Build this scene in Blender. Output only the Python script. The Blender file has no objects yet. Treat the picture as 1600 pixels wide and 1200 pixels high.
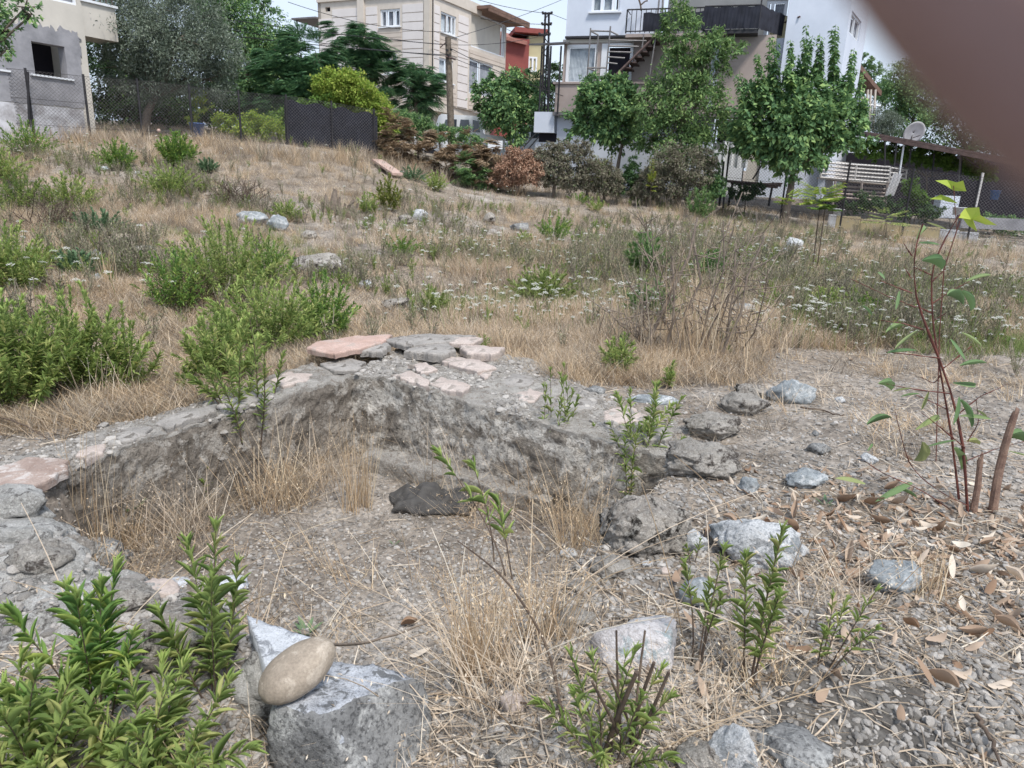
import bpy, math, random
import numpy as np
from mathutils import Matrix, Vector
sc = bpy.context.scene
R = math.radians
rnd = random.Random(7)
rng = np.random.default_rng(11)

# ---------------------------------------------------------------- camera
FPX = 1109.0                      # focal length in photo pixels (1600 wide)
CAM = np.array([0.0, 0.0, 1.5])
PITCH, ROLL = R(15.9), R(2.3)
Fv = np.array([0, math.cos(PITCH), -math.sin(PITCH)])
R0 = np.array([1.0, 0, 0]); U0 = np.array([0, math.sin(PITCH), math.cos(PITCH)])
Rv = math.cos(ROLL)*R0 + math.sin(ROLL)*U0
Uv = -math.sin(ROLL)*R0 + math.cos(ROLL)*U0
cd = bpy.data.cameras.new('camera'); cam = bpy.data.objects.new('camera', cd)
sc.collection.objects.link(cam); sc.camera = cam
cd.sensor_width = 36; cd.lens = FPX/1600*36; cd.clip_start = .004; cd.clip_end = 2000
m = Matrix(((Rv[0], Uv[0], -Fv[0], CAM[0]), (Rv[1], Uv[1], -Fv[1], CAM[1]), (Rv[2], Uv[2], -Fv[2], CAM[2]), (0, 0, 0, 1)))
cam.matrix_world = m
cd.dof.use_dof = True; cd.dof.focus_distance = 4.5; cd.dof.aperture_fstop = 8.5

# ---------------------------------------------------------------- world, sun, exposure
w = bpy.data.worlds.new('World'); sc.world = w; w.use_nodes = True
nt = w.node_tree; nt.nodes.clear()
def N(nt, typ, **kw):
    n = nt.nodes.new(typ)
    for k, v in kw.items(): setattr(n, k, v)
    return n
sky = N(nt, 'ShaderNodeTexSky', sky_type='NISHITA', sun_disc=False)
sky.sun_elevation = R(58); sky.sun_rotation = R(150); sky.air_density = 1.2; sky.dust_density = 3.0; sky.ozone_density = 1.0
bg = N(nt, 'ShaderNodeBackground'); bg.inputs['Strength'].default_value = .1
out = N(nt, 'ShaderNodeOutputWorld')
tc = N(nt, 'ShaderNodeTexCoord'); mp = N(nt, 'ShaderNodeMapping'); mp.inputs['Scale'].default_value = (1, 1, 3.0)
ns = N(nt, 'ShaderNodeTexNoise'); ns.inputs['Scale'].default_value = 1.6; ns.inputs['Detail'].default_value = 5; ns.inputs['Roughness'].default_value = .5
rp = N(nt, 'ShaderNodeValToRGB'); rp.color_ramp.elements[0].position = .25; rp.color_ramp.elements[0].color = (2.35, 3.0, 4.1, 1)
rp.color_ramp.elements[1].position = .7; rp.color_ramp.elements[1].color = (3.5, 3.95, 4.6, 1)
mx = N(nt, 'ShaderNodeMix', data_type='RGBA'); mx.inputs[0].default_value = .86
L = nt.links.new
L(tc.outputs['Generated'], mp.inputs[0]); L(mp.outputs[0], ns.inputs['Vector']); L(ns.outputs[0], rp.inputs[0])
L(sky.outputs[0], mx.inputs[6]); L(rp.outputs[0], mx.inputs[7]); L(mx.outputs[2], bg.inputs[0]); L(bg.outputs[0], out.inputs[0])
sl = bpy.data.lights.new('sun', 'SUN'); sl.energy = 1.5; sl.angle = R(10); sl.color = (1, .96, .9)
so = bpy.data.objects.new('sun', sl); sc.collection.objects.link(so)
so.rotation_euler = (R(32), 0, R(30))
sc.view_settings.view_transform = 'Standard'; sc.view_settings.look = 'None'
sc.view_settings.exposure = 1.34; sc.view_settings.gamma = 1; sc.view_settings.use_curve_mapping = False
sc.cycles.max_bounces = 5; sc.cycles.diffuse_bounces = 3; sc.cycles.transparent_max_bounces = 6
sc.cycles.transmission_bounces = 4; sc.cycles.glossy_bounces = 2; sc.cycles.use_denoising = True

# ---------------------------------------------------------------- small tools
def hash3(i, j, k, s):
    h = (i.astype(np.int64)*374761393 + j.astype(np.int64)*668265263 + k.astype(np.int64)*2147483647 + s*974634777) & 0xffffffff
    h = ((h ^ (h >> 13))*1274126177) & 0xffffffff
    h = ((h ^ (h >> 16))*2246822519) & 0xffffffff
    return ((h ^ (h >> 15)) & 0xffffff)/float(0xffffff)*2 - 1
def vn(p, s=0):
    p = np.asarray(p, float)
    if p.shape[-1] == 2: p = np.concatenate([p, np.zeros(p.shape[:-1]+(1,))], -1)
    b = np.floor(p); f = p-b; f = f*f*(3-2*f); b = b.astype(np.int64); r = 0
    for dx in (0, 1):
        for dy in (0, 1):
            for dz in (0, 1):
                wgt = (f[..., 0] if dx else 1-f[..., 0])*(f[..., 1] if dy else 1-f[..., 1])*(f[..., 2] if dz else 1-f[..., 2])
                r = r + wgt*hash3(b[..., 0]+dx, b[..., 1]+dy, b[..., 2]+dz, s)
    return r
def fbm(p, sc_, o=4, s=0, rough=.5):
    p = np.asarray(p, float)*sc_; r = 0; a = 1
    for i in range(o):
        r = r + a*vn(p, s+i); p = p*2.03+11.7; a *= rough
    return r
def smooth(t): t = np.clip(t, 0, 1); return t*t*(3-2*t)
def ray(px, py):
    return Fv + (px-800)/FPX*Rv - (py-600)/FPX*Uv
def P(px, py, d):                 # point seen at a photo pixel, d metres ahead
    r = ray(px, py); return CAM + r*(d/r[1])
def PZ(px, py, z):
    r = ray(px, py); return CAM + r*((z-CAM[2])/r[2])
def to_px(p):
    v = np.asarray(p, float)-CAM
    x, y, z = v@Rv, v@Uv, v@Fv
    return 800+FPX*x/z, 600-FPX*y/z

class MB:                         # triangle mesh builder
    def __init__(s): s.V = []; s.F = []; s.M = []; s.n = 0
    def add(s, V, F, mi=0):
        V = np.asarray(V, float); F = np.asarray(F, int)
        if F.shape[1] == 4: F = np.concatenate([F[:, [0, 1, 2]], F[:, [0, 2, 3]]])
        s.V.append(V); s.F.append(F+s.n); s.M.append(np.full(len(F), mi)); s.n += len(V); return s
    def box(s, o, a, b, c, mi=0): # corner + three edge vectors
        o, a, b, c = [np.asarray(q, float) for q in (o, a, b, c)]
        if np.dot(np.cross(a, b), c) < 0: a, b = b, a
        V = [o, o+a, o+a+b, o+b, o+c, o+a+c, o+a+b+c, o+b+c]
        return s.add(V, [[0, 3, 2, 1], [4, 5, 6, 7], [0, 1, 5, 4], [1, 2, 6, 5], [2, 3, 7, 6], [3, 0, 4, 7]], mi)
    def tube(s, pts, rad, k=6, mi=0):
        pts = np.asarray(pts, float); n = len(pts); rad = np.full(n, rad, float) if np.isscalar(rad) else np.asarray(rad, float)
        t = np.gradient(pts, axis=0); t /= np.linalg.norm(t, axis=1)[:, None]+1e-9
        ref = np.array([0, 0, 1.0]) if abs(t[0][2]) < .9 else np.array([1.0, 0, 0])
        a = np.cross(t, ref); a /= np.linalg.norm(a, axis=1)[:, None]+1e-9; b = np.cross(t, a)
        an = np.arange(k)*2*math.pi/k
        V = pts[:, None]+rad[:, None, None]*(np.cos(an)[None, :, None]*a[:, None]+np.sin(an)[None, :, None]*b[:, None])
        V = V.reshape(-1, 3); F = []
        for i in range(n-1):
            for j in range(k):
                F.append([i*k+j, i*k+(j+1) % k, (i+1)*k+(j+1) % k, (i+1)*k+j])
        s.add(V, F, mi)
        V2 = np.concatenate([V[:k], [pts[0]]]); s.add(V2, [[(j+1) % k, j, k] for j in range(k)], mi)
        V2 = np.concatenate([V[-k:], [pts[-1]]]); s.add(V2, [[j, (j+1) % k, k] for j in range(k)], mi)
        return s
    def mesh(s, name, mats, smooth_=False):
        me = bpy.data.meshes.new(name)
        V = np.concatenate(s.V); F = np.concatenate(s.F); M = np.concatenate(s.M)
        me.vertices.add(len(V)); me.vertices.foreach_set('co', V.ravel().astype(np.float32))
        me.loops.add(F.size); me.loops.foreach_set('vertex_index', F.ravel().astype(np.int32))
        me.polygons.add(len(F)); me.polygons.foreach_set('loop_start', (np.arange(len(F))*3).astype(np.int32))
        if not isinstance(mats, (list, tuple)): mats = [mats]
        for q in mats: me.materials.append(q)
        me.polygons.foreach_set('material_index', M.astype(np.int32))
        me.polygons.foreach_set('use_smooth', np.full(len(F), smooth_))
        me.update(calc_edges=True)
        return me
    def obj(s, name, mats, parent=None, smooth_=False, origin=None, **tags):
        if origin is not None:
            s.V = [v-np.asarray(origin) for v in s.V]
        me = s.mesh(name, mats, smooth_)
        o = link(name, me, parent)
        if origin is not None: o.location = origin
        elif parent is not None: o.location = -Vector(parent.location)
        tag(o, **tags)
        return o
def link(name, data, parent=None):
    o = bpy.data.objects.new(name, data); sc.collection.objects.link(o)
    if parent is not None: o.parent = parent
    return o
def tag(o, label=None, category=None, group=None, kind=None):
    if label: o['label'] = label
    if category: o['category'] = category
    if group: o['group'] = group
    if kind: o['kind'] = kind
    return o
def thing(name, label, category, loc, group=None):
    o = link(name, None); o.location = Vector([float(q) for q in loc]); o.empty_display_size = .1
    return tag(o, label, category, group)

# ---------------------------------------------------------------- materials
def newmat(name):
    mt = bpy.data.materials.new(name); mt.use_nodes = True
    nt = mt.node_tree; b = nt.nodes['Principled BSDF']; return mt, nt, b
def c4(c): return (c[0], c[1], c[2], 1)
def noise(nt, vec, scale, detail=6, rough=.6, dist=0):
    n = N(nt, 'ShaderNodeTexNoise'); n.inputs['Scale'].default_value = scale; n.inputs['Detail'].default_value = detail
    n.inputs['Roughness'].default_value = rough; n.inputs['Distortion'].default_value = dist; nt.links.new(vec, n.inputs['Vector']); return n.outputs[0]
def ramp(nt, fac, stops):
    r = N(nt, 'ShaderNodeValToRGB'); cr = r.color_ramp
    while len(cr.elements) < len(stops): cr.elements.new(.5)
    for e, (p, c) in zip(cr.elements, stops): e.position = p; e.color = c4(c) if not np.isscalar(c) else (c, c, c, 1)
    nt.links.new(fac, r.inputs[0]); return r.outputs[0]
def mixc(nt, fac, a, b, mode='MIX'):
    x = N(nt, 'ShaderNodeMix', data_type='RGBA', blend_type=mode)
    for s_, v in ((0, fac), (6, a), (7, b)):
        if isinstance(v, bpy.types.NodeSocket): nt.links.new(v, x.inputs[s_])
        elif s_ == 0: x.inputs[0].default_value = v
        else: x.inputs[s_].default_value = c4(v)
    return x.outputs[2]
def bump(nt, b, h, strength=.4, dist=.02, prev=None):
    n = N(nt, 'ShaderNodeBump'); n.inputs['Strength'].default_value = strength; n.inputs['Distance'].default_value = dist
    nt.links.new(h, n.inputs['Height'])
    if prev is not None: nt.links.new(prev, n.inputs['Normal'])
    nt.links.new(n.outputs[0], b.inputs['Normal']); return n.outputs[0]
def coords(nt, kind='Object'):
    t = N(nt, 'ShaderNodeTexCoord'); return t.outputs[kind]
def wpos(nt): return N(nt, 'ShaderNodeNewGeometry').outputs['Position']
def stone(name, c1, c2, c3=None, scale=4, speck=None, speck_amt=.5, bumps=.5, bdist=.02, rough=.9, obj=True, varied=0, c3t=.52):
    mt, nt, b = newmat(name); v = coords(nt) if obj else wpos(nt)
    a = noise(nt, v, scale, 8, .65); col = ramp(nt, a, [(.32, c1), (.62, c2)])
    if c3: col = mixc(nt, ramp(nt, noise(nt, v, scale*1.9, 6, .7, .6), [(c3t, 0), (c3t+.07, 1)]), col, c3)
    if speck:
        col = mixc(nt, ramp(nt, noise(nt, v, scale*14, 3, .7), [(.5, 0), (.62, speck_amt)]), col, speck)
    fine = noise(nt, v, scale*22, 4, .7)
    col = mixc(nt, .5, col, ramp(nt, fine, [(.3, .3), (.7, .72)]), 'OVERLAY')
    if varied:
        oi = N(nt, 'ShaderNodeObjectInfo').outputs['Random']
        col = mixc(nt, 1.0, col, ramp(nt, oi, [(0, .5), (.7, .9), (1, 1.2)]), 'MULTIPLY')
    nt.links.new(col, b.inputs['Base Color']); b.inputs['Roughness'].default_value = rough
    b.inputs['Specular IOR Level'].default_value = .25
    p = bump(nt, b, noise(nt, v, scale*5, 6, .7), min(1, bumps*1.3), bdist*1.4); bump(nt, b, fine, min(1, bumps*1.1), bdist*.35, p)
    return mt
def plain(name, c, rough=.7, c2=None, scale=3, bumps=.15, metal=0, spec=.3, bd=.01):
    mt, nt, b = newmat(name); v = wpos(nt)
    c2 = c2 or tuple(q*.82 for q in c)
    a = noise(nt, v, scale, 8, .65)
    col = ramp(nt, a, [(.35, c2), (.6, c)])
    nt.links.new(col, b.inputs['Base Color']); b.inputs['Roughness'].default_value = rough; b.inputs['Metallic'].default_value = metal
    b.inputs['Specular IOR Level'].default_value = spec
    if bumps: bump(nt, b, noise(nt, v, scale*12, 5, .6), bumps, bd)
    return mt
def leafmat(name, c1, c2, c3=None, trans=.3, rough=.68, spec=.18):
    mt, nt, b = newmat(name)
    g = N(nt, 'ShaderNodeNewGeometry').outputs['Random Per Island']; o = N(nt, 'ShaderNodeObjectInfo').outputs['Random']
    ad = N(nt, 'ShaderNodeMath', operation='ADD'); nt.links.new(g, ad.inputs[0]); nt.links.new(o, ad.inputs[1])
    fr = N(nt, 'ShaderNodeMath', operation='FRACT'); nt.links.new(ad.outputs[0], fr.inputs[0])
    st = [(0, c1), (.75, c2)] + ([(.97, c3)] if c3 else [])
    col = ramp(nt, fr.outputs[0], st)
    nt.links.new(col, b.inputs['Base Color']); b.inputs['Roughness'].default_value = rough; b.inputs['Specular IOR Level'].default_value = spec
    tr = N(nt, 'ShaderNodeBsdfTranslucent'); nt.links.new(col, tr.inputs[0])
    mxs = N(nt, 'ShaderNodeMixShader'); mxs.inputs[0].default_value = trans
    nt.links.new(b.outputs[0], mxs.inputs[1]); nt.links.new(tr.outputs[0], mxs.inputs[2])
    nt.links.new(mxs.outputs[0], nt.nodes['Material Output'].inputs[0]); return mt
M = {}
M['wild'] = leafmat('inula_leaf', (.17, .25, .075), (.37, .46, .15), (.5, .5, .2), trans=.4)
M['wild_dark'] = leafmat('inula_leaf_deep', (0.11, 0.214, 0.061), (0.239, 0.374, 0.095), (0.399, 0.463, 0.12))
M['tip'] = leafmat('young_leaf', (.32, .44, .12), (.44, .54, .18), trans=.38)
M['yellowgreen'] = leafmat('yellowgreen_leaf', (.25, .33, .06), (.4, .46, .1), (.45, .42, .1))
M['mallow'] = leafmat('mallow_leaf', (.12, .2, .11), (.2, .29, .16))
M['olive'] = leafmat('olive_leaf', (0.095, 0.127, 0.089), (0.216, 0.26, 0.196), (0.329, 0.366, 0.304), trans=.12)
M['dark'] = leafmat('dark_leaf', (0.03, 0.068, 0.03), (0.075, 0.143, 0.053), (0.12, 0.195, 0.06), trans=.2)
M['feather'] = leafmat('feather_leaf', (0.066, 0.149, 0.085), (0.144, 0.276, 0.134), (0.221, 0.361, 0.146), trans=.2)
M['mulberry'] = leafmat('mulberry_leaf', (0.086, 0.176, 0.083), (0.194, 0.321, 0.13), (0.367, 0.506, 0.187))
M['maple'] = leafmat('ash_leaf', (0.1, 0.186, 0.076), (0.217, 0.327, 0.126), (0.333, 0.451, 0.168))
M['vine'] = leafmat('vine_leaf', (0.187, 0.297, 0.05), (0.352, 0.44, 0.088), (0.44, 0.462, 0.11))
M['vinedk'] = leafmat('vine_leaf_deep', (.09, .17, .04), (.17, .28, .06))
M['brownleaf'] = leafmat('dead_frond', (.2, .14, .09), (.4, .3, .2), (.52, .41, .28), trans=.2)
M['orangeleaf'] = leafmat('orange_dead_leaf', (.27, .15, .1), (.46, .29, .2), (.5, .37, .27), trans=.15)
M['greybrown'] = leafmat('greybrown_leaf', (0.125, 0.112, 0.081), (0.275, 0.25, 0.188), (0.125, 0.175, 0.075), trans=.15)
M['straw'] = leafmat('straw', (.36, .25, .155), (.67, .52, .35), (.8, .68, .5), trans=.25)
M['strawpale'] = leafmat('straw_pale', (.44, .34, .24), (.7, .58, .45), (.8, .72, .6), trans=.25)
M['strawgrey'] = leafmat('straw_grey', (.17, .14, .115), (.33, .28, .225), (.42, .37, .3), trans=.15)
M['greygreen'] = leafmat('greygreen_weed', (.2, .21, .13), (.36, .35, .23), (.42, .38, .26), trans=.25)
M['grass'] = leafmat('green_grass', (.14, .2, .06), (.27, .33, .12), (.4, .38, .2))
M['flower'] = leafmat('white_flower', (.55, .56, .5), (.74, .74, .7), trans=.3)
M['litter'] = leafmat('fallen_leaf', (.26, .16, .1), (.56, .44, .34), (.72, .64, .54), trans=.2)
M['euc'] = leafmat('eucalyptus_leaf', (0.12, 0.216, 0.096), (0.228, 0.336, 0.156), (0.36, 0.384, 0.168))
M['fig'] = leafmat('fig_leaf', (.3, .4, .06), (.42, .5, .09))
M['twig'] = plain('twig_bark', (.13, .095, .07), .85, (.07, .05, .04), 20, .3)
M['redstem'] = plain('red_stem', (.16, .055, .04), .6, (.09, .035, .03), 18, .2)
M['greystem'] = plain('grey_stem', (.26, .21, .165), .85, (.15, .12, .1), 18, .3)
M['bark'] = plain('tree_bark', (.2, .165, .13), .9, (.1, .08, .065), 9, .6)
M['rock_dark'] = stone('lichen_boulder', (.16, .14, .12), (.46, .42, .375), (.028, .024, .02), 3.4, (.55, .52, .47), .5, .9, .03, c3t=.5)
M['rock_pale'] = stone('weathered_boulder', (.22, .2, .175), (.5, .465, .42), (.1, .085, .075), 5, (.55, .52, .48), .5, .9, .03)
M['rock_white'] = stone('white_marble_rock', (.46, .47, .475), (.7, .705, .71), (.3, .315, .325), 6, (.16, .18, .2), .5, .7, .02)
M['rock_blue'] = stone('blue_grey_rock', (.17, .185, .195), (.34, .365, .38), (.5, .51, .51), 7, (.09, .11, .12), .5, .5, .012)
M['rock_tri'] = stone('pale_mauve_rock', (.5, .475, .475), (.7, .67, .67), (.36, .42, .44), 5, (.2, .17, .15), .4, .7, .02)
M['granite'] = stone('granite_block', (.15, .15, .15), (.28, .28, .275), (.37, .37, .36), 5, (.04, .04, .042), .7, .6, .012)
M['granite_top'] = stone('frosted_marble', (.26, .27, .29), (.5, .52, .56), (.14, .145, .15), 12, (.12, .12, .13), .6, .5, .008)
M['marble'] = stone('white_marble_chip', (.42, .44, .47), (.62, .64, .68), (.24, .25, .27), 9, (.3, .31, .33), .5, .5, .008)
M['cobble'] = stone('river_cobble', (.22, .18, .14), (.35, .295, .235), (.42, .36, .295), 6, None, 0, .2, .006, .75)
M['concrete'] = stone('rubble_concrete', (.27, .26, .24), (.56, .545, .52), (.16, .15, .14), 7, (.62, .61, .58), .6, .9, .02, obj=False)
M['wallside'] = stone('old_mortar_face', (.15, .128, .105), (.36, .32, .275), (.47, .435, .39), 3.4, (.06, .05, .04), .5, 1, .03, obj=False)
M['wallback'] = stone('mortar_face_with_plaster', (.17, .145, .12), (.37, .335, .29), (.56, .525, .475), 2.6, (.07, .06, .05), .6, 1, .02, obj=False, c3t=.47)
M['walltop'] = stone('mortar_top', (.22, .195, .167), (.48, .45, .41), (.25, .215, .18), 9, (.6, .58, .55), .5, .9, .02, obj=False)
M['slab'] = stone('pink_paving', (.36, .295, .26), (.5, .43, .39), (.3, .26, .23), 4, (.24, .2, .17), .3, .4, .006)
M['brownslab'] = stone('brown_flagstone', (.24, .17, .14), (.4, .32, .28), (.5, .45, .42), 5, None, 0, .6, .01)
M['slabgrey'] = stone('grey_flagstone', (.21, .195, .18), (.36, .335, .31), (.15, .135, .12), 5, None, 0, .6, .01)
M['redslab'] = stone('terracotta_slab', (.37, .25, .205), (.48, .35, .3), (.4, .32, .28), 3.5, None, 0, .3, .005)
M['pebble'] = stone('pebble', (.24, .222, .204), (.46, .432, .4), None, 25, None, 0, .3, .002, varied=.6)
M['cloth'] = plain('weathered_black_cloth', (.085, .08, .075), .8, (.045, .042, .04), 12, .5)
# ---------------------------------------------------------------- terrain
# plan of the sunken foundation pit, clockwise, read off where its rim stands on the ground
RIM = [(110, 745, .0), (340, 655, .02), (545, 583, .06), (760, 640, .03), (1050, 712, .0), (960, 860, .0), (860, 985, -.05),
       (700, 1110, -.08), (500, 1020, -.05), (390, 945, 0), (205, 893, 0), (50, 815, 0)]
RIMW = [.10, .10, .10, .10, .18, .5, .55, .4, .16, .14, .14, .14]     # how steep each side is
rim = np.array([PZ(a, b, c)[:2] for a, b, c in RIM])
for _i, _o in ((0, (-.10, .16)), (1, (-.06, .2)), (2, (-.0, .28)), (3, (.07, .22)), (4, (.12, .12)), (11, (-.1, .0)), (10, (-.08, -.1)), (9, (-.06, -.1)), (8, (-.02, -.06))):
    rim[_i] += _o
def pit(x, y):
    p = np.stack([x, y], -1); res = np.ones(x.shape); inside = np.zeros(x.shape, bool)
    n = len(rim)
    for i in range(n):
        a = rim[i]; b = rim[(i+1) % n]; ab = b-a
        t = np.clip(((p-a)@ab)/(ab@ab), 0, 1)
        d = np.linalg.norm(p-a-t[..., None]*ab, axis=-1)
        res = np.minimum(res, smooth((d+.0)/RIMW[i]))
        c = ((a[1] > y) != (b[1] > y)) & (x < (b[0]-a[0])*(y-a[1])/((b[1]-a[1])+1e-12)+a[0]); inside ^= c
    return np.where(inside, res, 0)
_cp = [(100, 450, 7.5), (100, 380, 10), (100, 300, 14), (60, 212, 20.5), (350, 226, 20.8), (560, 243, 22), (350, 300, 15), (350, 400, 10.3),
       (700, 290, 22.3), (700, 400, 12.5), (700, 350, 16), (900, 312, 23), (900, 400, 13), (1100, 330, 24), (1100, 400, 13.3), (1100, 470, 9.2),
       (1400, 366, 23.5), (1400, 430, 13.5), (1590, 385, 22), (1550, 450, 12.3), (1550, 545, 7.6), (1300, 520, 8.2), (700, 472, 9.3)]
cp = [P(*q) for q in _cp]
for xx in (-4, -1.5, 1, 3.5):
    for yy in (-1, 1.0, 2.6, 4.2, 5.8): cp.append(np.array([xx, yy, 0.0]))
for q in ((-80, 90, 4.5), (0, 95, 4.4), (80, 90, 2), (-70, 20, 4), (-30, -10, .5), (30, -10, 0), (70, 20, .5), (-4, 40, 3.4), (12, 34, 1.5), (-22, 26, 3.0), (20, 30, .8), (-14, 34, 3.2)):
    cp.append(np.array(q, float))
cp = np.array(cp)
def _U(r2): return np.where(r2 > 1e-9, .5*r2*np.log(r2+1e-12), 0)
_n = len(cp); _K = _U(((cp[:, None, :2]-cp[None, :, :2])**2).sum(-1))+np.eye(_n)*.25
_Pm = np.c_[np.ones(_n), cp[:, :2]]
_A = np.block([[_K, _Pm], [_Pm.T, np.zeros((3, 3))]]); _w = np.linalg.solve(_A, np.r_[cp[:, 2], 0, 0, 0])
def base_h(x, y):
    x = np.clip(x, -85, 85); y = np.clip(y, -12, 100)
    r = _w[_n]+_w[_n+1]*x+_w[_n+2]*y
    for i in range(_n): r = r+_w[i]*_U((x-cp[i, 0])**2+(y-cp[i, 1])**2)
    return r
PITD = .54
HOL = PZ(520, 1190, -.1)
def H(x, y, fine=True):
    x = np.asarray(x, float); y = np.asarray(y, float); p = np.stack([x, y], -1)
    z = base_h(x, y); d = np.hypot(x, y)
    far = smooth((d-6)/4)*smooth((60-d)/20)
    z = z + far*.055*fbm(p, .8, 3, 5)
    k = pit(x, y)
    z = z - PITD*k*(1-.25*smooth((3.2-y)/1.5)*smooth((x+.3)/1.2))
    z = z - .2*np.exp(-(((x-HOL[0])**2+(y-HOL[1])**2)/.16))
    z = z + .022*fbm(p, 2.2, 3, 9)*smooth((60-d)/20)
    if fine: z = z + np.where(d < 16, .011*fbm(p, 11, 3, 21)*smooth((16-d)/6), 0)
    return z
def G(px, py, fine=False):         # where the ray of a photo pixel meets the ground
    r = ray(px, py); t = np.linspace(.8, 60, 1500)*1.0
    t = .8*(75**np.linspace(0, 1, 1600))
    q = CAM[None]+r[None]*t[:, None]; dz = q[:, 2]-H(q[:, 0], q[:, 1], fine)
    i = np.argmax(dz < 0)
    if dz[i] >= 0: return q[-1]
    a = dz[i-1]/(dz[i-1]-dz[i]); return q[i-1]*(1-a)+q[i]*a
def onground(x, y): return np.array([x, y, float(H(np.array([x]), np.array([y]))[0])])

def build_ground():
    nr, na = 600, 600
    r = 1.4*(420/1.4)**(np.linspace(0, 1, nr)**1.12); a = np.linspace(R(-78), R(78), na)
    RR, AA = np.meshgrid(r, a, indexing='ij')
    x = RR*np.sin(AA); y = -1.2+RR*np.cos(AA); z = H(x, y)
    V = np.stack([x, y, z], -1).reshape(-1, 3)
    i = np.arange(nr-1)[:, None]*na+np.arange(na-1)[None]
    F = np.stack([i, i+1, i+na+1, i+na], -1).reshape(-1, 4)[:, ::-1]
    mt, nt, b = newmat('dry_soil'); v = wpos(nt)
    n1 = noise(nt, v, 1.3, 6, .6); n2 = noise(nt, v, .35, 4, .5); n3 = noise(nt, v, 14, 8, .7); n4 = noise(nt, v, 70, 4, .7)
    col = ramp(nt, n1, [(.3, (.12, .1, .083)), (.5, (.205, .18, .155)), (.68, (.31, .28, .25))])
    col = mixc(nt, ramp(nt, n2, [(.42, 0), (.58, .6)]), col, (.17, .135, .1))
    col = mixc(nt, .85, col, ramp(nt, n3, [(.3, .2), (.7, .8)]), 'OVERLAY')
    vo = N(nt, 'ShaderNodeTexVoronoi'); vo.inputs['Scale'].default_value = 55; nt.links.new(v, vo.inputs['Vector'])
    col = mixc(nt, .45, col, mixc(nt, 1, vo.outputs['Color'], (.33, .33, .33), 'SATURATION'), 'OVERLAY')
    # dark damp ash patch at the front right
    geo = N(nt, 'ShaderNodeSeparateXYZ'); nt.links.new(v, geo.inputs[0])
    q = PZ(1330, 1110, 0)
    vs = N(nt, 'ShaderNodeVectorMath', operation='DISTANCE'); nt.links.new(v, vs.inputs[0]); vs.inputs[1].default_value = (q[0], q[1], 0)
    ad = N(nt, 'ShaderNodeMath', operation='MULTIPLY_ADD'); nt.links.new(noise(nt, v, 5, 8, .7), ad.inputs[0]); ad.inputs[1].default_value = .3; nt.links.new(vs.outputs['Value'], ad.inputs[2])
    col = mixc(nt, ramp(nt, ad.outputs[0], [(.42, .9), (.85, 0)]), col, ramp(nt, n3, [(.35, (.05, .047, .044)), (.5, (.1, .094, .087)), (.68, (.2, .19, .175))]))
    nt.links.new(col, b.inputs['Base Color']); b.inputs['Roughness'].default_value = .95; b.inputs['Specular IOR Level'].default_value = .15
    p = bump(nt, b, n3, .7, .02); bump(nt, b, n4, .6, .006, p)
    mb = MB().add(V, F)
    mb.obj('ground', mt, smooth_=True, kind='structure')
build_ground()

# ---------------------------------------------------------------- rocks
import bmesh
def ico(sub):
    bm = bmesh.new(); bmesh.ops.create_icosphere(bm, subdivisions=sub, radius=1)
    V = np.array([v.co[:] for v in bm.verts]); F = np.array([[v.index for v in f.verts] for f in bm.faces]); bm.free(); return V, F
ICO = {k: ico(k) for k in (1, 2, 3, 4, 5)}
def rockmesh(dim, seed, sub=4, cuts=14, rough=.15, fine=.045, flat=0.0, cutd=.7):
    V, F = ICO[sub]; V = V.copy(); r = np.random.default_rng(seed)
    V *= (1+.22*vn(V*1.3+seed*3.1, seed))[:, None]
    for i in range(cuts):
        n = r.normal(size=3); n /= np.linalg.norm(n); d = cutd+.2*r.random()
        e = V@n-d; V = V-np.where(e > 0, e*.92, 0)[:, None]*n
    if flat: V[:, 2] = np.where(V[:, 2] > flat, flat+(V[:, 2]-flat)*.15, V[:, 2])
    V = V*(1+rough*fbm(V, 2.2, 4, seed+50, .55)+fine*fbm(V, 9, 3, seed+90, .6))[:, None]
    mn, mxx = V.min(0), V.max(0); V = (V-(mn+mxx)/2)/((mxx-mn)/2)
    return V*np.asarray(dim)/2, F
def rock(label, px, py, wpx, hpx, mat, seed, dr=.8, bury=.25, rot=0., sub=4, name='rock', group=None, hmin=.4, category='rock', zoff=0, **kw):
    """a stone whose near foot touches the ground at photo pixel (px,py); wpx, hpx its seen size"""
    g = G(px, py); dist = (g-CAM)@Fv; s = dist/FPX; w = wpx*s; a = math.atan2(CAM[2]-g[2], math.hypot(g[0], g[1]))
    dp = w*dr; hs = hpx*s
    h = max((hs-dp*math.sin(a)*.8)/max(math.cos(a), .5), w*hmin)
    V, F = rockmesh((w, dp, h*(1+bury)), seed, sub, **kw)
    c, s_ = math.cos(rot), math.sin(rot); V = np.c_[V[:, 0]*c-V[:, 1]*s_, V[:, 0]*s_+V[:, 1]*c, V[:, 2]]
    u = np.array([g[0], g[1]])/math.hypot(g[0], g[1])
    cx, cy = g[0]+u[0]*dp*.42, g[1]+u[1]*dp*.42
    z0 = min(float(H(np.array([cx]), np.array([cy]), False)[0]), g[2]+.05)
    mb = MB().add(V, F)
    me = mb.mesh(name, M[mat] if isinstance(mat, str) else mat, True)
    o = link(name, me); o.location = (cx, cy, z0+zoff+h*(1+bury)/2-h*bury)
    return tag(o, label, category, group)

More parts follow.
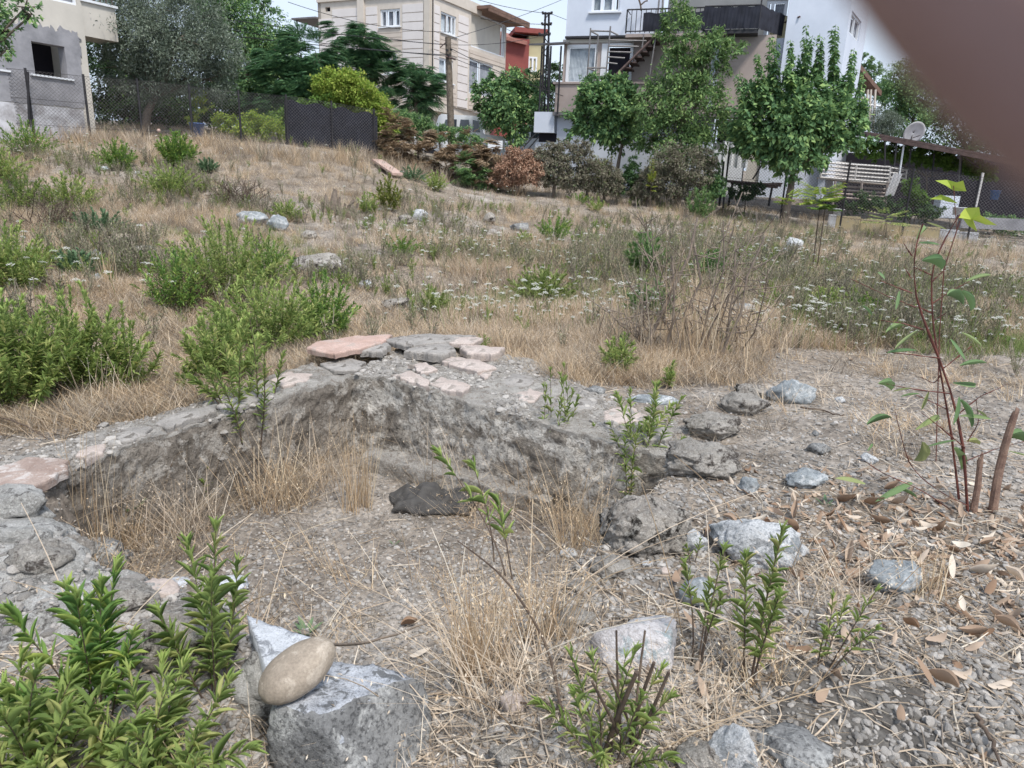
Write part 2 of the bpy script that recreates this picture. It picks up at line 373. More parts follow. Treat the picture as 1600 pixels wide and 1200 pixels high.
def sweep(path, width, ztop, zbot, amp=.04, res=.022, seed=3, outer=1, round_=.15, amp2=.015):
    """a broken wall: a block swept along its inner-edge path; returns MB with mat 0 = faces, 1 = top"""
    path = np.asarray(path, float); seg = np.linalg.norm(np.diff(path[:, :2], axis=0), axis=1); L_ = np.r_[0, np.cumsum(seg)]
    n = max(8, int(L_[-1]/res)); t = np.linspace(0, L_[-1], n)
    x = np.interp(t, L_, path[:, 0]); y = np.interp(t, L_, path[:, 1])
    wd = np.interp(t, L_, width) if not np.isscalar(width) else np.full(n, width)
    zt = np.interp(t, L_, ztop) if not np.isscalar(ztop) else np.full(n, ztop)
    tx, ty = np.gradient(x), np.gradient(y); l = np.hypot(tx, ty); nx, ny = -ty/l*outer, tx/l*outer
    k = 25; ker = np.ones(k)/k
    pad = lambda q: np.convolve(np.pad(q, k//2, 'edge'), ker, 'valid')
    nx, ny = pad(nx), pad(ny)
    hgt = float(np.mean(zt)-zbot); W_ = float(np.mean(wd))
    n1, n2 = max(4, int(hgt/res)), max(5, int(W_/res))
    prof = [(0, i/n1) for i in range(n1)]+[(i/n2, 1) for i in range(n2+1)]+[(1, 1-i/n1) for i in range(1, n1+1)]
    prof = np.array(prof); kk = len(prof)
    V = np.zeros((n, kk, 3))
    bulge = round_*(np.abs(prof[:, 0]-.5)*2)**6*prof[:, 1]**6
    V[..., 0] = x[:, None]+nx[:, None]*wd[:, None]*prof[None, :, 0]
    V[..., 1] = y[:, None]+ny[:, None]*wd[:, None]*prof[None, :, 0]
    V[..., 2] = zbot+(zt[:, None]-zbot)*(prof[None, :, 1]-bulge[None]*.3)
    Q = V.reshape(-1, 3)
    D = np.stack([fbm(Q, 3.2, 5, seed, .6), fbm(Q, 3.2, 5, seed+17, .6), .8*fbm(Q, 3.2, 5, seed+31, .6)], -1)
    Q = Q+amp*D+amp2*np.stack([vn(Q*22, seed+3), vn(Q*22, seed+4), vn(Q*22, seed+5)], -1)
    i = np.arange(n-1)[:, None]*kk+np.arange(kk-1)[None]
    F = np.stack([i, i+kk, i+kk+1, i+1], -1)
    if outer < 0: F = F[..., ::-1]
    top = np.zeros((n-1, kk-1), bool); top[:, n1-1:n1+n2+1] = True
    mb = MB()
    F0 = F[~top].reshape(-1, 4); F1 = F[top].reshape(-1, 4)
    FF = np.concatenate([F0, F1]); mb.add(Q, FF)
    mi = np.r_[np.zeros(len(F0)), np.ones(len(F1))]; mb.M[-1] = np.r_[mi, mi]
    for row in (0, n-1):
        c = Q[row*kk:(row+1)*kk]; mb.add(np.r_[c, [c.mean(0)]], [[j, (j+1) % kk, kk] for j in range(kk)])
    return mb
def zpt(px, py, z): return PZ(px, py, z)

# --- the ruined foundation: left wall, back wall and the front left stump
lw = thing('foundation_wall', 'left wall of the sunken foundation running from the left edge to the back corner, crusted pale on top', 'ruined wall', PZ(300, 640, -.3), 'walls of the sunken foundation')
pl = [PZ(-160, 850, .0), PZ(0, 775, .02), PZ(110, 738, .02), PZ(215, 690, .03), PZ(340, 652, .03), PZ(440, 618, .06), PZ(548, 585, .09)]
sweep(pl, [.46, .44, .42, .38, .34, .4, .5], [.0, .02, .02, .03, .03, .06, .09], -.6, .014, seed=5, outer=1, round_=.04).obj('masonry', [M['wallside'], M['walltop']], lw, True, origin=None)
bw = thing('foundation_wall', 'back wall of the sunken foundation with a dark earthy face, running right from the inner corner', 'ruined wall', PZ(760, 640, -.3), 'walls of the sunken foundation')
pb = [PZ(543, 583, .09), PZ(600, 590, .09), PZ(680, 612, .08), PZ(760, 637, .05), PZ(840, 660, .03), PZ(940, 688, .0), PZ(1060, 716, -.02)]
sweep(pb, [.9, 1.15, 1.25, 1.1, .9, .75, .5], [.09, .09, .09, .06, .04, .01, -.01], -.6, .012, seed=9, outer=1, round_=.03).obj('masonry', [M['wallback'], M['walltop']], bw, True)
M['plaster'] = stone('pale_plaster', (.3, .27, .235), (.5, .47, .42), (.2, .17, .145), 3.5, (.12, .1, .085), .4, .6, .012, obj=False)
# pale plaster remnants on the back wall face and the footing ledge
def quadpatch(pts3, amp, seed, thick=.02, nu=16, nv=12):
    a, b_, c, d = [np.asarray(q) for q in pts3]; u, v = np.meshgrid(np.linspace(0, 1, nu), np.linspace(0, 1, nv), indexing='ij')
    u = u[..., None]; v = v[..., None]
    Q = (a*(1-u)+b_*u)*(1-v)+(d*(1-u)+c*u)*v; Q = Q.reshape(-1, 3)
    nrm = np.cross(b_-a, d-a); nrm /= np.linalg.norm(nrm)
    if nrm@(CAM-a) < 0: nrm = -nrm
    e = np.minimum(np.minimum(u, 1-u), np.minimum(v, 1-v)).reshape(-1)
    edge = 1-smooth(e*7)
    e1 = (b_-a); e2 = (d-a)
    j = amp*1.6*(vn(Q*14, seed)[:, None]*e1/np.linalg.norm(e1)+vn(Q*14, seed+1)[:, None]*e2/np.linalg.norm(e2))*edge[:, None]
    Q = Q+j+nrm*(thick*(1-edge*1.6)+amp*.3*fbm(Q, 12, 3, seed))[:, None]
    i = np.arange(nu-1)[:, None]*nv+np.arange(nv-1)[None]; F = np.stack([i, i+nv, i+nv+1, i+1], -1).reshape(-1, 4)
    return MB().add(Q, F)
def shift(q, dy): q = np.array(q, float); q[1] -= dy; return q
def foot(px, d0, z): # point under a rim pixel on the wall face at height z
    return None
led = [PZ(560, 700, -.36), PZ(640, 722, -.38), PZ(770, 756, -.4), PZ(860, 775, -.42)]
sweep(led, .2, [-.4, -.41, -.43, -.46], -.65, .02, seed=14, outer=1).obj('footing', [M['walltop'], M['walltop']], bw, True)

fw = thing('foundation_wall', 'broken front left wall of the foundation, a lump of cement full of pebbles beside the lower left plants', 'ruined wall', PZ(190, 960, -.2), 'walls of the sunken foundation')
pf = [PZ(-120, 800, .02), PZ(10, 812, .03), PZ(110, 860, .04), PZ(200, 903, .02), PZ(285, 950, -.03), PZ(360, 1000, -.1), PZ(430, 1070, -.2)]
sweep(pf, [.55, .5, .42, .42, .4, .36, .3], [.06, .09, .08, .03, -.02, -.08, -.16], -.6, .06, seed=23, outer=-1, amp2=.02).obj('masonry', [M['concrete'], M['concrete']], fw, True)

# paving slabs lying on the back wall (each one can be lifted)
def slab(name, label, pts_px, z, th, mat, seed, parent=None, tilt=(0, 0), group=None):
    """flat broken slab, outline given where it stands"""
    P3 = [PZ(a, b, z) for a, b in pts_px]; c = np.mean(P3, 0); r = np.random.default_rng(seed)
    out = []
    for i in range(len(P3)):
        a, b = P3[i], P3[(i+1) % len(P3)]; n = max(2, int(np.linalg.norm(b-a)/.035))
        for j in range(n):
            q = a+(b-a)*j/n; q = q+(r.normal(size=3)*.008*np.array([1, 1, .2])); out.append(q-c)
    out = np.array(out); n = len(out)
    zoff = out[:, 0]*tilt[0]+out[:, 1]*tilt[1]
    rings = [(.0, 0, 0), (.93, 0, 1), (.985, -.12, 1), (1, -.3, 1), (.985, -1, 1)]
    V = [[0, 0, 0]]
    for s_, dz, _ in rings[1:]:
        for i in range(n): V.append([out[i, 0]*s_, out[i, 1]*s_, zoff[i]*s_+dz*th-.012])
    V = np.array(V); V[:, 2] += .007*fbm(V, 9, 4, seed)
    F = [[0, 1+i, 1+(i+1) % n] for i in range(n)]
    for k in range(3):
        for i in range(n):
            a, b = 1+k*n+i, 1+k*n+(i+1) % n; F += [[a, a+n, b+n], [a, b+n, b]]
    V = np.r_[V, [[0, 0, -th]]]; l = len(V)-1; F += [[1+3*n+i, l, 1+3*n+(i+1) % n] for i in range(n)]
    me = MB().add(V, F).mesh(name, M[mat], False)
    o = link(name, me, parent)
    o.location = Vector(c+np.array([0, 0, 0]))-(Vector(parent.location) if parent else Vector((0, 0, 0)))
    if not parent: tag(o, label, 'paving slab', group)
    elif label: o['label'] = label
    return o
zt = .16
slab('paving_slab', 'smooth terracotta red slab jutting out beside the bushes on the back corner', [(478, 541), (492, 531), (560, 521), (612, 520), (596, 532), (560, 541), (524, 549)], .21, .05, 'redslab', 1)
slab('paving_slab', 'grey broken slab right behind the terracotta slab', [(596, 527), (660, 519), (745, 521), (700, 531), (640, 538)], .2, .05, 'slabgrey', 2)
slab('paving_slab', 'small grey flagstone in front of the terracotta slab', [(560, 545), (600, 529), (612, 538), (596, 547)], .18, .05, 'slabgrey', 3)
slab('paving_slab', 'dark grey raised flagstone in the middle of the back wall top', [(632, 545), (650, 532), (700, 534), (714, 544), (690, 551)], .185, .07, 'slabgrey', 4)
slab('paving_slab', 'pink slab beneath a dry twig behind the raised flagstone', [(640, 524), (700, 522), (756, 526), (740, 534), (680, 532)], .19, .04, 'slab', 5)
slab('paving_slab', 'pink slab with dry grass growing at its right end', [(716, 538), (745, 536), (790, 541), (770, 550), (730, 547)], .17, .07, 'slab', 6)
slab('paving_slab', 'long pink slab pointing right above the earthy wall face', [(690, 562), (705, 553), (750, 560), (776, 572), (745, 578)], .135, .04, 'slab', 7)
slab('paving_slab', 'small pink tile fragment between two long slabs', [(640, 568), (664, 564), (684, 573), (660, 580)], .13, .03, 'slab', 8)
slab('paving_slab', 'pale pink slab lying along the inner edge, nearest the corner', [(612, 583), (640, 576), (672, 590), (670, 600), (640, 592)], .12, .04, 'slab', 9)
slab('paving_slab', 'pale slab on the inner edge, right of the nearest pink one', [(672, 596), (690, 586), (736, 598), (722, 610), (690, 604)], .115, .04, 'slab', 10)
slab('paving_slab', 'pink slab at the right end of the row above a dirt hollow', [(738, 572), (760, 566), (772, 578), (756, 590)], .11, .04, 'slab', 11)
slab('flagstone', 'brown flagstone capping the left wall at the picture edge, with a pale worn middle', [(-30, 775), (-20, 730), (40, 708), (108, 712), (104, 730), (40, 760)], .07, .05, 'brownslab', 12)['label']
slab('flagstone', 'flat pale flagstone jutting over the left wall beside the wall plant', [(243, 655), (300, 634), (338, 628), (336, 640), (258, 664)], .065, .035, 'slabgrey', 13)

for i_, (lab_, pts_, z_, m_) in enumerate((
  ('greyish broken flat stone on the wall top right of the pink row', [(780, 588), (806, 580), (838, 588), (826, 600), (792, 600)], .085, 'slabgrey'),
  ('beige flat stone on the wall top beside the wall sprig', [(800, 612), (826, 604), (850, 612), (836, 624), (806, 624)], .07, 'slab'),
  ('small grey flat stone at the rear edge of the wall top', [(812, 570), (840, 566), (856, 574), (834, 582)], .08, 'slabgrey'),
  ('dusty grey flagstone halfway along the back wall top', [(868, 622), (900, 612), (938, 620), (924, 636), (880, 638)], .05, 'slabgrey'),
  ('thin beige flagstone behind the tall weed near the wall end', [(940, 640), (985, 630), (1020, 642), (996, 656), (950, 656)], .035, 'slab'),
  ('dark grey flat stone at the right end of the back wall', [(1000, 668), (1030, 660), (1060, 670), (1040, 684), (1008, 684)], .03, 'slabgrey'),
  ('weathered flat stone at the inner corner top of the two walls', [(500, 566), (530, 556), (570, 562), (560, 574), (520, 576)], .125, 'slabgrey'),
  ('pale mortar plate left of the inner corner', [(424, 590), (450, 578), (490, 580), (480, 592), (440, 600)], .1, 'slab'),
  ('long grey plate on the left wall behind the wall plant', [(350, 626), (372, 612), (412, 606), (400, 622), (366, 636)], .08, 'slabgrey'),
  ('grey plate on the left wall between the jutting flagstone and the brown one', [(176, 678), (200, 664), (236, 662), (226, 676), (190, 688)], .06, 'slabgrey'),
  ('pale plate on the left wall next to the brown flagstone', [(116, 708), (136, 694), (168, 690), (164, 704), (130, 716)], .06, 'slab'))):
    slab('flagstone', lab_, pts_, z_, .035, m_, 40+i_)
for a_ in (('rough pale lump at the left edge end of the front left wall', 30, 838, 130, 50, 'concrete', 211, .05), ('grey stone set in the front left wall above the leafy plants', 96, 872, 100, 40, 'rock_dark', 212, .0),
           ('dark smooth stone set in the front left wall beside the straws', 168, 902, 84, 36, 'granite', 213, .0), ('pale pitted stone in the front left wall below the grey one', 70, 912, 110, 46, 'rock_pale', 214, .05), ('rough stone in the front left wall between the leafy stems', 205, 962, 110, 50, 'rock_pale', 215, .0),
           ('cement coated stone near the white marble scraps', 330, 985, 90, 50, 'concrete', 216, .0), ('rough grey stone on the right pit edge before the dark boulder', 952, 905, 70, 38, 'rock_pale', 217, .0), ('low stone on the right pit edge left of the mauve rock', 895, 985, 70, 34, 'rock_pale', 218, .0), ('small blocky stone on the right pit edge above the big straw clump', 905, 930, 46, 28, 'rock_dark', 219, .0)):
    rock(*a_[:7], zoff=a_[7], dr=.7, hmin=.35, bury=.35)
# --- boulders and stones near the pit
S = [
 ('large dark lichened boulder with a black base on the right rim of the pit', 1005, 872, 152, 118, 'rock_dark', 3, dict(dr=.8, cuts=12, rough=.13, fine=.055, cutd=.76, sub=5)),
 ('pale flat-topped boulder just behind the large dark boulder', 1095, 752, 130, 66, 'rock_pale', 5, dict(dr=.75, rough=.18, fine=.07, sub=5)),
 ('layered grey boulder, middle one of the row climbing from the pit', 1110, 690, 92, 50, 'rock_pale', 8, dict(dr=.7, rough=.16, fine=.055, sub=5)),
 ('ridged brown grey rock lying above the layered boulder', 1162, 652, 84, 36, 'rock_pale', 12, dict(dr=.6)),
 ('small black and white rock left of the blue grey block', 1175, 624, 56, 24, 'rock_dark', 14, dict(dr=.6)),
 ('blue grey slate block lying on its side beyond the boulder row', 1232, 632, 76, 44, 'rock_blue', 21, dict(dr=.6, cuts=12, cutd=.66, rot=-.3)),
 ('big whitish blue pitted rock right of the dark boulder', 1180, 888, 160, 96, 'rock_white', 25, dict(dr=.65, rot=-.25, cuts=14, cutd=.62, rough=.1, fine=.04, sub=5)),
 ('small light grey stone behind a sprig, between dark boulder and whitish rock', 1082, 866, 46, 48, 'rock_white', 31, dict(dr=.8)),
 ('round blue grey stone with white veins', 1085, 950, 58, 52, 'rock_blue', 33, dict(dr=.9, cuts=3, rough=.05)),
 ('pale mauve slabby rock with a blue grey foot, behind the cut dark stems', 990, 1046, 150, 104, 'rock_tri', 37, dict(dr=.8, cuts=16, cutd=.6, rough=.08, fine=.03)),
 ('grey banded rock sitting alone among fallen leaves', 1390, 932, 88, 68, 'rock_blue', 41, dict(dr=.8, cuts=9, cutd=.7)),
 ('low blue grey rock right of the small seedling', 1255, 765, 66, 34, 'rock_blue', 44, dict(dr=.7)),
 ('dark blue stone left of the low blue grey rock', 1168, 770, 36, 32, 'rock_blue', 47, dict()),
 ('jagged upright pale rock at the bottom edge of the picture', 1140, 1225, 84, 100, 'rock_white', 50, dict(dr=.7, cuts=16, cutd=.5, rough=.12)),
 ('rough grey rock low at the bottom edge, left of the jagged one', 1085, 1222, 80, 70, 'rock_pale', 53, dict(dr=.8)),
 ('low dark rock slab at the bottom right of the jagged rock', 1235, 1210, 120, 90, 'granite', 56, dict(dr=1.0, hmin=.2)),
 ('small white pebble stone on the pit floor in front of the dark boulder', 888, 874, 30, 16, 'rock_white', 59, dict(sub=3)),
 ('grey flat stone on the back wall top left of a green sprig', 830, 622, 34, 14, 'rock_blue', 61, dict(sub=3, dr=.6, hmin=.25)),
 ('dark pointed stone behind the back wall sprig', 930, 618, 34, 16, 'granite', 63, dict(sub=3)),
 ('long flat blue grey stone set flush in the ground near the boulder row', 1020, 632, 88, 12, 'rock_blue', 65, dict(dr=.4, hmin=.12, bury=.8)),
 ('small white stone right of the blue grey block', 1312, 630, 18, 12, 'rock_white', 67, dict(sub=3)),
 ('dark slate flake on the gravel left of the cut stump', 1278, 712, 40, 22, 'granite', 69, dict(sub=3)),
 ('small dark stone beside the slate flake', 1275, 682, 12, 10, 'granite', 70, dict(sub=3)),
 ('white stone among leaves left of the cut stump', 1357, 724, 26, 18, 'rock_white', 72, dict(sub=3)),
 ('reddish stone on straw at the lower edge of the pit', 800, 1120, 40, 42, 'slab', 75, dict(sub=3)),
 ('grey stone half hidden in straw at the bottom edge', 790, 1205, 60, 40, 'rock_pale', 77, dict()),
 ('small grey blue stone on the slope beside the dry straw', 875, 1150, 24, 18, 'rock_blue', 78, dict(sub=3)),
 ('rounded pebble near the foot of the dark boulder', 1010, 886, 16, 12, 'rock_white', 79, dict(sub=3)),
 ('pinkish little rock on straw left of the round blue stone', 1037, 900, 20, 16, 'slab', 80, dict(sub=3)),
 # field
 ('brown slab of stone propped over a dark gap on the left slope', 192, 396, 48, 28, 'cobble', 83, dict(dr=.8, cuts=3, bury=-.12)),
 ('grey stone right of the propped brown slab', 222, 404, 42, 20, 'rock_dark', 85, dict()),
 ('small blue grey stone below the propped brown slab', 152, 408, 22, 18, 'rock_blue', 86, dict(sub=3)),
 ('flat bluish stone left of the dry grass clump on the slope', 150, 440, 30, 10, 'rock_blue', 87, dict(sub=3)),
 ('long grey weathered rock behind the big bush', 500, 437, 90, 34, 'rock_pale', 88, dict(dr=.6)),
 ('blue grey stone right of the long weathered rock', 568, 452, 30, 16, 'rock_blue', 89, dict(sub=3)),
 ('dark low stone behind the back wall rubble', 618, 486, 50, 20, 'rock_dark', 90, dict()),
 ('grey rock with a weed on top, left part of a pair', 395, 352, 50, 20, 'rock_blue', 91, dict()),
 ('squarish grey rock, right part of a pair', 434, 362, 36, 26, 'rock_blue', 92, dict()),
 ('grey stone lying below the squarish rock', 484, 374, 26, 14, 'rock_pale', 93, dict(sub=3)),
 ('round speckled boulder in the middle of the field', 656, 346, 26, 18, 'rock_white', 94, dict(sub=3)),
 ('dark stone tucked left of the round speckled boulder', 634, 350, 26, 14, 'rock_dark', 95, dict(sub=3)),
 ('upright dark stone alone in the dry grass', 765, 350, 20, 18, 'rock_dark', 96, dict(sub=3)),
 ('long low dark stone in the flowering weeds', 812, 362, 34, 10, 'granite', 97, dict(sub=3)),
 ('flat stone left of the long low dark one', 770, 370, 26, 10, 'rock_pale', 98, dict(sub=3)),
 ('pale rock heap on the right side of the field', 1238, 392, 34, 22, 'rock_white', 99, dict(sub=3)),
 ('small pale rock left of the pale heap', 1224, 398, 16, 12, 'rock_white', 100, dict(sub=3)),
 ('bluish flat stone behind the bare stemmed shrub', 1160, 492, 38, 14, 'rock_blue', 101, dict(sub=3)),
 ('whitish flat stone below the bluish one', 1186, 520, 30, 10, 'rock_white', 102, dict(sub=3)),
 ('small flat stone at the foot of the bare stemmed shrub', 1162, 500, 24, 8, 'rock_pale', 103, dict(sub=3)),
 ('grey stone in the far right weeds', 1530, 468, 24, 12, 'rock_blue', 104, dict(sub=3)),
 ('pale stone beside the far right weeds', 1560, 478, 26, 12, 'rock_pale', 105, dict(sub=3)),
]
for lab, px, py, wp, hp, mt_, sd, kw in S: rock(lab, px, py, wp, hp, mt_, sd, **kw)

# front stones: dressed block with a wedge of marble and a river cobble on it
def blockstone():
    g = PZ(556, 1122, -.02); g[2] = -.21
    t = thing('stone_block', 'grey speckled dressed stone block with a frosted top at the bottom of the pit edge', 'stone block', g)
    V, F = ICO[5]; V = V.copy()
    # box-like superellipsoid
    e = np.abs(V)**8; V = V/(e.sum(1)**(1/8))[:, None]
    V = V*np.array([.2, .16, .16]); V[:, 2] += .13-V[:, 1]*.18
    n = np.array([.8, -.35, .5]); n /= np.linalg.norm(n); ee = V@n-.185; V = V-np.where(ee > 0, ee, 0)[:, None]*n
    V = V*(1+.06*fbm(V, 6, 5, 3)+.02*fbm(V, 40, 3, 5))[:, None]
    a = R(-14); V = np.c_[V[:, 0]*math.cos(a)-V[:, 1]*math.sin(a), V[:, 0]*math.sin(a)+V[:, 1]*math.cos(a), V[:, 2]]
    mb = MB().add(V, F)
    nrm = np.cross(V[F[:, 1]]-V[F[:, 0]], V[F[:, 2]]-V[F[:, 0]]); nrm /= np.linalg.norm(nrm, axis=1)[:, None]
    mb.M[-1] = (nrm[:, 2]+.15*vn(V[F[:, 0]]*22, 3) > .8).astype(int)
    o = link('block', mb.mesh('block', [M['granite'], M['granite_top']], True), t)
    return g
blk = blockstone()
def cobble():
    g = PZ(466, 1046, .165)
    V, F = ICO[5]; V = np.sign(V)*np.abs(V)**.93*np.array([.112, .07, .06])*(1+.05*vn(V*1.4, 5)+.012*fbm(V, 5, 3, 8))[:, None]
    m_ = Matrix.Rotation(R(40), 4, 'Z') @ Matrix.Rotation(R(-20), 4, 'Y')
    o = link('cobble', MB().add(V, F).mesh('cobble', M['cobble'], True)); o.matrix_world = Matrix.Translation(Vector(g)) @ m_
    tag(o, 'smooth brown oval river cobble resting on the marble wedge and the speckled block', 'stone')
cobble()
def wedge():
    A, B, C_ = PZ(386, 962, .09), PZ(492, 1000, .09), PZ(428, 1080, .105)
    D_ = PZ(480, 1070, .105)
    top = [A, B, D_, C_]; n = np.array([0, 0, -.07]); c = np.mean(top, 0)
    V = []; k = 10
    u, v = np.meshgrid(np.linspace(0, 1, k*2), np.linspace(0, 1, k*2), indexing='ij'); u = u[..., None]; v = v[..., None]
    Q = ((A*(1-u)+B*u)*(1-v)+(C_*(1-u)+D_*u)*v).reshape(-1, 3)-c; Q[:, 2] += .004*fbm(Q, 20, 3, 3)
    K = 2*k; i = np.arange(K-1)[:, None]*K+np.arange(K-1)[None]; F = np.stack([i, i+K, i+K+1, i+1], -1).reshape(-1, 4)
    bd = [j for j in range(K)]+[K-1+K*j for j in range(1, K)]+[K*(K-1)+j for j in range(K-2, -1, -1)]+[K*j for j in range(K-2, 0, -1)]
    b0 = len(Q); Bv = Q[bd]*np.array([.97, .97, 1])+n; V = np.r_[Q, Bv, [Bv.mean(0)]]; nb = len(bd)
    FF = [[bd[j], bd[(j+1) % nb], b0+(j+1) % nb, b0+j] for j in range(nb)]
    mb = MB().add(V, np.r_[F, FF]); mb.add(V[-nb-1:], [[j, (j+1) % nb, nb] for j in range(nb)])
    o = link('marble_wedge', mb.mesh('marble_wedge', M['marble'], True)); o.location = Vector(c)
    tag(o, 'white wedge of marble pinned under the river cobble', 'stone')
wedge()
rock('rough cement lump under the marble wedge, left of the speckled block', 425, 1125, 130, 110, 'concrete', 111, dr=.8, bury=.3)
rock('flat white marble scrap poking out behind the tall front sprig', 360, 925, 70, 26, 'marble', 113, dr=.7, hmin=.15, cuts=10, cutd=.6)
rock('second white marble scrap left of the tall front sprig', 275, 918, 44, 18, 'marble', 114, dr=.7, hmin=.15, cuts=10, cutd=.6)
rock('pinkish stone bedded in the front left wall', 240, 945, 90, 44, 'slab', 116, dr=.7, cuts=8)
rock('smooth grey stone bedded in the front left wall, behind the pinkish one', 150, 905, 110, 48, 'granite', 117, dr=.6, cuts=6)
rock('big grey stone under the front left wall behind the leafy stems', 300, 1060, 170, 130, 'rock_dark', 119, dr=.8, cuts=9)
rock('pebbly cement lump at the left picture edge', 40, 880, 140, 70, 'concrete', 121, dr=.8)
# ---------------------------------------------------------------- leaves and stems
def card(n=1):
    return np.array([[0, 0, 0], [.42, -.5, .09], [.42, .5, .09], [1, 0, -.05]]), np.array([[0, 1, 3], [0, 3, 2]])
def lance(seg=5, fold=.18, droop=.16):
    V = []; F = []
    for i in range(seg+1):
        t = i/seg; wv = .5*math.sin(math.pi*min(1, t*.92+.06))**.75*(1 if t < .98 else .05)
        z = -droop*t*t+droop*.35*t
        V += [[t, -wv, z+fold*wv], [t, 0, z], [t, wv, z+fold*wv]]
    for i in range(seg):
        a = i*3; F += [[a, a+1, a+4, a+3], [a+1, a+2, a+5, a+4]]
    F = np.array(F); return np.array(V, float), np.concatenate([F[:, [0, 1, 2]], F[:, [0, 2, 3]]])
CARD = card(); LANCE = lance(3); LANCE5 = lance(6)
def unit(a): return a/(np.linalg.norm(a, axis=-1, keepdims=True)+1e-9)
def leaves(mb, Pp, D, L_, W_, tmpl=CARD, up=None, mi=0):
    Pp = np.asarray(Pp, float); D = unit(np.asarray(D, float)); n = len(Pp)
    up = np.tile([0, 0, 1.0], (n, 1)) if up is None else up
    S = unit(np.cross(D, up)+1e-4); Nn = np.cross(S, D)
    T, F = tmpl; L_ = np.broadcast_to(L_, (n,)); W_ = np.broadcast_to(W_, (n,))
    V = Pp[:, None]+T[None, :, 0:1]*(D*L_[:, None])[:, None]+T[None, :, 1:2]*(S*W_[:, None])[:, None]+T[None, :, 2:3]*(Nn*L_[:, None])[:, None]
    FF = F[None]+(np.arange(n)*len(T))[:, None, None]
    mb.add(V.reshape(-1, 3), FF.reshape(-1, 3), mi)
    return mb
LEAFMESH = {}
def leafmesh(mat, k, kind='lance'):
    key = (mat, k, kind)
    if key not in LEAFMESH:
        T, F = lance(7, .12+.1*k, -.03+.055*k); T = T.copy(); T[:, 1] += .05*(k-2)*T[:, 0]**2
        T[:, 1] *= .095
        LEAFMESH[key] = MB().add(T, F).mesh('leaf', M[mat], True)
    return LEAFMESH[key]
def leafobjs(root, Pp, D, L_, mat, up=None, name='leaf', cap=300, widen=1.0):
    D = unit(np.asarray(D, float)); rl = np.array(root.location)
    order = np.arange(len(Pp))
    if len(Pp) > cap: order = rng.permutation(len(Pp))[:cap]
    for i in order:
        mt_ = mat[i % len(mat)] if isinstance(mat, (list, tuple)) else mat
        d = D[i]; u = np.array([0, 0, 1.0]) if up is None else up[i]
        s_ = unit(np.cross(d, u)+1e-4); n_ = np.cross(s_, d)
        l = float(L_[i] if not np.isscalar(L_) else L_)
        o = link(name, leafmesh(mt_, int(i) % 5), root); q = Pp[i]-rl
        o.matrix_local = Matrix(((d[0]*l, s_[0]*l*widen, n_[0]*l, q[0]), (d[1]*l, s_[1]*l*widen, n_[1]*l, q[1]), (d[2]*l, s_[2]*l*widen, n_[2]*l, q[2]), (0, 0, 0, 1)))
    rest = np.setdiff1d(np.arange(len(Pp)), order)
    return rest
GOLD = 2.39996
def shoot(base, tip, n, start=.3, L_=.05, bend=.08, tipfan=7):
    """a leafy stem: path points and leaf arrays"""
    base = np.asarray(base, float); tip = np.asarray(tip, float); h = np.linalg.norm(tip-base)
    t = np.linspace(0, 1, 7)[:, None]; b = rng.normal(size=3)*bend*h; b[2] = 0
    hz = tip-base; out = np.array([hz[0], hz[1], 0])*.25
    path = base+(tip-base)*t+(b-out)*(t*(1-t))*1.6+np.array([0, 0, .0])
    tt = start+(1-start)*np.sort(rng.random(n))**.8
    pos = np.stack([np.interp(tt, t[:, 0], path[:, k]) for k in range(3)], -1)
    tan = unit(path[-1]-path[-3]); az = np.arange(n)*GOLD+rng.random()*6
    a = unit(np.cross(tan, [.3, .2, 1.0])); c = np.cross(tan, a)
    rad = np.cos(az)[:, None]*a+np.sin(az)[:, None]*c
    ang = np.interp(tt, [start, .8, 1], [1.0, .72, .32])+rng.normal(size=n)*.2
    D = np.cos(ang)[:, None]*tan+np.sin(ang)[:, None]*rad
    LL = L_*np.interp(tt, [start, .55, 1], [.75, 1.05, .75])*(1+.22*rng.normal(size=n))
    if tipfan:
        az = np.arange(tipfan)*GOLD; rad = np.cos(az)[:, None]*a+np.sin(az)[:, None]*c
        ang = .15+.4*rng.random(tipfan); D2 = np.cos(ang)[:, None]*tan+np.sin(ang)[:, None]*rad
        pos = np.r_[pos, np.repeat(path[-1:], tipfan, 0)]; D = np.r_[D, D2]; LL = np.r_[LL, L_*(.5+.4*rng.random(tipfan))]
        tt = np.r_[tt, np.full(tipfan, 1.2)]
    return path, pos, D, LL, tt
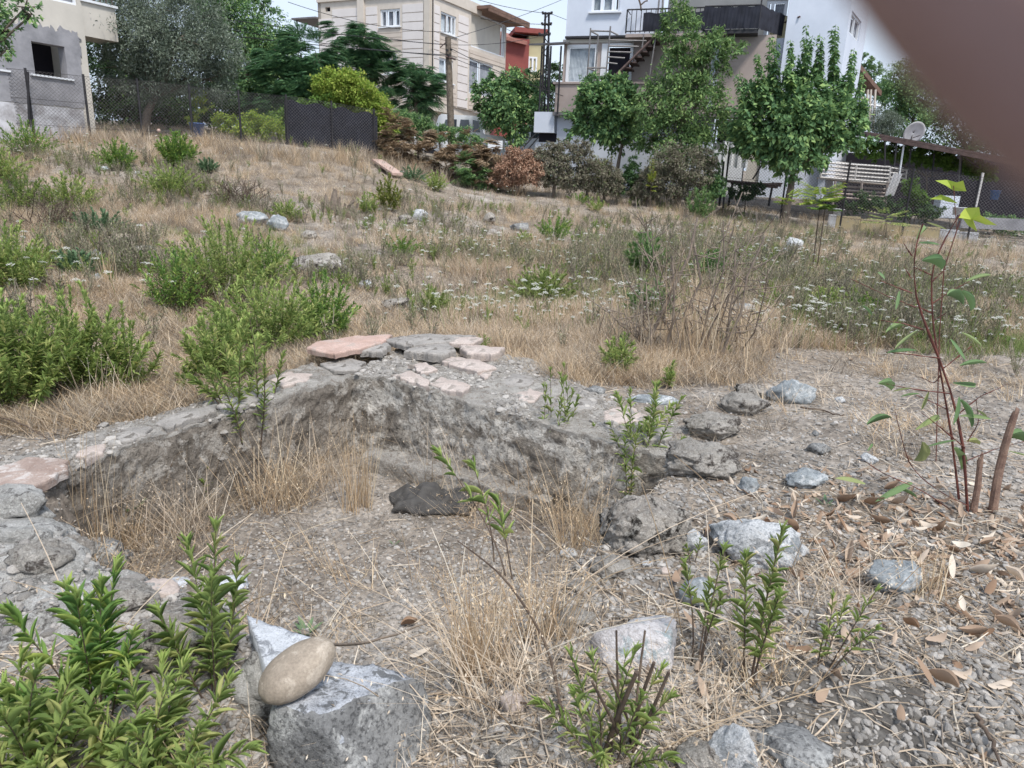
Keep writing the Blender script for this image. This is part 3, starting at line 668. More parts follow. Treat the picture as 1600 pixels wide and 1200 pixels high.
def bush(label, px, py, wpx, hpx, ns=14, nl=30, L_=.06, asp=.2, mat='wild', tipmat='tip', name='leafy_shrub', cat='shrub', group=None,
         indiv=False, start=.25, stem='twig', srad=.0032, bend=.08, shape=.45, lean=(0, 0), tmpl=None, cap=300, sink=.02, base=None):
    g = G(px, py) if base is None else np.asarray(base, float)
    s = ((g-CAM)@Fv)/FPX; w_ = wpx*s/2; h = hpx*s
    root = thing(name, label, cat, g, group)
    st = MB(); PP = []; DD = []; LL = []; TT = []
    for i in range(ns):
        r = math.sqrt((i+.5)/ns); a = i*GOLD+rng.random()*.6
        bx = np.array([math.cos(a), math.sin(a), 0])
        b = g+bx*w_*.22*r; b[2] = float(H(b[0:1], b[1:2])[0])-sink
        tip = g+bx*w_*r*(.8+.25*rng.random())+np.array([lean[0]*h, lean[1]*h, h*(1-shape*r*r)*(.8+.25*rng.random())])
        path, pos, D, l, tt = shoot(b, tip, nl, start if r > .3 else start*.8, L_, bend)
        st.tube(path, np.linspace(srad, srad*.35, len(path)), 5)
        PP.append(pos); DD.append(D); LL.append(l); TT.append(tt)
    PP = np.concatenate(PP); DD = np.concatenate(DD); LL = np.concatenate(LL); TT = np.concatenate(TT)
    st.obj('stem', M[stem], root, True)
    tipm = TT > 1.1
    if indiv:
        mats = np.where(tipm, 1, 0)
        r1 = leafobjs(root, PP[~tipm], DD[~tipm], LL[~tipm], mat, cap=cap)
        r2 = leafobjs(root, PP[tipm], DD[tipm], LL[tipm], tipmat, cap=cap//3)
        mb = MB(); k = 0
        if len(r1): leaves(mb, PP[~tipm][r1], DD[~tipm][r1], LL[~tipm][r1], LL[~tipm][r1]*asp, LANCE); k = 1
        if len(r2): leaves(mb, PP[tipm][r2], DD[tipm][r2], LL[tipm][r2], LL[tipm][r2]*asp, LANCE, mi=1); k = 1
        if k: mb.obj('foliage', [M[mat], M[tipmat]], root, True, kind='stuff')
    else:
        mb = MB(); T = tmpl or (LANCE if L_ > .045 else CARD)
        leaves(mb, PP[~tipm], DD[~tipm], LL[~tipm], LL[~tipm]*asp, T)
        if tipm.any(): leaves(mb, PP[tipm], DD[tipm], LL[tipm], LL[tipm]*asp, T, mi=1)
        mb.obj('foliage', [M[mat], M[tipmat]], root, True, kind='stuff')
    return root

# ---------------------------------------------------------------- foreground plants (leaves one by one)
def fg():
    V = PZ
    G1 = 'leafy shrubs at the lower left corner'
    bush('tall leafy sprig standing in front of the white marble scrap', 335, 1075, 150, 300, 5, 58, .066, mat='wild', indiv=True, shape=.5, start=.12, group=G1, base=PZ(335, 1075, .0), bend=.04, name='leafy_shrub')
    bush('bushy plant in front of the pebbly cement wall, left of the tall sprig', 150, 1120, 230, 260, 8, 52, .068, mat='wild_dark', indiv=True, shape=.5, start=.12, group=G1, base=PZ(150, 1110, .02))
    bush('lowest leafy plant filling the bottom left corner of the picture', 70, 1240, 310, 200, 14, 44, .066, mat='wild', indiv=True, shape=.4, start=.1, group=G1, base=PZ(60, 1230, 0))
    bush('spreading leafy plant at the bottom edge below the tall sprig', 260, 1235, 320, 185, 14, 44, .062, mat='wild', indiv=True, shape=.4, start=.1, group=G1, base=PZ(250, 1225, -.05))
    G2 = 'slender leafy weeds round the pit'
    bush('slender upright weed before the whitish blue rock', 1170, 1065, 90, 310, 3, 66, .055, mat='wild', indiv=True, shape=.45, start=.3, group=G2, bend=.04, srad=.0045)
    bush('weed with bright tips left of the slender upright one, beneath the small grey stone', 1090, 1040, 120, 210, 4, 26, .048, mat='wild', indiv=True, start=.5, group=G2, bend=.06, srad=.004)
    bush('low sprawling weed between the whitish rock and the banded grey rock', 1290, 1040, 150, 130, 5, 16, .045, mat='wild', indiv=True, start=.35, group=G2, lean=(.25, 0))
    bush('bushy regrowth round the cut dark stems at the bottom', 950, 1190, 250, 210, 11, 30, .046, mat='wild', indiv=True, start=.1, group=G2, shape=.6)
    # two-headed weed whose dark stem arches from the cut stems
    g = G(880, 1130); root = thing('leafy_weed', 'thin dark weed arching left over the gravel with two leafy heads', 'weed', g, G2)
    st = MB(); A = [g, PZ(860, 1010, .1), PZ(790, 900, .3), PZ(715, 845, .42)]
    def crv(pts, n=12):
        pts = np.array(pts); t = np.linspace(0, 1, len(pts)); tt = np.linspace(0, 1, n); c = np.stack([np.interp(tt, t, pts[:, k]) for k in range(3)], -1)
        for _ in range(2): c[1:-1] = (c[:-2]+2*c[1:-1]+c[2:])/4
        return c
    st.tube(crv(A), np.linspace(.006, .002, 12), 6)
    heads = []
    for (x0, y0, z0), (x1, y1, z1) in (((790, 900, .3), (690, 715, .62)), ((772, 878, .33), (742, 735, .6)), ((800, 905, .28), (778, 790, .5))):
        a, b = PZ(x0, y0, z0), PZ(x1, y1, z1); p_, pos, D, l, tt = shoot(a, b, 13, .45, .062, .05, 7); st.tube(p_, np.linspace(.003, .0012, len(p_)), 5); leafobjs(root, pos, D, l*1.05, ['wild', 'wild', 'tip'])
    st.obj('stem', M['twig'], root, True)
    # cut stems
    g = G(975, 1165); root = thing('cut_shrub', 'cluster of dark cut-off woody stems rising before the mauve rock', 'shrub stump', g)
    for (x1, y1, r_) in ((1008, 985, .005), (1022, 1035, .008), (995, 1050, .010), (963, 985, .005), (925, 1065, .006), (1045, 1050, .007), (950, 1050, .005)):
        top = PZ(x1, y1, .33-(1165-y1)*.0002); b = g+np.r_[rng.normal(size=2)*.03, -.05]
        MB().tube(crv([b, (b+top)/2+rng.normal(size=3)*.01, top], 6), np.linspace(r_*.9, r_*.6, 6), 8).obj('cut_stem', M['twig'], root, True)
    # wall and rim plants: leaves about 10 px, joined
    bush('dark-stemmed plant rooted in the pit against the left wall, yellowing lower leaves', 385, 735, 165, 240, 10, 64, .066, mat='wild', start=.42, group=G2, shape=.35, stem='twig', srad=.007, indiv=True, cap=260)
    bush('sprig growing from the face of the back wall, yellowish underneath', 868, 700, 70, 120, 9, 48, .055, mat='wild', start=.15, group=G2, indiv=True, base=PZ(868, 690, -.12))
    bush('tallest weed standing behind the dark boulder, with two spear-like heads', 1000, 750, 150, 180, 13, 50, .06, mat='wild', start=.08, group=G2, shape=.55, indiv=True)
    bush('small leafy weed between the wall sprig and the tall weed behind the boulder', 915, 742, 80, 80, 7, 28, .055, mat='wild', start=.1, group=G2, indiv=True)
    bush('little weed on the pit floor in front of the left wall', 320, 775, 40, 45, 4, 16, .05, mat='wild', start=.1, group=G2, indiv=True)
    bush('small bright seedling in front of the small grey stone', 1083, 880, 34, 40, 2, 10, .035, mat='wild', tipmat='wild', group=G2, indiv=True, start=.4)
    # broad soft leaves
    for lab, px, py, s_, n_ in (('grey green rosette growing behind the river cobble', 478, 990, .09, 8), ('three pale round leaves on the ground left of the fallen leaf carpet', 1290, 790, .07, 4),
                            ('single pale leaf sprouting from the pit gravel', 616, 850, .05, 2), ('dusty green rosette at the foot of the left wall grass', 200, 800, .12, 9)):
        g = G(px, py); root = thing('rosette_plant', lab, 'weed', g)
        for k in range(n_):
            a = k*GOLD+.4; D = np.array([[math.cos(a), math.sin(a), .55+.3*rng.random()]])
            leafobjs(root, [g-np.array([0, 0, .01])], D, [s_*(.8+.4*rng.random())], 'mallow', widen=2.4)
fg()

# ---------------------------------------------------------------- eucalyptus sapling and its cut trunk
def eucalyptus():
    g = G(1515, 800); z0 = g[2]; d0 = g[1]
    def Q(px, py, dd=0): return P(px, py, d0+dd)
    root = thing('eucalyptus_sapling', 'young eucalyptus with thin red stems and sparse grey green leaves on the right', 'sapling', g)
    st = MB()
    def br(pts, r0, r1, k=6):
        pts = [Q(*p) if len(p) < 4 else p for p in pts]; pts = np.array(pts); t = np.linspace(0, 1, len(pts)); tt = np.linspace(0, 1, 14)
        c = np.stack([np.interp(tt, t, pts[:, j]) for j in range(3)], -1)
        for _ in range(2): c[1:-1] = (c[:-2]+2*c[1:-1]+c[2:])/4
        st.tube(c, np.linspace(r0, r1, 14), k); return c
    br([(1512, 800), (1508, 700), (1490, 620, .03), (1462, 540, .02), (1430, 480), (1425, 420), (1432, 375), (1442, 350)], .0075, .0022)
    br([(1498, 780, .05), (1490, 690, .08), (1472, 600, .1), (1458, 520, .1), (1452, 440, .1), (1458, 410, .1), (1480, 365, .1), (1500, 335, .1)], .006, .002)
    tw = [((1430, 480), (1385, 462), (1330, 436)), ((1425, 458), (1392, 445), (1375, 438)), ((1443, 515), (1410, 505), (1375, 500)), ((1425, 400), (1412, 380)), ((1424, 435), (1412, 415)),
          ((1455, 430, .1), (1430, 418, .1)), ((1456, 440, .1), (1478, 420, .1)), ((1455, 475, .1), (1490, 452, .1), (1515, 440, .1)), ((1460, 500, .1), (1480, 488, .1)), ((1458, 490, .1), (1430, 478, .1)),
          ((1470, 560), (1430, 555), (1385, 550)), ((1475, 575), (1500, 555), (1520, 540)), ((1485, 615), (1440, 610), (1410, 605), (1385, 600)), ((1500, 645), (1530, 620), (1575, 600)),
          ((1480, 640, .05), (1450, 625), (1432, 618)), ((1508, 700), (1460, 660), (1440, 645)), ((1510, 720), (1560, 700), (1600, 690)), ((1512, 790), (1470, 770, -.1), (1420, 730, -.15), (1398, 640, -.2)),
          ((1490, 800), (1440, 765, -.15), (1380, 740, -.2), (1350, 720, -.25)), ((1470, 585), (1460, 600, .02), (1440, 590)), ((1512, 690), (1530, 660), (1525, 625))]
    for t in tw: br(t, .0028, .0012, 5)
    lf = [((1372, 425), (1380, 435), .9), ((1405, 455), (1400, 480), 1.1), ((1362, 493), (1350, 480), .9), ((1384, 520), (1410, 507), .8), ((1440, 408), (1475, 415), 1.2), ((1435, 516), (1400, 545), 1.3),
          ((1385, 552), (1428, 548), 1.1), ((1510, 440), (1545, 430), 1.1), ((1502, 455), (1520, 482), 1.1), ((1480, 462), (1505, 470), .8), ((1485, 530), (1505, 560), 1.2), ((1502, 520), (1530, 538), 1.0),
          ((1500, 572), (1538, 566), 1.1), ((1488, 598), (1525, 602), 1.2), ((1372, 600), (1395, 605), .9), ((1395, 612), (1420, 608), .9), ((1408, 620), (1432, 616), .9), ((1440, 640), (1450, 615), .9),
          ((1355, 664), (1390, 650), 1.0), ((1430, 672), (1470, 650), 1.3), ((1450, 698), (1490, 690), 1.2), ((1500, 650), (1545, 655), 1.2), ((1525, 640), (1540, 652), .8), ((1510, 690), (1530, 692), 1.1),
          ((1440, 690), (1435, 720), 1.1), ((1352, 757), (1305, 748), 1.4), ((1425, 755), (1370, 782), 1.3), ((1405, 765), (1430, 775), 1.0), ((1355, 705), (1362, 695), .8), ((1570, 685), (1605, 685), 1.2), ((1575, 705), (1610, 715), 1.2),
          ((1498, 620), (1490, 660), 1.2), ((1500, 625), (1520, 665), 1.1), ((1490, 700), (1505, 730), 1.0), ((1432, 375), (1447, 355), .9), ((1448, 348), (1475, 358), .8), ((1435, 380), (1462, 382), .9)]
    PP = np.array([Q(*a) for a, b, c in lf]); EE = np.array([Q(b[0], b[1], .04*((i % 5)-2)) for i, (a, b, c) in enumerate(lf)])
    D = EE-PP; LLn = np.linalg.norm(D, axis=1)*.95+.02
    up = np.tile([0., -.5, .8], (len(D), 1))+rng.normal(size=D.shape)*.3
    leafobjs(root, PP, D, LLn, 'euc', up, widen=1.6)
    st.V = [v+.0012*rng.normal(size=v.shape) for v in st.V]; st.obj('stem', M['redstem'], root, True)
    st2 = thing('cut_stump', 'two splintered reddish brown cut stems beside the eucalyptus sapling', 'tree stump', G(1545, 795))
    for pts, r0, r1 in ((((1550, 805), (1560, 740), (1572, 690), (1586, 645)), .022, .016), (((1520, 805), (1528, 760), (1532, 715)), .018, .012)):
        q = np.array([Q(*p) for p in pts]); t = np.linspace(0, 1, len(q)); tt = np.linspace(0, 1, 9); c = np.stack([np.interp(tt, t, q[:, j]) for j in range(3)], -1)
        mb = MB().tube(c, np.linspace(r0, r1, 9), 10)
        V = mb.V[0]; V += (.004*fbm(V, 40, 2, 4))[:, None]; top = V[-10:]; top[:, 2] += np.linspace(-.03, .03, 10)*np.sign(np.sin(np.arange(10)*.9+1)); mb.V[2][:10] = top; mb.V[2][10] = top.mean(0)
        mb.obj('cut_stem', [M['stumpwood']], st2, False)
M['stumpwood'] = plain('splintered_wood', (.3, .2, .15), .85, (.15, .09, .07), 14, .5)
eucalyptus()
def figsap():
    g = G(1395, 560); d0 = 3.9
    g = np.array(P(1480, 640, d0)); g[2] = float(H(g[0:1], g[1:2])[0]); Q = lambda px, py, dd=0: P(px, py, d0+dd)
    root = thing('fig_sapling', 'yellow green lobed fig leaves on a thin stem before the white kerb stones', 'sapling', g)
    st = MB(); c = np.array([g, Q(1468, 520), Q(1475, 420), Q(1495, 360), Q(1500, 345)]); st.tube(c, .003, 5); st.tube([Q(1495, 360), Q(1492, 320), Q(1490, 290)], .002, 5); st.obj('stem', M['redstem'], root)
    for pts in (((1461, 282), (1480, 281), (1495, 285), (1505, 282), (1510, 299), (1490, 298), (1478, 290)), ((1453, 311), (1470, 304), (1485, 309), (1497, 318), (1480, 315), (1468, 310)),
                ((1500, 335), (1508, 325), (1530, 324), (1532, 336), (1558, 352), (1540, 351), (1520, 342), (1527, 362), (1512, 352), (1505, 342), (1496, 340))):
        q = np.array([Q(x, y, .03*math.sin(i*1.7)) for i, (x, y) in enumerate(pts)]); c = q.mean(0)+np.array([0, .015, -.005]); n = len(q)
        MB().add(np.r_[q, [c]], [[i, (i+1) % n, n] for i in range(n)]).obj('leaf', M['fig'], root, False)
figsap()

# ---------------------------------------------------------------- bushes across the lot
GB = 'green shrubs scattered over the vacant lot'
BL = [ # label, px, py, w, h, stems, leaves, len, mat
 ('big bright green shrub at the left edge beside the long left wall', 20, 640, 170, 190, 34, 44, .06, 'wild'),
 ('taller bright green shrub right of the one at the left edge', 120, 612, 150, 165, 26, 42, .055, 'wild'),
 ('airy outer shrub hanging toward the wall, dry grass under it', 195, 612, 110, 140, 14, 34, .055, 'wild'),
 ('little green tuft on bare soil behind the left wall', 215, 612, 34, 50, 5, 22, .045, 'wild'),
 ('second little green tuft behind the left wall, nearer the wall plant', 295, 612, 34, 42, 5, 22, .045, 'wild'),
 ('bright shrub directly behind the wall plant, lowest of the big clump', 350, 600, 130, 130, 24, 38, .05, 'wild'),
 ('wide shrub in the middle of the big clump', 420, 545, 200, 120, 40, 40, .05, 'wild'),
 ('right-hand shrub of the big clump, beside the terracotta slab', 505, 530, 110, 105, 24, 36, .05, 'wild_dark'),
 ('tall shrub at the back of the big clump', 355, 470, 190, 135, 40, 38, .055, 'wild'),
 ('dark thin shrub left of the back of the big clump, dead stems below', 275, 490, 100, 110, 18, 30, .05, 'wild_dark'),
 ('rounded shrub behind the clump next to the long rock', 420, 440, 90, 75, 20, 32, .05, 'wild_dark'),
 ('leafy shrub at the left edge above the propped slab', 30, 455, 120, 105, 26, 34, .06, 'wild'),
 ('shrub in the left slope with dead twigs round it', 110, 330, 95, 60, 24, 26, .07, 'wild'),
 ('upper left shrub before the unfinished house', 45, 245, 90, 60, 22, 26, .08, 'wild_dark'),
 ('shrub at the very left edge below the upper left one', 5, 285, 80, 55, 20, 26, .08, 'wild'),
 ('low green shrub at the left edge of the slope', 35, 330, 90, 60, 20, 26, .07, 'wild'),
 ('rounded dark shrub alone below the house corner', 185, 264, 56, 48, 22, 26, .08, 'wild_dark'),
 ('upright cane-like shrub on the slope, taller half behind', 278, 262, 64, 58, 24, 26, .11, 'wild_dark'),
 ('soft green shrub in front of the cane-like one', 268, 308, 92, 55, 26, 28, .07, 'wild'),
 ('small shrub leaning over the grey rock pair', 448, 345, 55, 32, 14, 22, .06, 'wild'),
 ('round green shrub before the dead brown hedge', 680, 297, 40, 28, 14, 22, .08, 'wild'),
 ('yellowish fern-like shrub in mid field', 606, 330, 44, 58, 12, 24, .1, 'yg2'),
 ('small shrub left of the fern-like one', 575, 335, 34, 34, 10, 20, .07, 'wild'),
 ('two-headed dark green shrub in the middle of the field', 866, 378, 64, 46, 18, 24, .06, 'wild_dark'),
 ('little green shrub beside the long low dark stone', 818, 384, 28, 24, 8, 20, .06, 'wild'),
 ('yellow green shrub speckled with white flowers', 848, 470, 112, 56, 30, 30, .05, 'yg1'),
 ('small green shrub among the white flowers', 732, 402, 40, 28, 10, 20, .05, 'wild'),
 ('low green shrub in the flower meadow, left', 628, 398, 66, 30, 14, 20, .05, 'wild_dark'),
 ('green weed behind the rubble on the back wall', 675, 492, 50, 46, 10, 24, .05, 'yg1'),
 ('grey green bush with pale leaves by the dead hedge', 645, 282, 50, 24, 12, 20, .06, 'mallow'),
 ('mallow patch with bluish leaves on the slope', 155, 365, 90, 38, 20, 24, .05, 'mallow'),
 ('mallow patch left of the propped brown slab', 120, 430, 70, 40, 16, 24, .05, 'mallow'),
 ('small bluish plant on the upper slope', 325, 268, 36, 20, 10, 20, .07, 'mallow'),
 ('small shrub growing on straw behind the back wall', 965, 585, 60, 64, 9, 30, .05, 'wild'),
 ('single upright sprig on straw behind the flat blue stone', 1045, 606, 18, 40, 3, 20, .05, 'wild'),
 ('green shrub in the flowery patch right of the bare stems', 1290, 490, 70, 46, 16, 26, .05, 'wild'),
 ('dark green weed beside the flowery patch', 1345, 490, 50, 34, 10, 22, .05, 'wild_dark'),
 ('pale weed behind the sapling stem', 1440, 480, 60, 34, 10, 22, .05, 'yg1'),
 ('low bright weed at the right picture edge', 1570, 465, 70, 34, 14, 22, .05, 'yg1'),
 ('dark shrub before the grey hedge, in shade', 905, 318, 36, 18, 8, 20, .08, 'wild_dark'),
 ('green shrub below the tall ash tree', 930, 330, 30, 20, 8, 20, .08, 'wild'),
 ('oleander leaf tuft standing among bare stems', 1092, 345, 44, 56, 12, 16, .14, 'oleander'),
 ('oleander shoots on the left side of the bare stems', 1005, 430, 56, 70, 12, 18, .11, 'oleander'),
 ('lower oleander shoots inside the bare stems', 1015, 500, 70, 60, 12, 18, .1, 'oleander'),
 ('oleander shoots on the right side of the bare stems', 1110, 440, 56, 50, 10, 18, .1, 'oleander'),
]
M['oleander'] = leafmat('oleander_leaf', (.1, .19, .07), (.2, .31, .12), (.3, .38, .16))
M['yg1'] = leafmat('light_weed_leaf', (.2, .28, .08), (.3, .37, .12), (.4, .42, .18))
M['yg2'] = leafmat('fern_leaf', (.15, .2, .05), (.26, .29, .08), (.34, .32, .1))
for lab, px, py, w_, h_, ns_, nl_, l_, mt_ in BL:
    bush(lab, px, py, w_*1.2, h_, int(ns_*1.6), int(nl_*(2.0 if l_ < .065 else 1.7)), l_*1.08, .25 if mt_ != 'mallow' else .7, mt_, 'tip' if mt_ == 'wild' else mt_, group=GB, shape=.62, start=.15, bend=.16, tmpl=None if mt_ != 'mallow' else CARD)

# small saplings with compound leaves
def sapling(label, px, py, topx, topy, wpx, hpx, mat, n=14, leafl=.12):
    g = G(px, py); s = ((g-CAM)@Fv)/FPX; top = P(topx, topy, g[1]); root = thing('sapling', label, 'sapling', g, 'thin saplings standing in the lot')
    MB().tube([g-[0, 0, .05], (g+top)/2+rng.normal(size=3)*.01, top], [.012, .009, .006], 5).obj('stem', M['twig'], root, True)
    mb = MB(); PP = []; DD = []
    for i in range(n):
        a = i*GOLD; rr = wpx*s/2*(.5+.5*rng.random()); z = hpx*s*(rng.random()-.35)
        c = top+np.array([0, 0, z*.5-.05]); e = top+np.array([math.cos(a)*rr, math.sin(a)*rr, z])
        for t in np.linspace(.3, 1, 7):
            p = c+(e-c)*t; dr = unit(e-c); sd = unit(np.cross(dr, [0, 0, 1.0]))
            for k in (-1, 1): PP.append(p); DD.append(dr*.5+sd*k-np.array([0, 0, .25]))
    leaves(mb, PP, DD, leafl*(.8+.4*rng.random(len(PP))), leafl*.45, CARD)
    mb.obj('foliage', M[mat], root, kind='stuff')
sapling('sapling with a flat yellow green crown in front of the white slatted cart', 1270, 420, 1283, 305, 84, 40, 'vine', 18)
sapling('thin sapling right beside the flat-crowned one', 1276, 425, 1290, 320, 50, 20, 'vinedk', 8)
sapling('short dark sapling with fern leaves before the yellow kerb stones', 1384, 376, 1386, 342, 90, 26, 'wild', 16)
sapling('yellow leaved thin sapling before the grey hedge', 945, 320, 938, 268, 34, 44, 'yellowgreen', 10)
sapling('very thin sapling with yellow leaves all along, left of the ash trunk', 1016, 330, 1017, 290, 14, 60, 'yellowgreen', 9)
sapling('low sapling with yellowish leaves under the mulberry tree', 1178, 380, 1232, 310, 50, 26, 'vine', 10)
sapling('leafy sapling at the fence behind the slatted cart', 1420, 345, 1424, 300, 40, 66, 'vinedk', 16)

# bare stemmed shrub
def bareshrub():
    g = G(1075, 560); root = thing('bare_shrub', 'shrub of broken bare brown stems bristling in the middle of the lot', 'shrub', g); d0 = g[1]
    L_ = [((1000, 545), (1090, 340), .012), ((1080, 560), (1085, 385), .010), ((1035, 560), (1050, 400), .009), ((1095, 560), (1150, 380), .008), ((1120, 560), (1195, 370), .008), ((1105, 565), (1188, 345), .005), ((1060, 550), (1002, 380), .005),
          ((1090, 550), (1130, 345), .006), ((1050, 540), (975, 430), .005), ((1110, 560), (1220, 470), .004), ((1060, 560), (960, 500), .004), ((1030, 560), (940, 480), .004), ((1070, 560), (1000, 330), .004), ((1090, 560), (1160, 300), .004), ((1130, 560), (1150, 430), .007), ((1150, 555), (1200, 420), .005), ((1020, 550), (1010, 440), .006)]
    tw = MB()
    for (a, b, r_) in L_:
        A = P(a[0], a[1], d0+rng.normal()*.15); A[2] = float(H(A[0:1], A[1:2])[0])-.03; B = P(b[0], b[1], d0+rng.normal()*.25); c = np.array([A, A*.6+B*.4+rng.normal(size=3)*.05, A*.3+B*.7+rng.normal(size=3)*.04, B])
        MB().tube(c, np.linspace(r_*1.5, r_*1.0, 4), 6).obj('bare_stem', M['greystem'], root, True)
        for k in range(14):
            t = .25+.7*rng.random(); p = c[0]+(c[-1]-c[0])*t; e = p+np.array([rng.normal()*.16, rng.normal()*.12, .12*rng.normal()+.08]); tw.tube([p, (p+e)/2+rng.normal(size=3)*.015, e], [.005, .004, .0025], 4)
    tw.obj('twig', M['greystem'], root, kind='stuff')
bareshrub()
def deadtwigs(label, px, py, wpx, hpx, n=40, mat='twig'):
    g = G(px, py); s = ((g-CAM)@Fv)/FPX; root = thing('dead_brush', label, 'dead shrub', g); mb = MB()
    for i in range(n):
        a = rng.random()*6.28; e = g+np.array([math.cos(a)*wpx*s*.5*rng.random()**.5, math.sin(a)*wpx*s*.4, hpx*s*(.3+.7*rng.random())]); b = g+rng.normal(size=3)*[wpx*s*.12, wpx*s*.1, 0]
        m_ = (b+e)/2+rng.normal(size=3)*.06; mb.tube([b, m_, e], [.008, .006, .003], 4)
        for k in range(3): q = m_+(e-m_)*rng.random(); mb.tube([q, q+rng.normal(size=3)*.12], [.004, .002], 3)
    mb.obj('twigs', M[mat], root, kind='stuff')
deadtwigs('heap of dead brown twigs on the slope left of the grey rock pair', 370, 320, 110, 40, 60)
deadtwigs('dead twigs poking out below the slope shrub', 75, 360, 110, 60, 40)
deadtwigs('dead stems under the dark thin shrub', 285, 480, 110, 60, 30)
def splitstump():
    g = G(524, 335); s = ((g-CAM)@Fv)/FPX; root = thing('tree_stump', 'split grey tree stump with splintered upright shards in the field', 'tree stump', g)
    for (x, h, r_, ln) in ((-10, 30, 6, -3), (-4, 38, 6, 4), (3, 26, 4, 3), (12, 16, 4, 4), (20, 24, 3, 9), (-14, 16, 5, -4), (27, 18, 2, 8)):
        b = g+np.array([x*s, rng.normal()*.05, -.1]); e = b+np.array([ln*s, 0, h*s+.1]); mb = MB().tube([b, (b+e)/2, e], [r_*s*1.2, r_*s, r_*s*.25], 7); mb.V[0] += .02*rng.normal(size=mb.V[0].shape); mb.obj('shard', M['greystem'], root)
splitstump()

# ---------------------------------------------------------------- scattering through geometry nodes (uncountable cover only)
def scatter(name, label, cat, Pts, Rot, Scl, protos):
    col = bpy.data.collections.new(name+'_kinds')
    for i, (me) in enumerate(protos):
        o = bpy.data.objects.new('%s_kind_%02d' % (name, i), me); col.objects.link(o)
    me = bpy.data.meshes.new(name); n = len(Pts); me.vertices.add(n); me.vertices.foreach_set('co', np.asarray(Pts, np.float32).ravel())
    a = me.attributes.new('rot', 'FLOAT_VECTOR', 'POINT'); a.data.foreach_set('vector', np.asarray(Rot, np.float32).ravel())
    a = me.attributes.new('scl', 'FLOAT_VECTOR', 'POINT'); a.data.foreach_set('vector', np.asarray(Scl, np.float32).ravel())
    a = me.attributes.new('idx', 'INT', 'POINT'); a.data.foreach_set('value', rng.integers(0, len(protos), n).astype(np.int32))
    o = link(name, me); tag(o, label, cat, kind='stuff')
    ng = bpy.data.node_groups.new(name, 'GeometryNodeTree'); ng.interface.new_socket('Geometry', in_out='INPUT', socket_type='NodeSocketGeometry'); ng.interface.new_socket('Geometry', in_out='OUTPUT', socket_type='NodeSocketGeometry')
    gi, go = N(ng, 'NodeGroupInput'), N(ng, 'NodeGroupOutput'); ip = N(ng, 'GeometryNodeInstanceOnPoints'); ci = N(ng, 'GeometryNodeCollectionInfo')
    ci.inputs[0].default_value = col; ci.inputs['Separate Children'].default_value = True; ci.inputs['Reset Children'].default_value = True
    def att(nm, ty): q = N(ng, 'GeometryNodeInputNamedAttribute', data_type=ty); q.inputs[0].default_value = nm; return q.outputs[0]
    er = N(ng, 'FunctionNodeEulerToRotation'); lk = ng.links.new
    lk(att('rot', 'FLOAT_VECTOR'), er.inputs[0]); lk(gi.outputs[0], ip.inputs['Points']); lk(ci.outputs[0], ip.inputs['Instance']); ip.inputs['Pick Instance'].default_value = True
    lk(att('idx', 'INT'), ip.inputs['Instance Index']); lk(er.outputs[0], ip.inputs['Rotation']); lk(att('scl', 'FLOAT_VECTOR'), ip.inputs['Scale']); lk(ip.outputs[0], go.inputs[0])
    md = o.modifiers.new('scatter', 'NODES'); md.node_group = ng
    return o
def tuft(n, h, spread, wid, lean, mat, seed, seeds=0, curl=.3):
    r = np.random.default_rng(seed); mb = MB()
    V = []; F = []
    k = 4
    for i in range(n):
        a = r.random()*6.283; b = np.array([math.cos(a), math.sin(a), 0])*spread*r.random()**.7; dr = r.random()*6.283; le = lean*(.2+r.random()); hh = h*(.45+.6*r.random())
        u = np.array([math.cos(dr), math.sin(dr), 0]); sd = np.array([-u[1], u[0], 0])*wid*(.6+.7*r.random())/2
        if r.random() < .5: sd = sd*.5+u*wid*.35
        base = len(V)
        for j in range(k):
            t = j/(k-1); p = b+u*hh*le*(t+curl*t*t)+np.array([0, 0, hh*t*(1-curl*le*.6*t)]); ww = (1-.85*t)
            V += [p-sd*ww, p+sd*ww]
        for j in range(k-1): q = base+2*j; F += [[q, q+1, q+3], [q, q+3, q+2]]
        for j in range(seeds if r.random() < .45 else 0):
            t = .75+.25*r.random(); p = b+u*hh*le*(t+curl*t*t)+np.array([0, 0, hh*t*(1-curl*le*.6*t)]); d = np.array([r.normal(), r.normal(), -.6]); d = d/np.linalg.norm(d)*.015; s_ = np.cross(d, [0, 0, 1])*.2
            q = len(V); V += [p, p+d*.5+s_, p+d, p+d*.5-s_]; F += [[q, q+1, q+2], [q, q+2, q+3]]
    return mb.add(np.array(V), np.array(F)).mesh('grass_kind', M[mat])
def weedproto(seed, mat, stemmat, n=7, h=.3, L_=.035, asp=.35):
    st = MB(); mb = MB(); r = np.random.default_rng(seed)
    for i in range(n):
        a = r.random()*6.28; tip = np.array([math.cos(a)*h*.4*r.random(), math.sin(a)*h*.4*r.random(), h*(.6+.5*r.random())]); path, pos, D, l, tt = shoot(np.zeros(3), tip, 14, .15, L_, .08, 3); leaves(mb, pos, D, l, l*asp, CARD)
        mb.tube(path[::2], .0025, 3, 1)
    return mb.mesh('weed_kind', [M[mat], M[stemmat]])
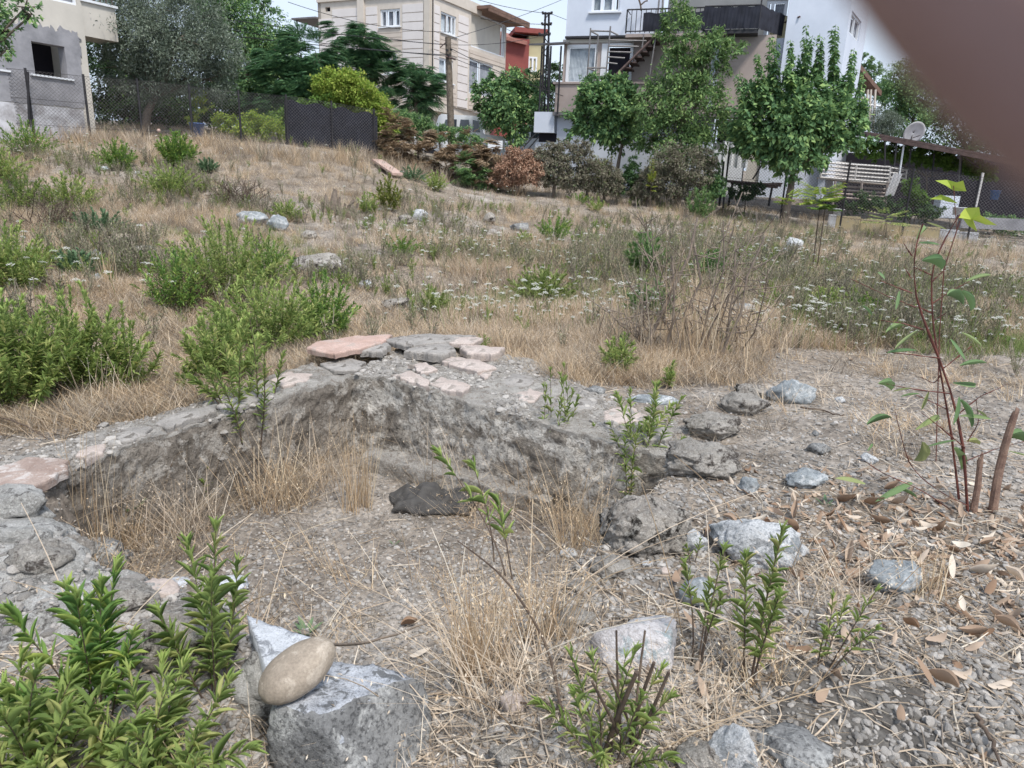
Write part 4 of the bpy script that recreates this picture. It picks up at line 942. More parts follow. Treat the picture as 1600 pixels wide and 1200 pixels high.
def flowerproto(seed, h, r0):
    r = np.random.default_rng(seed); mb = MB(); top = np.array([r.normal()*.04, r.normal()*.04, h]); mb.tube([np.zeros(3), top*.5+[.01, 0, 0], top], .0022, 3, 1)
    for i in range(22):
        a = i*GOLD; rr = r0*math.sqrt(i/22); c = top+np.array([math.cos(a)*rr, math.sin(a)*rr, .012*(1-rr/r0)+.004*r.normal()]); s_ = r0*.2
        an = np.arange(5)*1.2566+r.random(); ring = c+np.stack([np.cos(an)*s_, np.sin(an)*s_, -.003*np.ones(5)], -1); mb.add(np.r_[ring, [c]], [[j, (j+1) % 5, 5] for j in range(5)])
        if i % 4 == 0: mb.tube([top-[0, 0, .03], c], .0012, 3, 1)
    return mb.mesh('flower_kind', [M['flower'], M['grass']])
def pebproto(seed):
    V, F = rockmesh((1, .8, .55), seed, 2, cuts=5, rough=.12, fine=0, cutd=.65); return MB().add(V, F).mesh('pebble_kind', M['pebble'], False)
def stickproto(seed, L_=1):
    r = np.random.default_rng(seed); p = np.array([[-.5, 0, 0], [-.15, r.normal()*.05, r.random()*.04], [.2, r.normal()*.06, r.random()*.04], [.5, 0, .02]]); return MB().tube(p, [.014, .016, .013, .008], 3).mesh('straw_kind', M['strawgrey' if seed % 3 == 0 else 'strawpale'])
def leafproto(seed):
    r = np.random.default_rng(seed); T, F = lance(7, .5*r.normal(), .6*r.normal()); T = T.copy(); T[:, 1] = T[:, 1]*(.2+.16*r.random())+.1*r.normal()*T[:, 0]**2; T[:, 2] += .1*np.sin(T[:, 0]*5+r.random()*6); T[:, 0] -= .5
    return MB().add(T, F).mesh('fallen_leaf_kind', M['litter'], True)
def put(x, y, lift=0.0):
    return np.stack([x, y, H(x, y)+lift], -1)
def fan(n, d0, d1, u0=-.8, u1=.8, power=1.0):
    """random points in the fan of ground seen from the path, evenly spread over the picture rather than the land"""
    t = rng.random(n); d = (d0**(-power)+(d1**(-power)-d0**(-power))*t)**(-1/power) if power else d0+(d1-d0)*t
    u = u0+(u1-u0)*rng.random(n); return u*(d+.6), d
def away(x, y, pts, rad):
    k = np.ones(len(x), bool)
    for (a, b), r_ in zip(pts, rad): k &= (x-a)**2+(y-b)**2 > r_*r_
    return k
def rot3(n, tilt=.15): return np.stack([rng.normal(size=n)*tilt, rng.normal(size=n)*tilt, rng.random(n)*6.283], -1)
def onwall(x, y):
    """on the crust of the foundation walls"""
    k = np.zeros(len(x), bool); p = np.stack([x, y], -1)
    for path, off in ((pl, .2), (pb, .45), (pf, .2)):
        q = np.array(path)[:, :2]
        for a, b in zip(q[:-1], q[1:]):
            ab = b-a; nrm = np.array([-ab[1], ab[0]])/np.linalg.norm(ab); t = ((p-a)@ab)/(ab@ab); dd = (p-a)@nrm
            if path is pf: dd = -dd
            k |= (t > -.05) & (t < 1.05) & (dd > -.04) & (dd < off*2)
    return k
def BARE(x, y): return smooth((5.7+2.1*smooth((x-1.7)/1.3)-y+.35*vn(np.stack([x, y], -1)*1.7, 4))/.5)*smooth((x-.15)/.5)
def cover():
    # gravel
    x, y = fan(120000, 1.25, 9, -.95, 1.2, power=.9); pk = pit(x, y); n0 = vn(np.stack([x, y], -1)*1.3, 77)
    right = np.maximum(smooth((x-.8)/.8)*smooth((5-y)/1), BARE(x, y)); keep = rng.random(len(x)) < np.clip(.15+.85*(pk > .6)*(y < 4.9)+.6*right+.35*(n0 > .2), 0, 1)
    keep &= ~onwall(x, y); q = PZ(1320, 1120, 0); kk = (((x-q[0])/.34)**2+((y-q[1])/.24)**2 + .5*vn(np.stack([x, y], -1)*5, 3) > 1) | (rng.random(len(x)) < .22); x, y = x[kk], y[kk]
    x, y = x, y; n = len(x)
    s = np.exp(rng.normal(size=n)*.45)*.0145*(1+.5*smooth((x-.8)/.8)*smooth((2.1-y)/.5)); s = np.clip(s, .005, .04)
    scatter('gravel', 'loose grey gravel strewn over the pit floor and the right side', 'gravel', put(x, y, .002), rot3(n, .3), s[:, None]*np.ones(3), [pebproto(i) for i in range(6)])
    print('gravel', n)
    # rubble on walls: small crust stones
    from mathutils.bvhtree import BVHTree
    PP = []
    for root_, path, off in ((lw, pl, .42), (bw, pb, 1.1), (fw, pf, .42)):
        o_ = [c for c in root_.children if c.name.startswith('masonry')][0]; vs = [v.co[:] for v in o_.data.vertices]; bt = BVHTree.FromPolygons(vs, [tuple(p.vertices) for p in o_.data.polygons])
        q = np.array(path); nk = 5200 if path is pb else 2200
        for k in range(nk):
            i = rng.integers(0, len(q)-1); t = rng.random(); a, b = q[i], q[i+1]; ab = b-a; nn = np.array([-ab[1], ab[0], 0]); nn /= np.linalg.norm(nn); nn *= (-1 if path is pf else 1)
            p = a+ab*t+nn*off*rng.random()
            h = bt.ray_cast(Vector((p[0], p[1], 1)), Vector((0, 0, -1)))
            if h[0] is None or h[0].z < -.3 or vn(np.array([p*3.0]), 9)[0] < -.25: continue
            PP.append([p[0], p[1], h[0].z])
    PP = np.array(PP); n = len(PP)
    scatter('wall_rubble', 'crumbs of mortar and small stones on top of the foundation walls', 'rubble', PP, rot3(n, .3), (np.clip(np.exp(rng.normal(size=n)*.65)*.014, .005, .07))[:, None]*np.ones(3), [pebproto(i+20) for i in range(5)])
    # straw litter
    x, y = fan(40000, 1.25, 10, -.95, 1.2, power=.9); n0 = vn(np.stack([x, y], -1)*1.1, 33); keep = rng.random(len(x)) < (.45+.5*(n0 > -.1))*(1-.6*(pit(x, y) > .6)); x, y = x[keep], y[keep]
    q = PZ(1320, 1120, 0); ow = onwall(x, y); k2 = ~ow & ((((x-q[0])/.34)**2+((y-q[1])/.24)**2 > 1) | (rng.random(len(x)) < .15)); x, y = x[k2], y[k2]; n = len(x)
    scatter('straw_litter', 'bits of dry straw lying on the soil', 'straw', put(x, y, .008), np.stack([rng.normal(size=n)*.2, rng.normal(size=n)*.16, rng.random(n)*6.28], -1), (.05+.16*rng.random(n)**2)[:, None]*np.array([1, .8, .8]), [stickproto(i) for i in range(7)])
    # fallen leaves
    x, y = fan(9500, 1.3, 7, .1, 1.1, 1.0); q = PZ(1480, 830, 0); den = np.exp(-(((x-q[0]-.1)/1.0)**2+((y-q[1])/.62)**2)); keep = rng.random(len(x)) < np.clip(den*1.8-.14+.25*vn(np.stack([x, y], -1)*4, 8)*den, 0.004, 1); x, y = x[keep], y[keep]; n = len(x)
    scatter('fallen_leaves', 'carpet of dry tan eucalyptus leaves round the sapling on the right', 'fallen leaves', put(x, y, .012), rot3(n, .35), (.03+.06*rng.random(n)**1.4)[:, None]*np.array([1, 1.1, 1]), [leafproto(i) for i in range(12)])
    print('leaves', n)
    # dry grass over the lot
    protos = [tuft(34, .3, .09, .0045, .5, ['straw', 'strawpale', 'strawgrey'][i % 3], i, 1) for i in range(7)]
    x, y = fan(33000, 5.2, 27, -1.0, 1.1, .75); p = np.stack([x, y], -1); n0 = fbm(p, .55, 3, 61); n1 = vn(p*.16, 12)
    bare = BARE(x, y)                         # gravel at the right stays bare
    pr = np.clip(.46+1.3*n0+.25*n1, .02, 1)*(1-.992*bare); keep = (rng.random(len(x)) < pr) & ~onwall(x, y) & (pit(x, y) < .01) & ~((y < 6.3) & (x < .3)); x, y = x[keep], y[keep]; n = len(x)
    hs = (.4+.55*rng.random(n)+.25*n0[keep])*(.7+.3*smooth((y-7)/4))
    scatter('dry_grass', 'straw coloured dry grass covering the vacant lot', 'grass', put(x, y, -.01), rot3(n, .1), np.stack([.9+.5*rng.random(n), .9+.5*rng.random(n), hs], -1), protos)
    print('grass', n)
    # low flat straw mat
    protos = [tuft(40, .1, .13, .004, 1.6, ['strawgrey', 'straw', 'strawpale'][i % 3], i+90, 0, .1) for i in range(5)]
    x, y = fan(21500, 3.9, 27, -1.0, 1.1, .8); bare = BARE(x, y); keep = (rng.random(len(x)) > .975*bare) & ~onwall(x, y) & (pit(x, y) < .05); x, y = x[keep], y[keep]; n = len(x)
    scatter('straw_mat', 'flattened dead grass between the standing tufts', 'grass', put(x, y, -.005), rot3(n, .1), (.8+.8*rng.random(n))[:, None]*np.ones(3), protos)
    # tangled dead straw in the pit, thickest under the walls
    protos = [tuft(46, .16, .12, .0032, 1.5, ['strawgrey', 'straw', 'strawgrey'][i % 3], i+700, 2, .2) for i in range(5)]
    x, y = fan(9000, 1.7, 5.6, -.75, .4, .6); k1 = pit(x, y); edge = np.min([np.linalg.norm(np.stack([x, y], -1)-(rim[i]*(1-t)+rim[(i+1) % len(rim)]*t), axis=1) for i in (0, 1, 2, 3, 11) for t in np.linspace(0, 1, 9)], 0)
    keep = (k1 > .5) & (rng.random(len(x)) < np.clip(.5-edge*.75, .02, .45)); x, y = x[keep], y[keep]; n = len(x)
    scatter('pit_straw', 'tangled dead straw on the pit floor under the walls', 'straw', put(x, y, -.005), rot3(n, .15), (.6+.8*rng.random(n))[:, None]*np.ones(3), protos); print('pit', n)
    # grey green weeds
    protos = [weedproto(i, 'greygreen', 'strawgrey') for i in range(4)]+[weedproto(9, 'greybrown', 'strawgrey'), weedproto(11, 'yg1', 'grass', 6, .22), weedproto(12, 'wild', 'grass', 6, .2), weedproto(13, 'wild_dark', 'grass', 7, .16)]
    x, y = fan(25000, 5.9, 26, -1.0, 1.1, .75); p = np.stack([x, y], -1); n2 = fbm(p, .42, 3, 161); u = x/(y+.6)
    pr = np.clip(.1+1.1*n2+.05*(np.abs(u-.0) < .3), .02, .9); keep = (rng.random(len(x)) < pr*(1-.97*BARE(x, y))) & ~onwall(x, y) & (pit(x, y) < .01); x, y = x[keep], y[keep]; n = len(x)
    scatter('weeds', 'low grey green and brown weeds mixed into the dry grass', 'weeds', put(x, y, -.01), rot3(n, .12), (.6+.7*rng.random(n))[:, None]*np.ones(3), protos)
    print('weeds', n)
    # green grass patches
    protos = [tuft(30, .22, .08, .006, .5, 'grass', i+30) for i in range(4)]
    XX = []; YY = []
    for (a, b, r_, k) in ((1560, 540, .7, 110), (1545, 458, .9, 120), (1360, 470, .8, 60), (700, 480, .5, 40), (1220, 440, .8, 60), (430, 385, .9, 80), (1180, 350, 2.0, 90), (860, 470, .5, 50), (1400, 520, .6, 40)):
        g = G(a, b); XX += list(g[0]+rng.normal(size=k)*r_); YY += list(g[1]+rng.normal(size=k)*r_*.5)
    x, y = np.array(XX), np.array(YY); n = len(x); scatter('green_grass', 'patches of fresh green grass in the dry lot', 'grass', put(x, y, -.01), rot3(n, .1), (.6+.6*rng.random(n))[:, None]*np.ones(3), protos)
    # wild carrot flowers, hundreds of them
    protos = [flowerproto(i, .22+.06*i, .021+.003*i) for i in range(5)]
    x, y = fan(6600, 7, 24, -1.0, 1.1, .6); p = np.stack([x, y], -1); n3 = fbm(p, .5, 3, 261); u = x/(y+.6)
    pr = np.clip(.1+.75*n3+.3*np.exp(-((u+.0)/.25)**2)*np.exp(-((y-11)/5)**2)+.2*(u > .3), .0, .9); keep = rng.random(len(x)) < pr; x, y = x[keep], y[keep]; n = len(x)
    scatter('wild_carrot', 'white umbels of wild carrot dotted through the dry grass', 'wildflowers', put(x, y, -.01), rot3(n, .12), (.7+.5*rng.random(n))[:, None]*np.ones(3), protos)
    print('flowers', n)
cover()
FLW = [(50, 412), (75, 440), (95, 420), (112, 438), (30, 445), (150, 432), (228, 438), (262, 420), (325, 430), (275, 455), (222, 470), (320, 378), (378, 385), (300, 452), (183, 452), (120, 470), (55, 470), (30, 300), (85, 318), (100, 430), (222, 365), (232, 438), (240, 458), (330, 378), (390, 370), (268, 470)]
protosF = [flowerproto(50+i, .34, .04) for i in range(4)]
for i, (a, b) in enumerate(FLW):
    g = G(a, b+22 if b > 350 else b+12); o = link('wild_carrot_flower', protosF[i % 4]); o.location = Vector(g); o.rotation_euler = (rng.normal()*.12, rng.normal()*.12, rng.random()*6)
    tag(o, 'white flat wild carrot umbel standing among the shrubs of the left slope', 'flower', 'wild carrot flowers on the left slope')

# tufts and straws that stand out near the pit
def neartuft(label, px, py, hpx, wpx, n, mat='straw', lean=.35, seeds=3, seed=1, base=None):
    g = G(px, py) if base is None else base; s = ((g-CAM)@Fv)/FPX
    dd_ = np.linalg.norm(g-CAM); me = tuft(int(n*(.95 if dd_ < 5 else .6)), hpx*s*1.12, wpx*s*.45, max(.0042, .0011*dd_), lean, mat, seed, seeds); o = link('dry_grass_tuft', me); o.location = Vector(g)-Vector((0, 0, .02))
    return tag(o, label, 'grass', 'dry grass tufts round the pit')
NT = [('tall upright straws in the left end of the pit below the brown flagstone', 150, 860, 210, 70, 60, 'straw', .16), ('dense straw clump at the left foot of the pit', 190, 850, 120, 110, 150, 'straw', .5),
      ('straw clump in the middle of the left pit wall foot', 290, 845, 130, 140, 130, 'strawpale', .7), ('wispy straws before the wall plant', 430, 790, 130, 120, 110, 'straw', .6), ('upright ochre straw clump under the inner corner', 560, 795, 150, 60, 110, 'straw', .22),
      ('ragged straws right of the inner corner clump', 500, 760, 120, 110, 110, 'strawpale', .6), ('sparse oat straws before the plaster patches', 700, 760, 120, 120, 60, 'strawpale', .5), ('straw fringe under the right end of the back wall', 850, 790, 110, 150, 150, 'straw', .8),
      ('straws beside the left flank of the dark boulder', 900, 860, 130, 110, 130, 'straw', .6), ('big ochre straw clump in the lower middle of the pit', 745, 1050, 190, 90, 170, 'straw', .3), ('spreading straws at the foot of the big ochre clump', 800, 1090, 150, 190, 200, 'strawpale', 1.0),
      ('upright straws on the slope left of the mauve rock', 850, 1000, 170, 120, 120, 'straw', .45), ('flattened straws below the mauve rock', 1080, 1130, 90, 190, 170, 'strawpale', 1.3), ('straws arching over the speckled block', 640, 1190, 120, 200, 90, 'strawpale', 1.2), ('bent straws at the bottom edge left of the block', 430, 1220, 120, 160, 60, 'strawpale', 1.0),
      ('dry grass around the weed behind the whitish rock', 1190, 1060, 100, 140, 130, 'straw', .8), ('straws between the banded rock and the whitish rock', 1290, 930, 90, 160, 150, 'strawpale', 1.0), ('straws right of the banded rock', 1440, 930, 90, 110, 80, 'straw', .6),
      ('dry grass behind the row of boulders', 1130, 572, 60, 150, 70, 'straw', .6), ('tall dry grass at the foot of the bare stems', 1050, 550, 130, 190, 150, 'straw', .35), ('dry grass right of the bare stems', 1180, 556, 80, 150, 80, 'straw', .5), ('reddish dry grass left of the bare stems', 960, 530, 100, 130, 150, 'strawgrey', .5),
      ('straw tuft growing out of the slabs on the back wall', 790, 560, 60, 60, 60, 'straw', .5), ('dry grass before the blue grey block', 1210, 632, 40, 50, 40, 'strawpale', .5), ('standing straws in front of the propped slab', 172, 450, 60, 40, 50, 'straw', .2), ('dry oats beneath the airy left shrub', 170, 630, 90, 90, 80, 'strawpale', .4),
      ('straws in the left bottom plants', 250, 1190, 120, 200, 30, 'straw', .9)]
NT += [('tall tan dead stalks standing among the broken bare stems', 1060, 562, 215, 150, 70, 'straw', .3), ('reddish tan stalks on the left side of the bare stems', 1000, 556, 170, 120, 70, 'strawgrey', .4), ('tan stalks on the right side of the bare stems', 1130, 560, 180, 130, 70, 'straw', .35), ('tan stalks leaning right behind the bare stems', 1180, 545, 120, 140, 60, 'strawpale', .6)]
for i, (lab, a, b, h_, w_, n_, mt_, le) in enumerate(NT): neartuft(lab, a, b, h_, w_, n_, mt_, le, seed=200+i)
for i in range(70):
    a, b = (60+800*rng.random(), 720+440*rng.random()) if i < 45 else (700+600*rng.random(), 860+320*rng.random())
    g = G(a, b); an = rng.random()*6.28; l = .22+.4*rng.random(); le = .25+.9*rng.random(); t = np.linspace(0, 1, 6)[:, None]
    c = g+np.array([math.cos(an), math.sin(an)*.6, 0])*l*le*(t+.25*t*t)+np.array([0, 0, l])*t*(1-.25*le*t); mb = MB().tube(c, np.linspace(.0021, .0011, 6), 4)
    if i % 2:
        for k in range(7): p = c[-1]+(c[-2]-c[-1])*k*.17; d = unit(rng.normal(size=3)-[0, 0, .8])*.018; sd = np.cross(d, [0, 0, 1])*.2; mb.add([p, p+d*.5+sd, p+d, p+d*.5-sd], [[0, 1, 2, 3]])
    o = mb.obj('straw_stalk', M['strawpale' if i % 3 else 'straw'], None, origin=g); tag(o, 'long single dry oat stalk leaning over the pit or the stones before it', 'grass stalk', 'lone dry stalks round the pit')
# fallen leaves that show one by one
LV = [(1265, 870, 0), (1300, 960, 1), (1330, 905, .5), (1350, 860, 2), (1395, 1010, 1), (1420, 990, 2), (1440, 880, .4), (1480, 900, 1.5), (1500, 860, 2.5), (1530, 890, 0), (1560, 850, 1), (1580, 910, 2), (1545, 930, .7), (1500, 960, 1.2), (1460, 1010, .3), (1520, 1020, 0), (1500, 1060, .2), (1470, 1080, 2.2),
      (1405, 1130, 1), (1440, 1070, 2), (1300, 1060, .3), (1320, 1000, 1.3), (1245, 1020, 2.9), (1310, 1075, 1.5), (1060, 905, .4), (1075, 985, 2.2), (1055, 915, 1.4), (1560, 1080, .1), (1590, 1040, 1), (1570, 990, 2), (1380, 850, .9), (1410, 820, 0), (1450, 830, 1.9), (1545, 820, .6), (1590, 870, 2), (1340, 790, 1.1), (1370, 800, .2), (1310, 830, 2.4), (1280, 1100, .8), (1100, 1090, 2), (1090, 1050, 1.2), (640, 985, .2), (655, 1030, .6), (1500, 810, 1.1), (1470, 790, 0)]
lm = [leafproto(300+i) for i in range(6)]
for i, (a, b, r_) in enumerate(LV):
    g = G(a, b); o = link('dry_leaf', lm[i % 6]); o.location = (g[0], g[1], g[2]+.03); l = .065+.035*((i*7) % 5)/5; o.scale = (l, l*1.25, l); o.rotation_euler = (rng.normal()*.3, rng.normal()*.25, r_)
    tag(o, 'curled tan eucalyptus leaf lying on the ground at the right side', 'leaf', 'larger dry leaves on the ground')
# stones of the gravel bank that show one by one, bottom right
SB = 0
for i in range(110):
    a = 1390+210*rng.random(); b = 1040+160*rng.random()
    if (b-1040) < (1560-a)*.35: continue
    g = G(a, b); s_ = .016+.022*rng.random()**1.5
    if SB == 0: gm = [pebproto(400+k) for k in range(6)]
    o = link('gravel_stone', gm[i % 6]); o.location = (g[0], g[1], g[2]+s_*.2); o.scale = (s_*1.3, s_*1.2, s_*1.2); o.rotation_euler = tuple(rng.normal(size=3)); SB += 1
    tag(o, 'fist-small grey stone in the gravel bank at the lower right corner', 'stone', 'stones of the gravel bank')
# cloth, branches, litter
def rag():
    c = G(668, 805); nu, nv = 46, 26; u, v = np.meshgrid(np.linspace(-1, 1, nu), np.linspace(-1, 1, nv), indexing='ij'); r_ = np.maximum(abs(u), abs(v)); th = np.arctan2(v, u)
    X = u*.27*(1+.1*np.sin(3*th)); Y = v*.14*(1+.15*np.cos(4*th+1)); Q = np.stack([X+c[0]+.02, Y+c[1]+.12], -1).reshape(-1, 2)
    Z = H(Q[:, 0], Q[:, 1])+.02+.04*np.clip(1-r_.reshape(-1)**3, 0, 1)*(1+.9*fbm(Q, 5, 3, 7))+.075*np.abs(fbm(Q*np.array([1, 1.8]), 6, 3, 17))*(1-r_.reshape(-1)**4)
    i = np.arange(nu-1)[:, None]*nv+np.arange(nv-1)[None]; F = np.stack([i, i+nv, i+nv+1, i+1], -1).reshape(-1, 4)
    o = MB().add(np.c_[Q, Z], F).obj('rag', M['cloth'], None, True, origin=c); tag(o, 'crumpled dark weathered cloth lying on the pit floor under the back wall', 'cloth')
    o.modifiers.new('thick', 'SOLIDIFY').thickness = .006
rag()
def stick(label, pts, r_, mat='twig', name='branch'):
    q = np.array([G(a, b)+[0, 0, z] for a, b, z in pts]); t = np.linspace(0, 1, len(q)); tt = np.linspace(0, 1, 10); c = np.stack([np.interp(tt, t, q[:, j]) for j in range(3)], -1); c[1:-1] += rng.normal(size=(8, 3))*r_*.6
    o = MB().tube(c, np.linspace(r_, r_*.5, 10), 6).obj(name, M[mat], None, True, origin=q[0]); tag(o, label, 'branch')
stick('grey brown branch reaching from the river cobble across the speckled block', [(500, 1060, .13), (580, 1040, .12), (640, 1018, .12), (672, 1012, .14)], .007, 'greystem')
stick('long thin black stick running along the left wall top', [(150, 640, .03), (240, 622, .03), (345, 612, .05)], .008)
stick('thin dark twig lying at the left picture edge on the wall', [(-20, 670, .1), (30, 680, .08), (75, 698, .05)], .006)
stick('black stick lying at the edge of the gravel on the right', [(1210, 545, .03), (1250, 532, .04), (1298, 520, .05)], .012)
stick('brown stick lying below the blue grey block', [(1250, 640, .02), (1300, 650, .02), (1318, 652, .02)], .007)
stick('dark leaning stick behind the rubble of the back wall', [(622, 462, .25), (640, 490, .12), (652, 510, .02)], .006)
stick('dark bent twig at the bottom right corner over the gravel', [(1520, 1140, .05), (1545, 1170, .04), (1560, 1210, .03)], .008)
stick('short dark stick at the foot of the big clump of shrubs', [(388, 560, .05), (405, 545, .12), (425, 525, .2)], .007)
stick('thin brown twig on the ground left of the mauve rock', [(790, 1110, .03), (850, 1122, .05), (900, 1135, .04)], .004)
def plank():
    A, B = G(590, 258), G(622, 280); d = unit(B-A); sd = unit(np.cross(d, [0, 0, 1])); o = MB().box(A+[0, 0, .1]-sd*.16, (B-A)*1.0, sd*.34, np.array([0, 0, .06])).obj('plank', M['redslab'], None, origin=A); tag(o, 'reddish board lying tilted in the dry grass before the dead hedge', 'board')
plank()
# ---------------------------------------------------------------- buildings
class Face:
    """a vertical wall plane: origin at a plan point, running along u; pixels of the photo are read onto it"""
    def __init__(s, o, az):
        s.o = np.array([o[0], o[1], 0.0]); s.u = np.array([math.sin(R(az)), math.cos(R(az)), 0]); s.n = np.array([-s.u[1], s.u[0], 0])
        if s.n@(np.array([0, 0, 0])-s.o) < 0: s.n = -s.n
    def uz(s, px, py, off=0):
        r = ray(px, py); t = ((s.o+s.n*off-CAM)@s.n)/(r@s.n); q = CAM+r*t; return (q-s.o)@s.u, q[2]
    def pt(s, u, z, n=0): return s.o+s.u*u+s.n*n+np.array([0, 0, z])
    def box(s, mb, u0, u1, z0, z1, n0, n1, mi=0):
        return mb.box(s.pt(u0, z0, n0), s.u*(u1-u0), np.array([0, 0, z1-z0]), s.n*(n1-n0), mi)
    def rect(s, x0, y0, x1, y1):
        a = s.uz(x0, y0); b = s.uz(x1, y1); c = s.uz(x0, y1); d = s.uz(x1, y0)
        u0, u1 = (a[0]+c[0])/2, (b[0]+d[0])/2; zt, zb = (a[1]+d[1])/2, (b[1]+c[1])/2
        return min(u0, u1), max(u0, u1), min(zt, zb), max(zt, zb)
    def wall(s, mb, u0, u1, z0, z1, holes=(), th=.25, mi=0, n=0):
        us = sorted({u0, u1, *[min(max(h[0], u0), u1) for h in holes], *[min(max(h[1], u0), u1) for h in holes]})
        zs = sorted({z0, z1, *[min(max(h[2], z0), z1) for h in holes], *[min(max(h[3], z0), z1) for h in holes]})
        solid = lambda a, b: not any(h[0] < a < h[1] and h[2] < b < h[3] for h in holes)
        cell = {}
        for i in range(len(us)-1):
            for j in range(len(zs)-1): cell[i, j] = solid((us[i]+us[i+1])/2, (zs[j]+zs[j+1])/2)
        def quad(a, b, c, d):
            mb.add([a, b, c, d], [[0, 1, 2, 3]], mi)
        for (i, j), v in cell.items():
            if not v: continue
            a, b, c, d = us[i], us[i+1], zs[j], zs[j+1]
            quad(s.pt(a, c, n), s.pt(b, c, n), s.pt(b, d, n), s.pt(a, d, n)); quad(s.pt(a, c, n-th), s.pt(a, d, n-th), s.pt(b, d, n-th), s.pt(b, c, n-th))
            if not cell.get((i-1, j)): quad(s.pt(a, c, n), s.pt(a, d, n), s.pt(a, d, n-th), s.pt(a, c, n-th))
            if not cell.get((i+1, j)): quad(s.pt(b, c, n), s.pt(b, c, n-th), s.pt(b, d, n-th), s.pt(b, d, n))
            if not cell.get((i, j-1)): quad(s.pt(a, c, n), s.pt(a, c, n-th), s.pt(b, c, n-th), s.pt(b, c, n))
            if not cell.get((i, j+1)): quad(s.pt(a, d, n), s.pt(b, d, n), s.pt(b, d, n-th), s.pt(a, d, n-th))
        return mb
M['white_paint'] = plain('white_plaster', (.62, .66, .74), .85, (.55, .59, .67), .8, .1)
M['cream'] = plain('cream_plaster', (.6, .56, .5), .85, (.5, .47, .42), .7, .15)
M['beige_panel'] = plain('beige_fibre_panel', (.72, .67, .645), .8, (.67, .62, .595), 1.2, .1)
M['trim'] = plain('cream_trim', (.64, .57, .5), .8, (.56, .5, .43), 1.5, .1)
M['siding'] = plain('tan_siding', (.6, .52, .45), .8, (.53, .455, .39), 2, .1)
M['taupe'] = plain('taupe_plaster', (.42, .35, .32), .9, (.35, .29, .265), .9, .15)
M['greyplaster'] = plain('grey_cement_render', (.33, .325, .345), .95, (.2, .2, .215), 1.3, .5)
M['chippedwhite'] = plain('flaking_whitewash', (.6, .6, .63), .9, (.3, .285, .29), 3.5, .5)
M['frame'] = plain('white_window_frame', (.75, .77, .8), .4, (.7, .72, .75), 3, 0)
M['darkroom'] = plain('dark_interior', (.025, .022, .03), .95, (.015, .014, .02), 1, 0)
M['curtain'] = plain('grey_curtain', (.36, .38, .42), .9, (.22, .24, .28), 5, .2)
M['lace'] = plain('lace_curtain', (.55, .6, .64), .9, (.36, .41, .46), 6, .2)
M['creamcurtain'] = plain('cream_blind', (.6, .56, .49), .9, (.55, .51, .45), 2, .05)
M['metal_dark'] = plain('dark_steel', (.05, .048, .052), .6, (.03, .03, .033), 8, .1, .4)
M['metal_grey'] = plain('grey_steel', (.22, .21, .21), .6, (.15, .14, .14), 8, .1, .4)
M['rust'] = plain('rusty_steel', (.125, .085, .078), .85, (.07, .05, .047), 8, .3)
M['shadecloth'] = plain('black_shade_cloth', (.03, .032, .045), .9, (.016, .017, .024), 3, .2)
M['redplaster'] = plain('red_plaster', (.26, .075, .065), .9, (.21, .06, .055), 1, .1)
M['yellowplaster'] = plain('yellow_plaster', (.5, .44, .27), .9, (.43, .38, .24), 1, .1)
M['brownwood'] = plain('brown_eaves', (.2, .12, .09), .8, (.13, .08, .06), 3, .2)
M['tin'] = plain('weathered_tin', (.19, .18, .185), .7, (.12, .11, .115), 3, .3)
M['rooftile'] = plain('red_roof', (.33, .15, .12), .85, (.22, .1, .08), 4, .4)
def glassmat(name, c, rough=.08):
    mt, nt, b = newmat(name); b.inputs['Base Color'].default_value = c4(c); b.inputs['Roughness'].default_value = rough; b.inputs['Specular IOR Level'].default_value = .8
    a = noise(nt, wpos(nt), 1.2, 3); bump(nt, b, a, .05, .02); return mt
M['glass'] = glassmat('dark_pane', (.05, .06, .075))
def window(F, root, r, split=(.5,), cur='curtain', fr=.06, name='window', label=None, openp=None, depth=.12, folds=9, frame='frame'):
    u0, u1, z0, z1 = r; mb = MB()
    F.box(mb, u0, u1, z1-fr, z1, -depth, -depth+.07); F.box(mb, u0, u1, z0, z0+fr, -depth, -depth+.07)
    F.box(mb, u0, u0+fr, z0+fr, z1-fr, -depth, -depth+.07); F.box(mb, u1-fr, u1, z0+fr, z1-fr, -depth, -depth+.07)
    for t in split: c = u0+(u1-u0)*t; F.box(mb, c-fr*.6, c+fr*.6, z0+fr, z1-fr, -depth+.003, -depth+.068)
    w_ = mb.obj(name, M[frame], root)
    if label: w_['label'] = label
    ed = [0]+list(split)+[1]
    for i in range(len(ed)-1):
        a, b = u0+(u1-u0)*ed[i]+fr, u0+(u1-u0)*ed[i+1]-fr
        if openp == i: mbp = MB(); F.box(mbp, a, b, z0+fr, z1-fr, -depth-.2, -depth-.19); o = mbp.obj('opening', M['darkroom'], w_, origin=None); o.location = (0, 0, 0); continue
        # curtain folds right behind the pane
        n = folds; mbc = MB(); uu = np.linspace(a, b, n*2+1); nn = -depth-.03-.035*(np.arange(n*2+1) % 2)
        V = []; 
        for u_, n_ in zip(uu, nn): V += [F.pt(u_, z0+fr, n_), F.pt(u_, z1-fr, n_)]
        mbc.add(V, [[2*k, 2*k+2, 2*k+3, 2*k+1] for k in range(n*2)]); o = mbc.obj('curtain', M[cur], w_); o.location = (0, 0, 0)
    return w_
def sill(F, root, r, mat='frame', out=.1, th=.05):
    mb = MB(); F.box(mb, r[0]-.08, r[1]+.08, r[2]-th, r[2]-.002, -.1, out); return mb.obj('sill', M[mat], root)

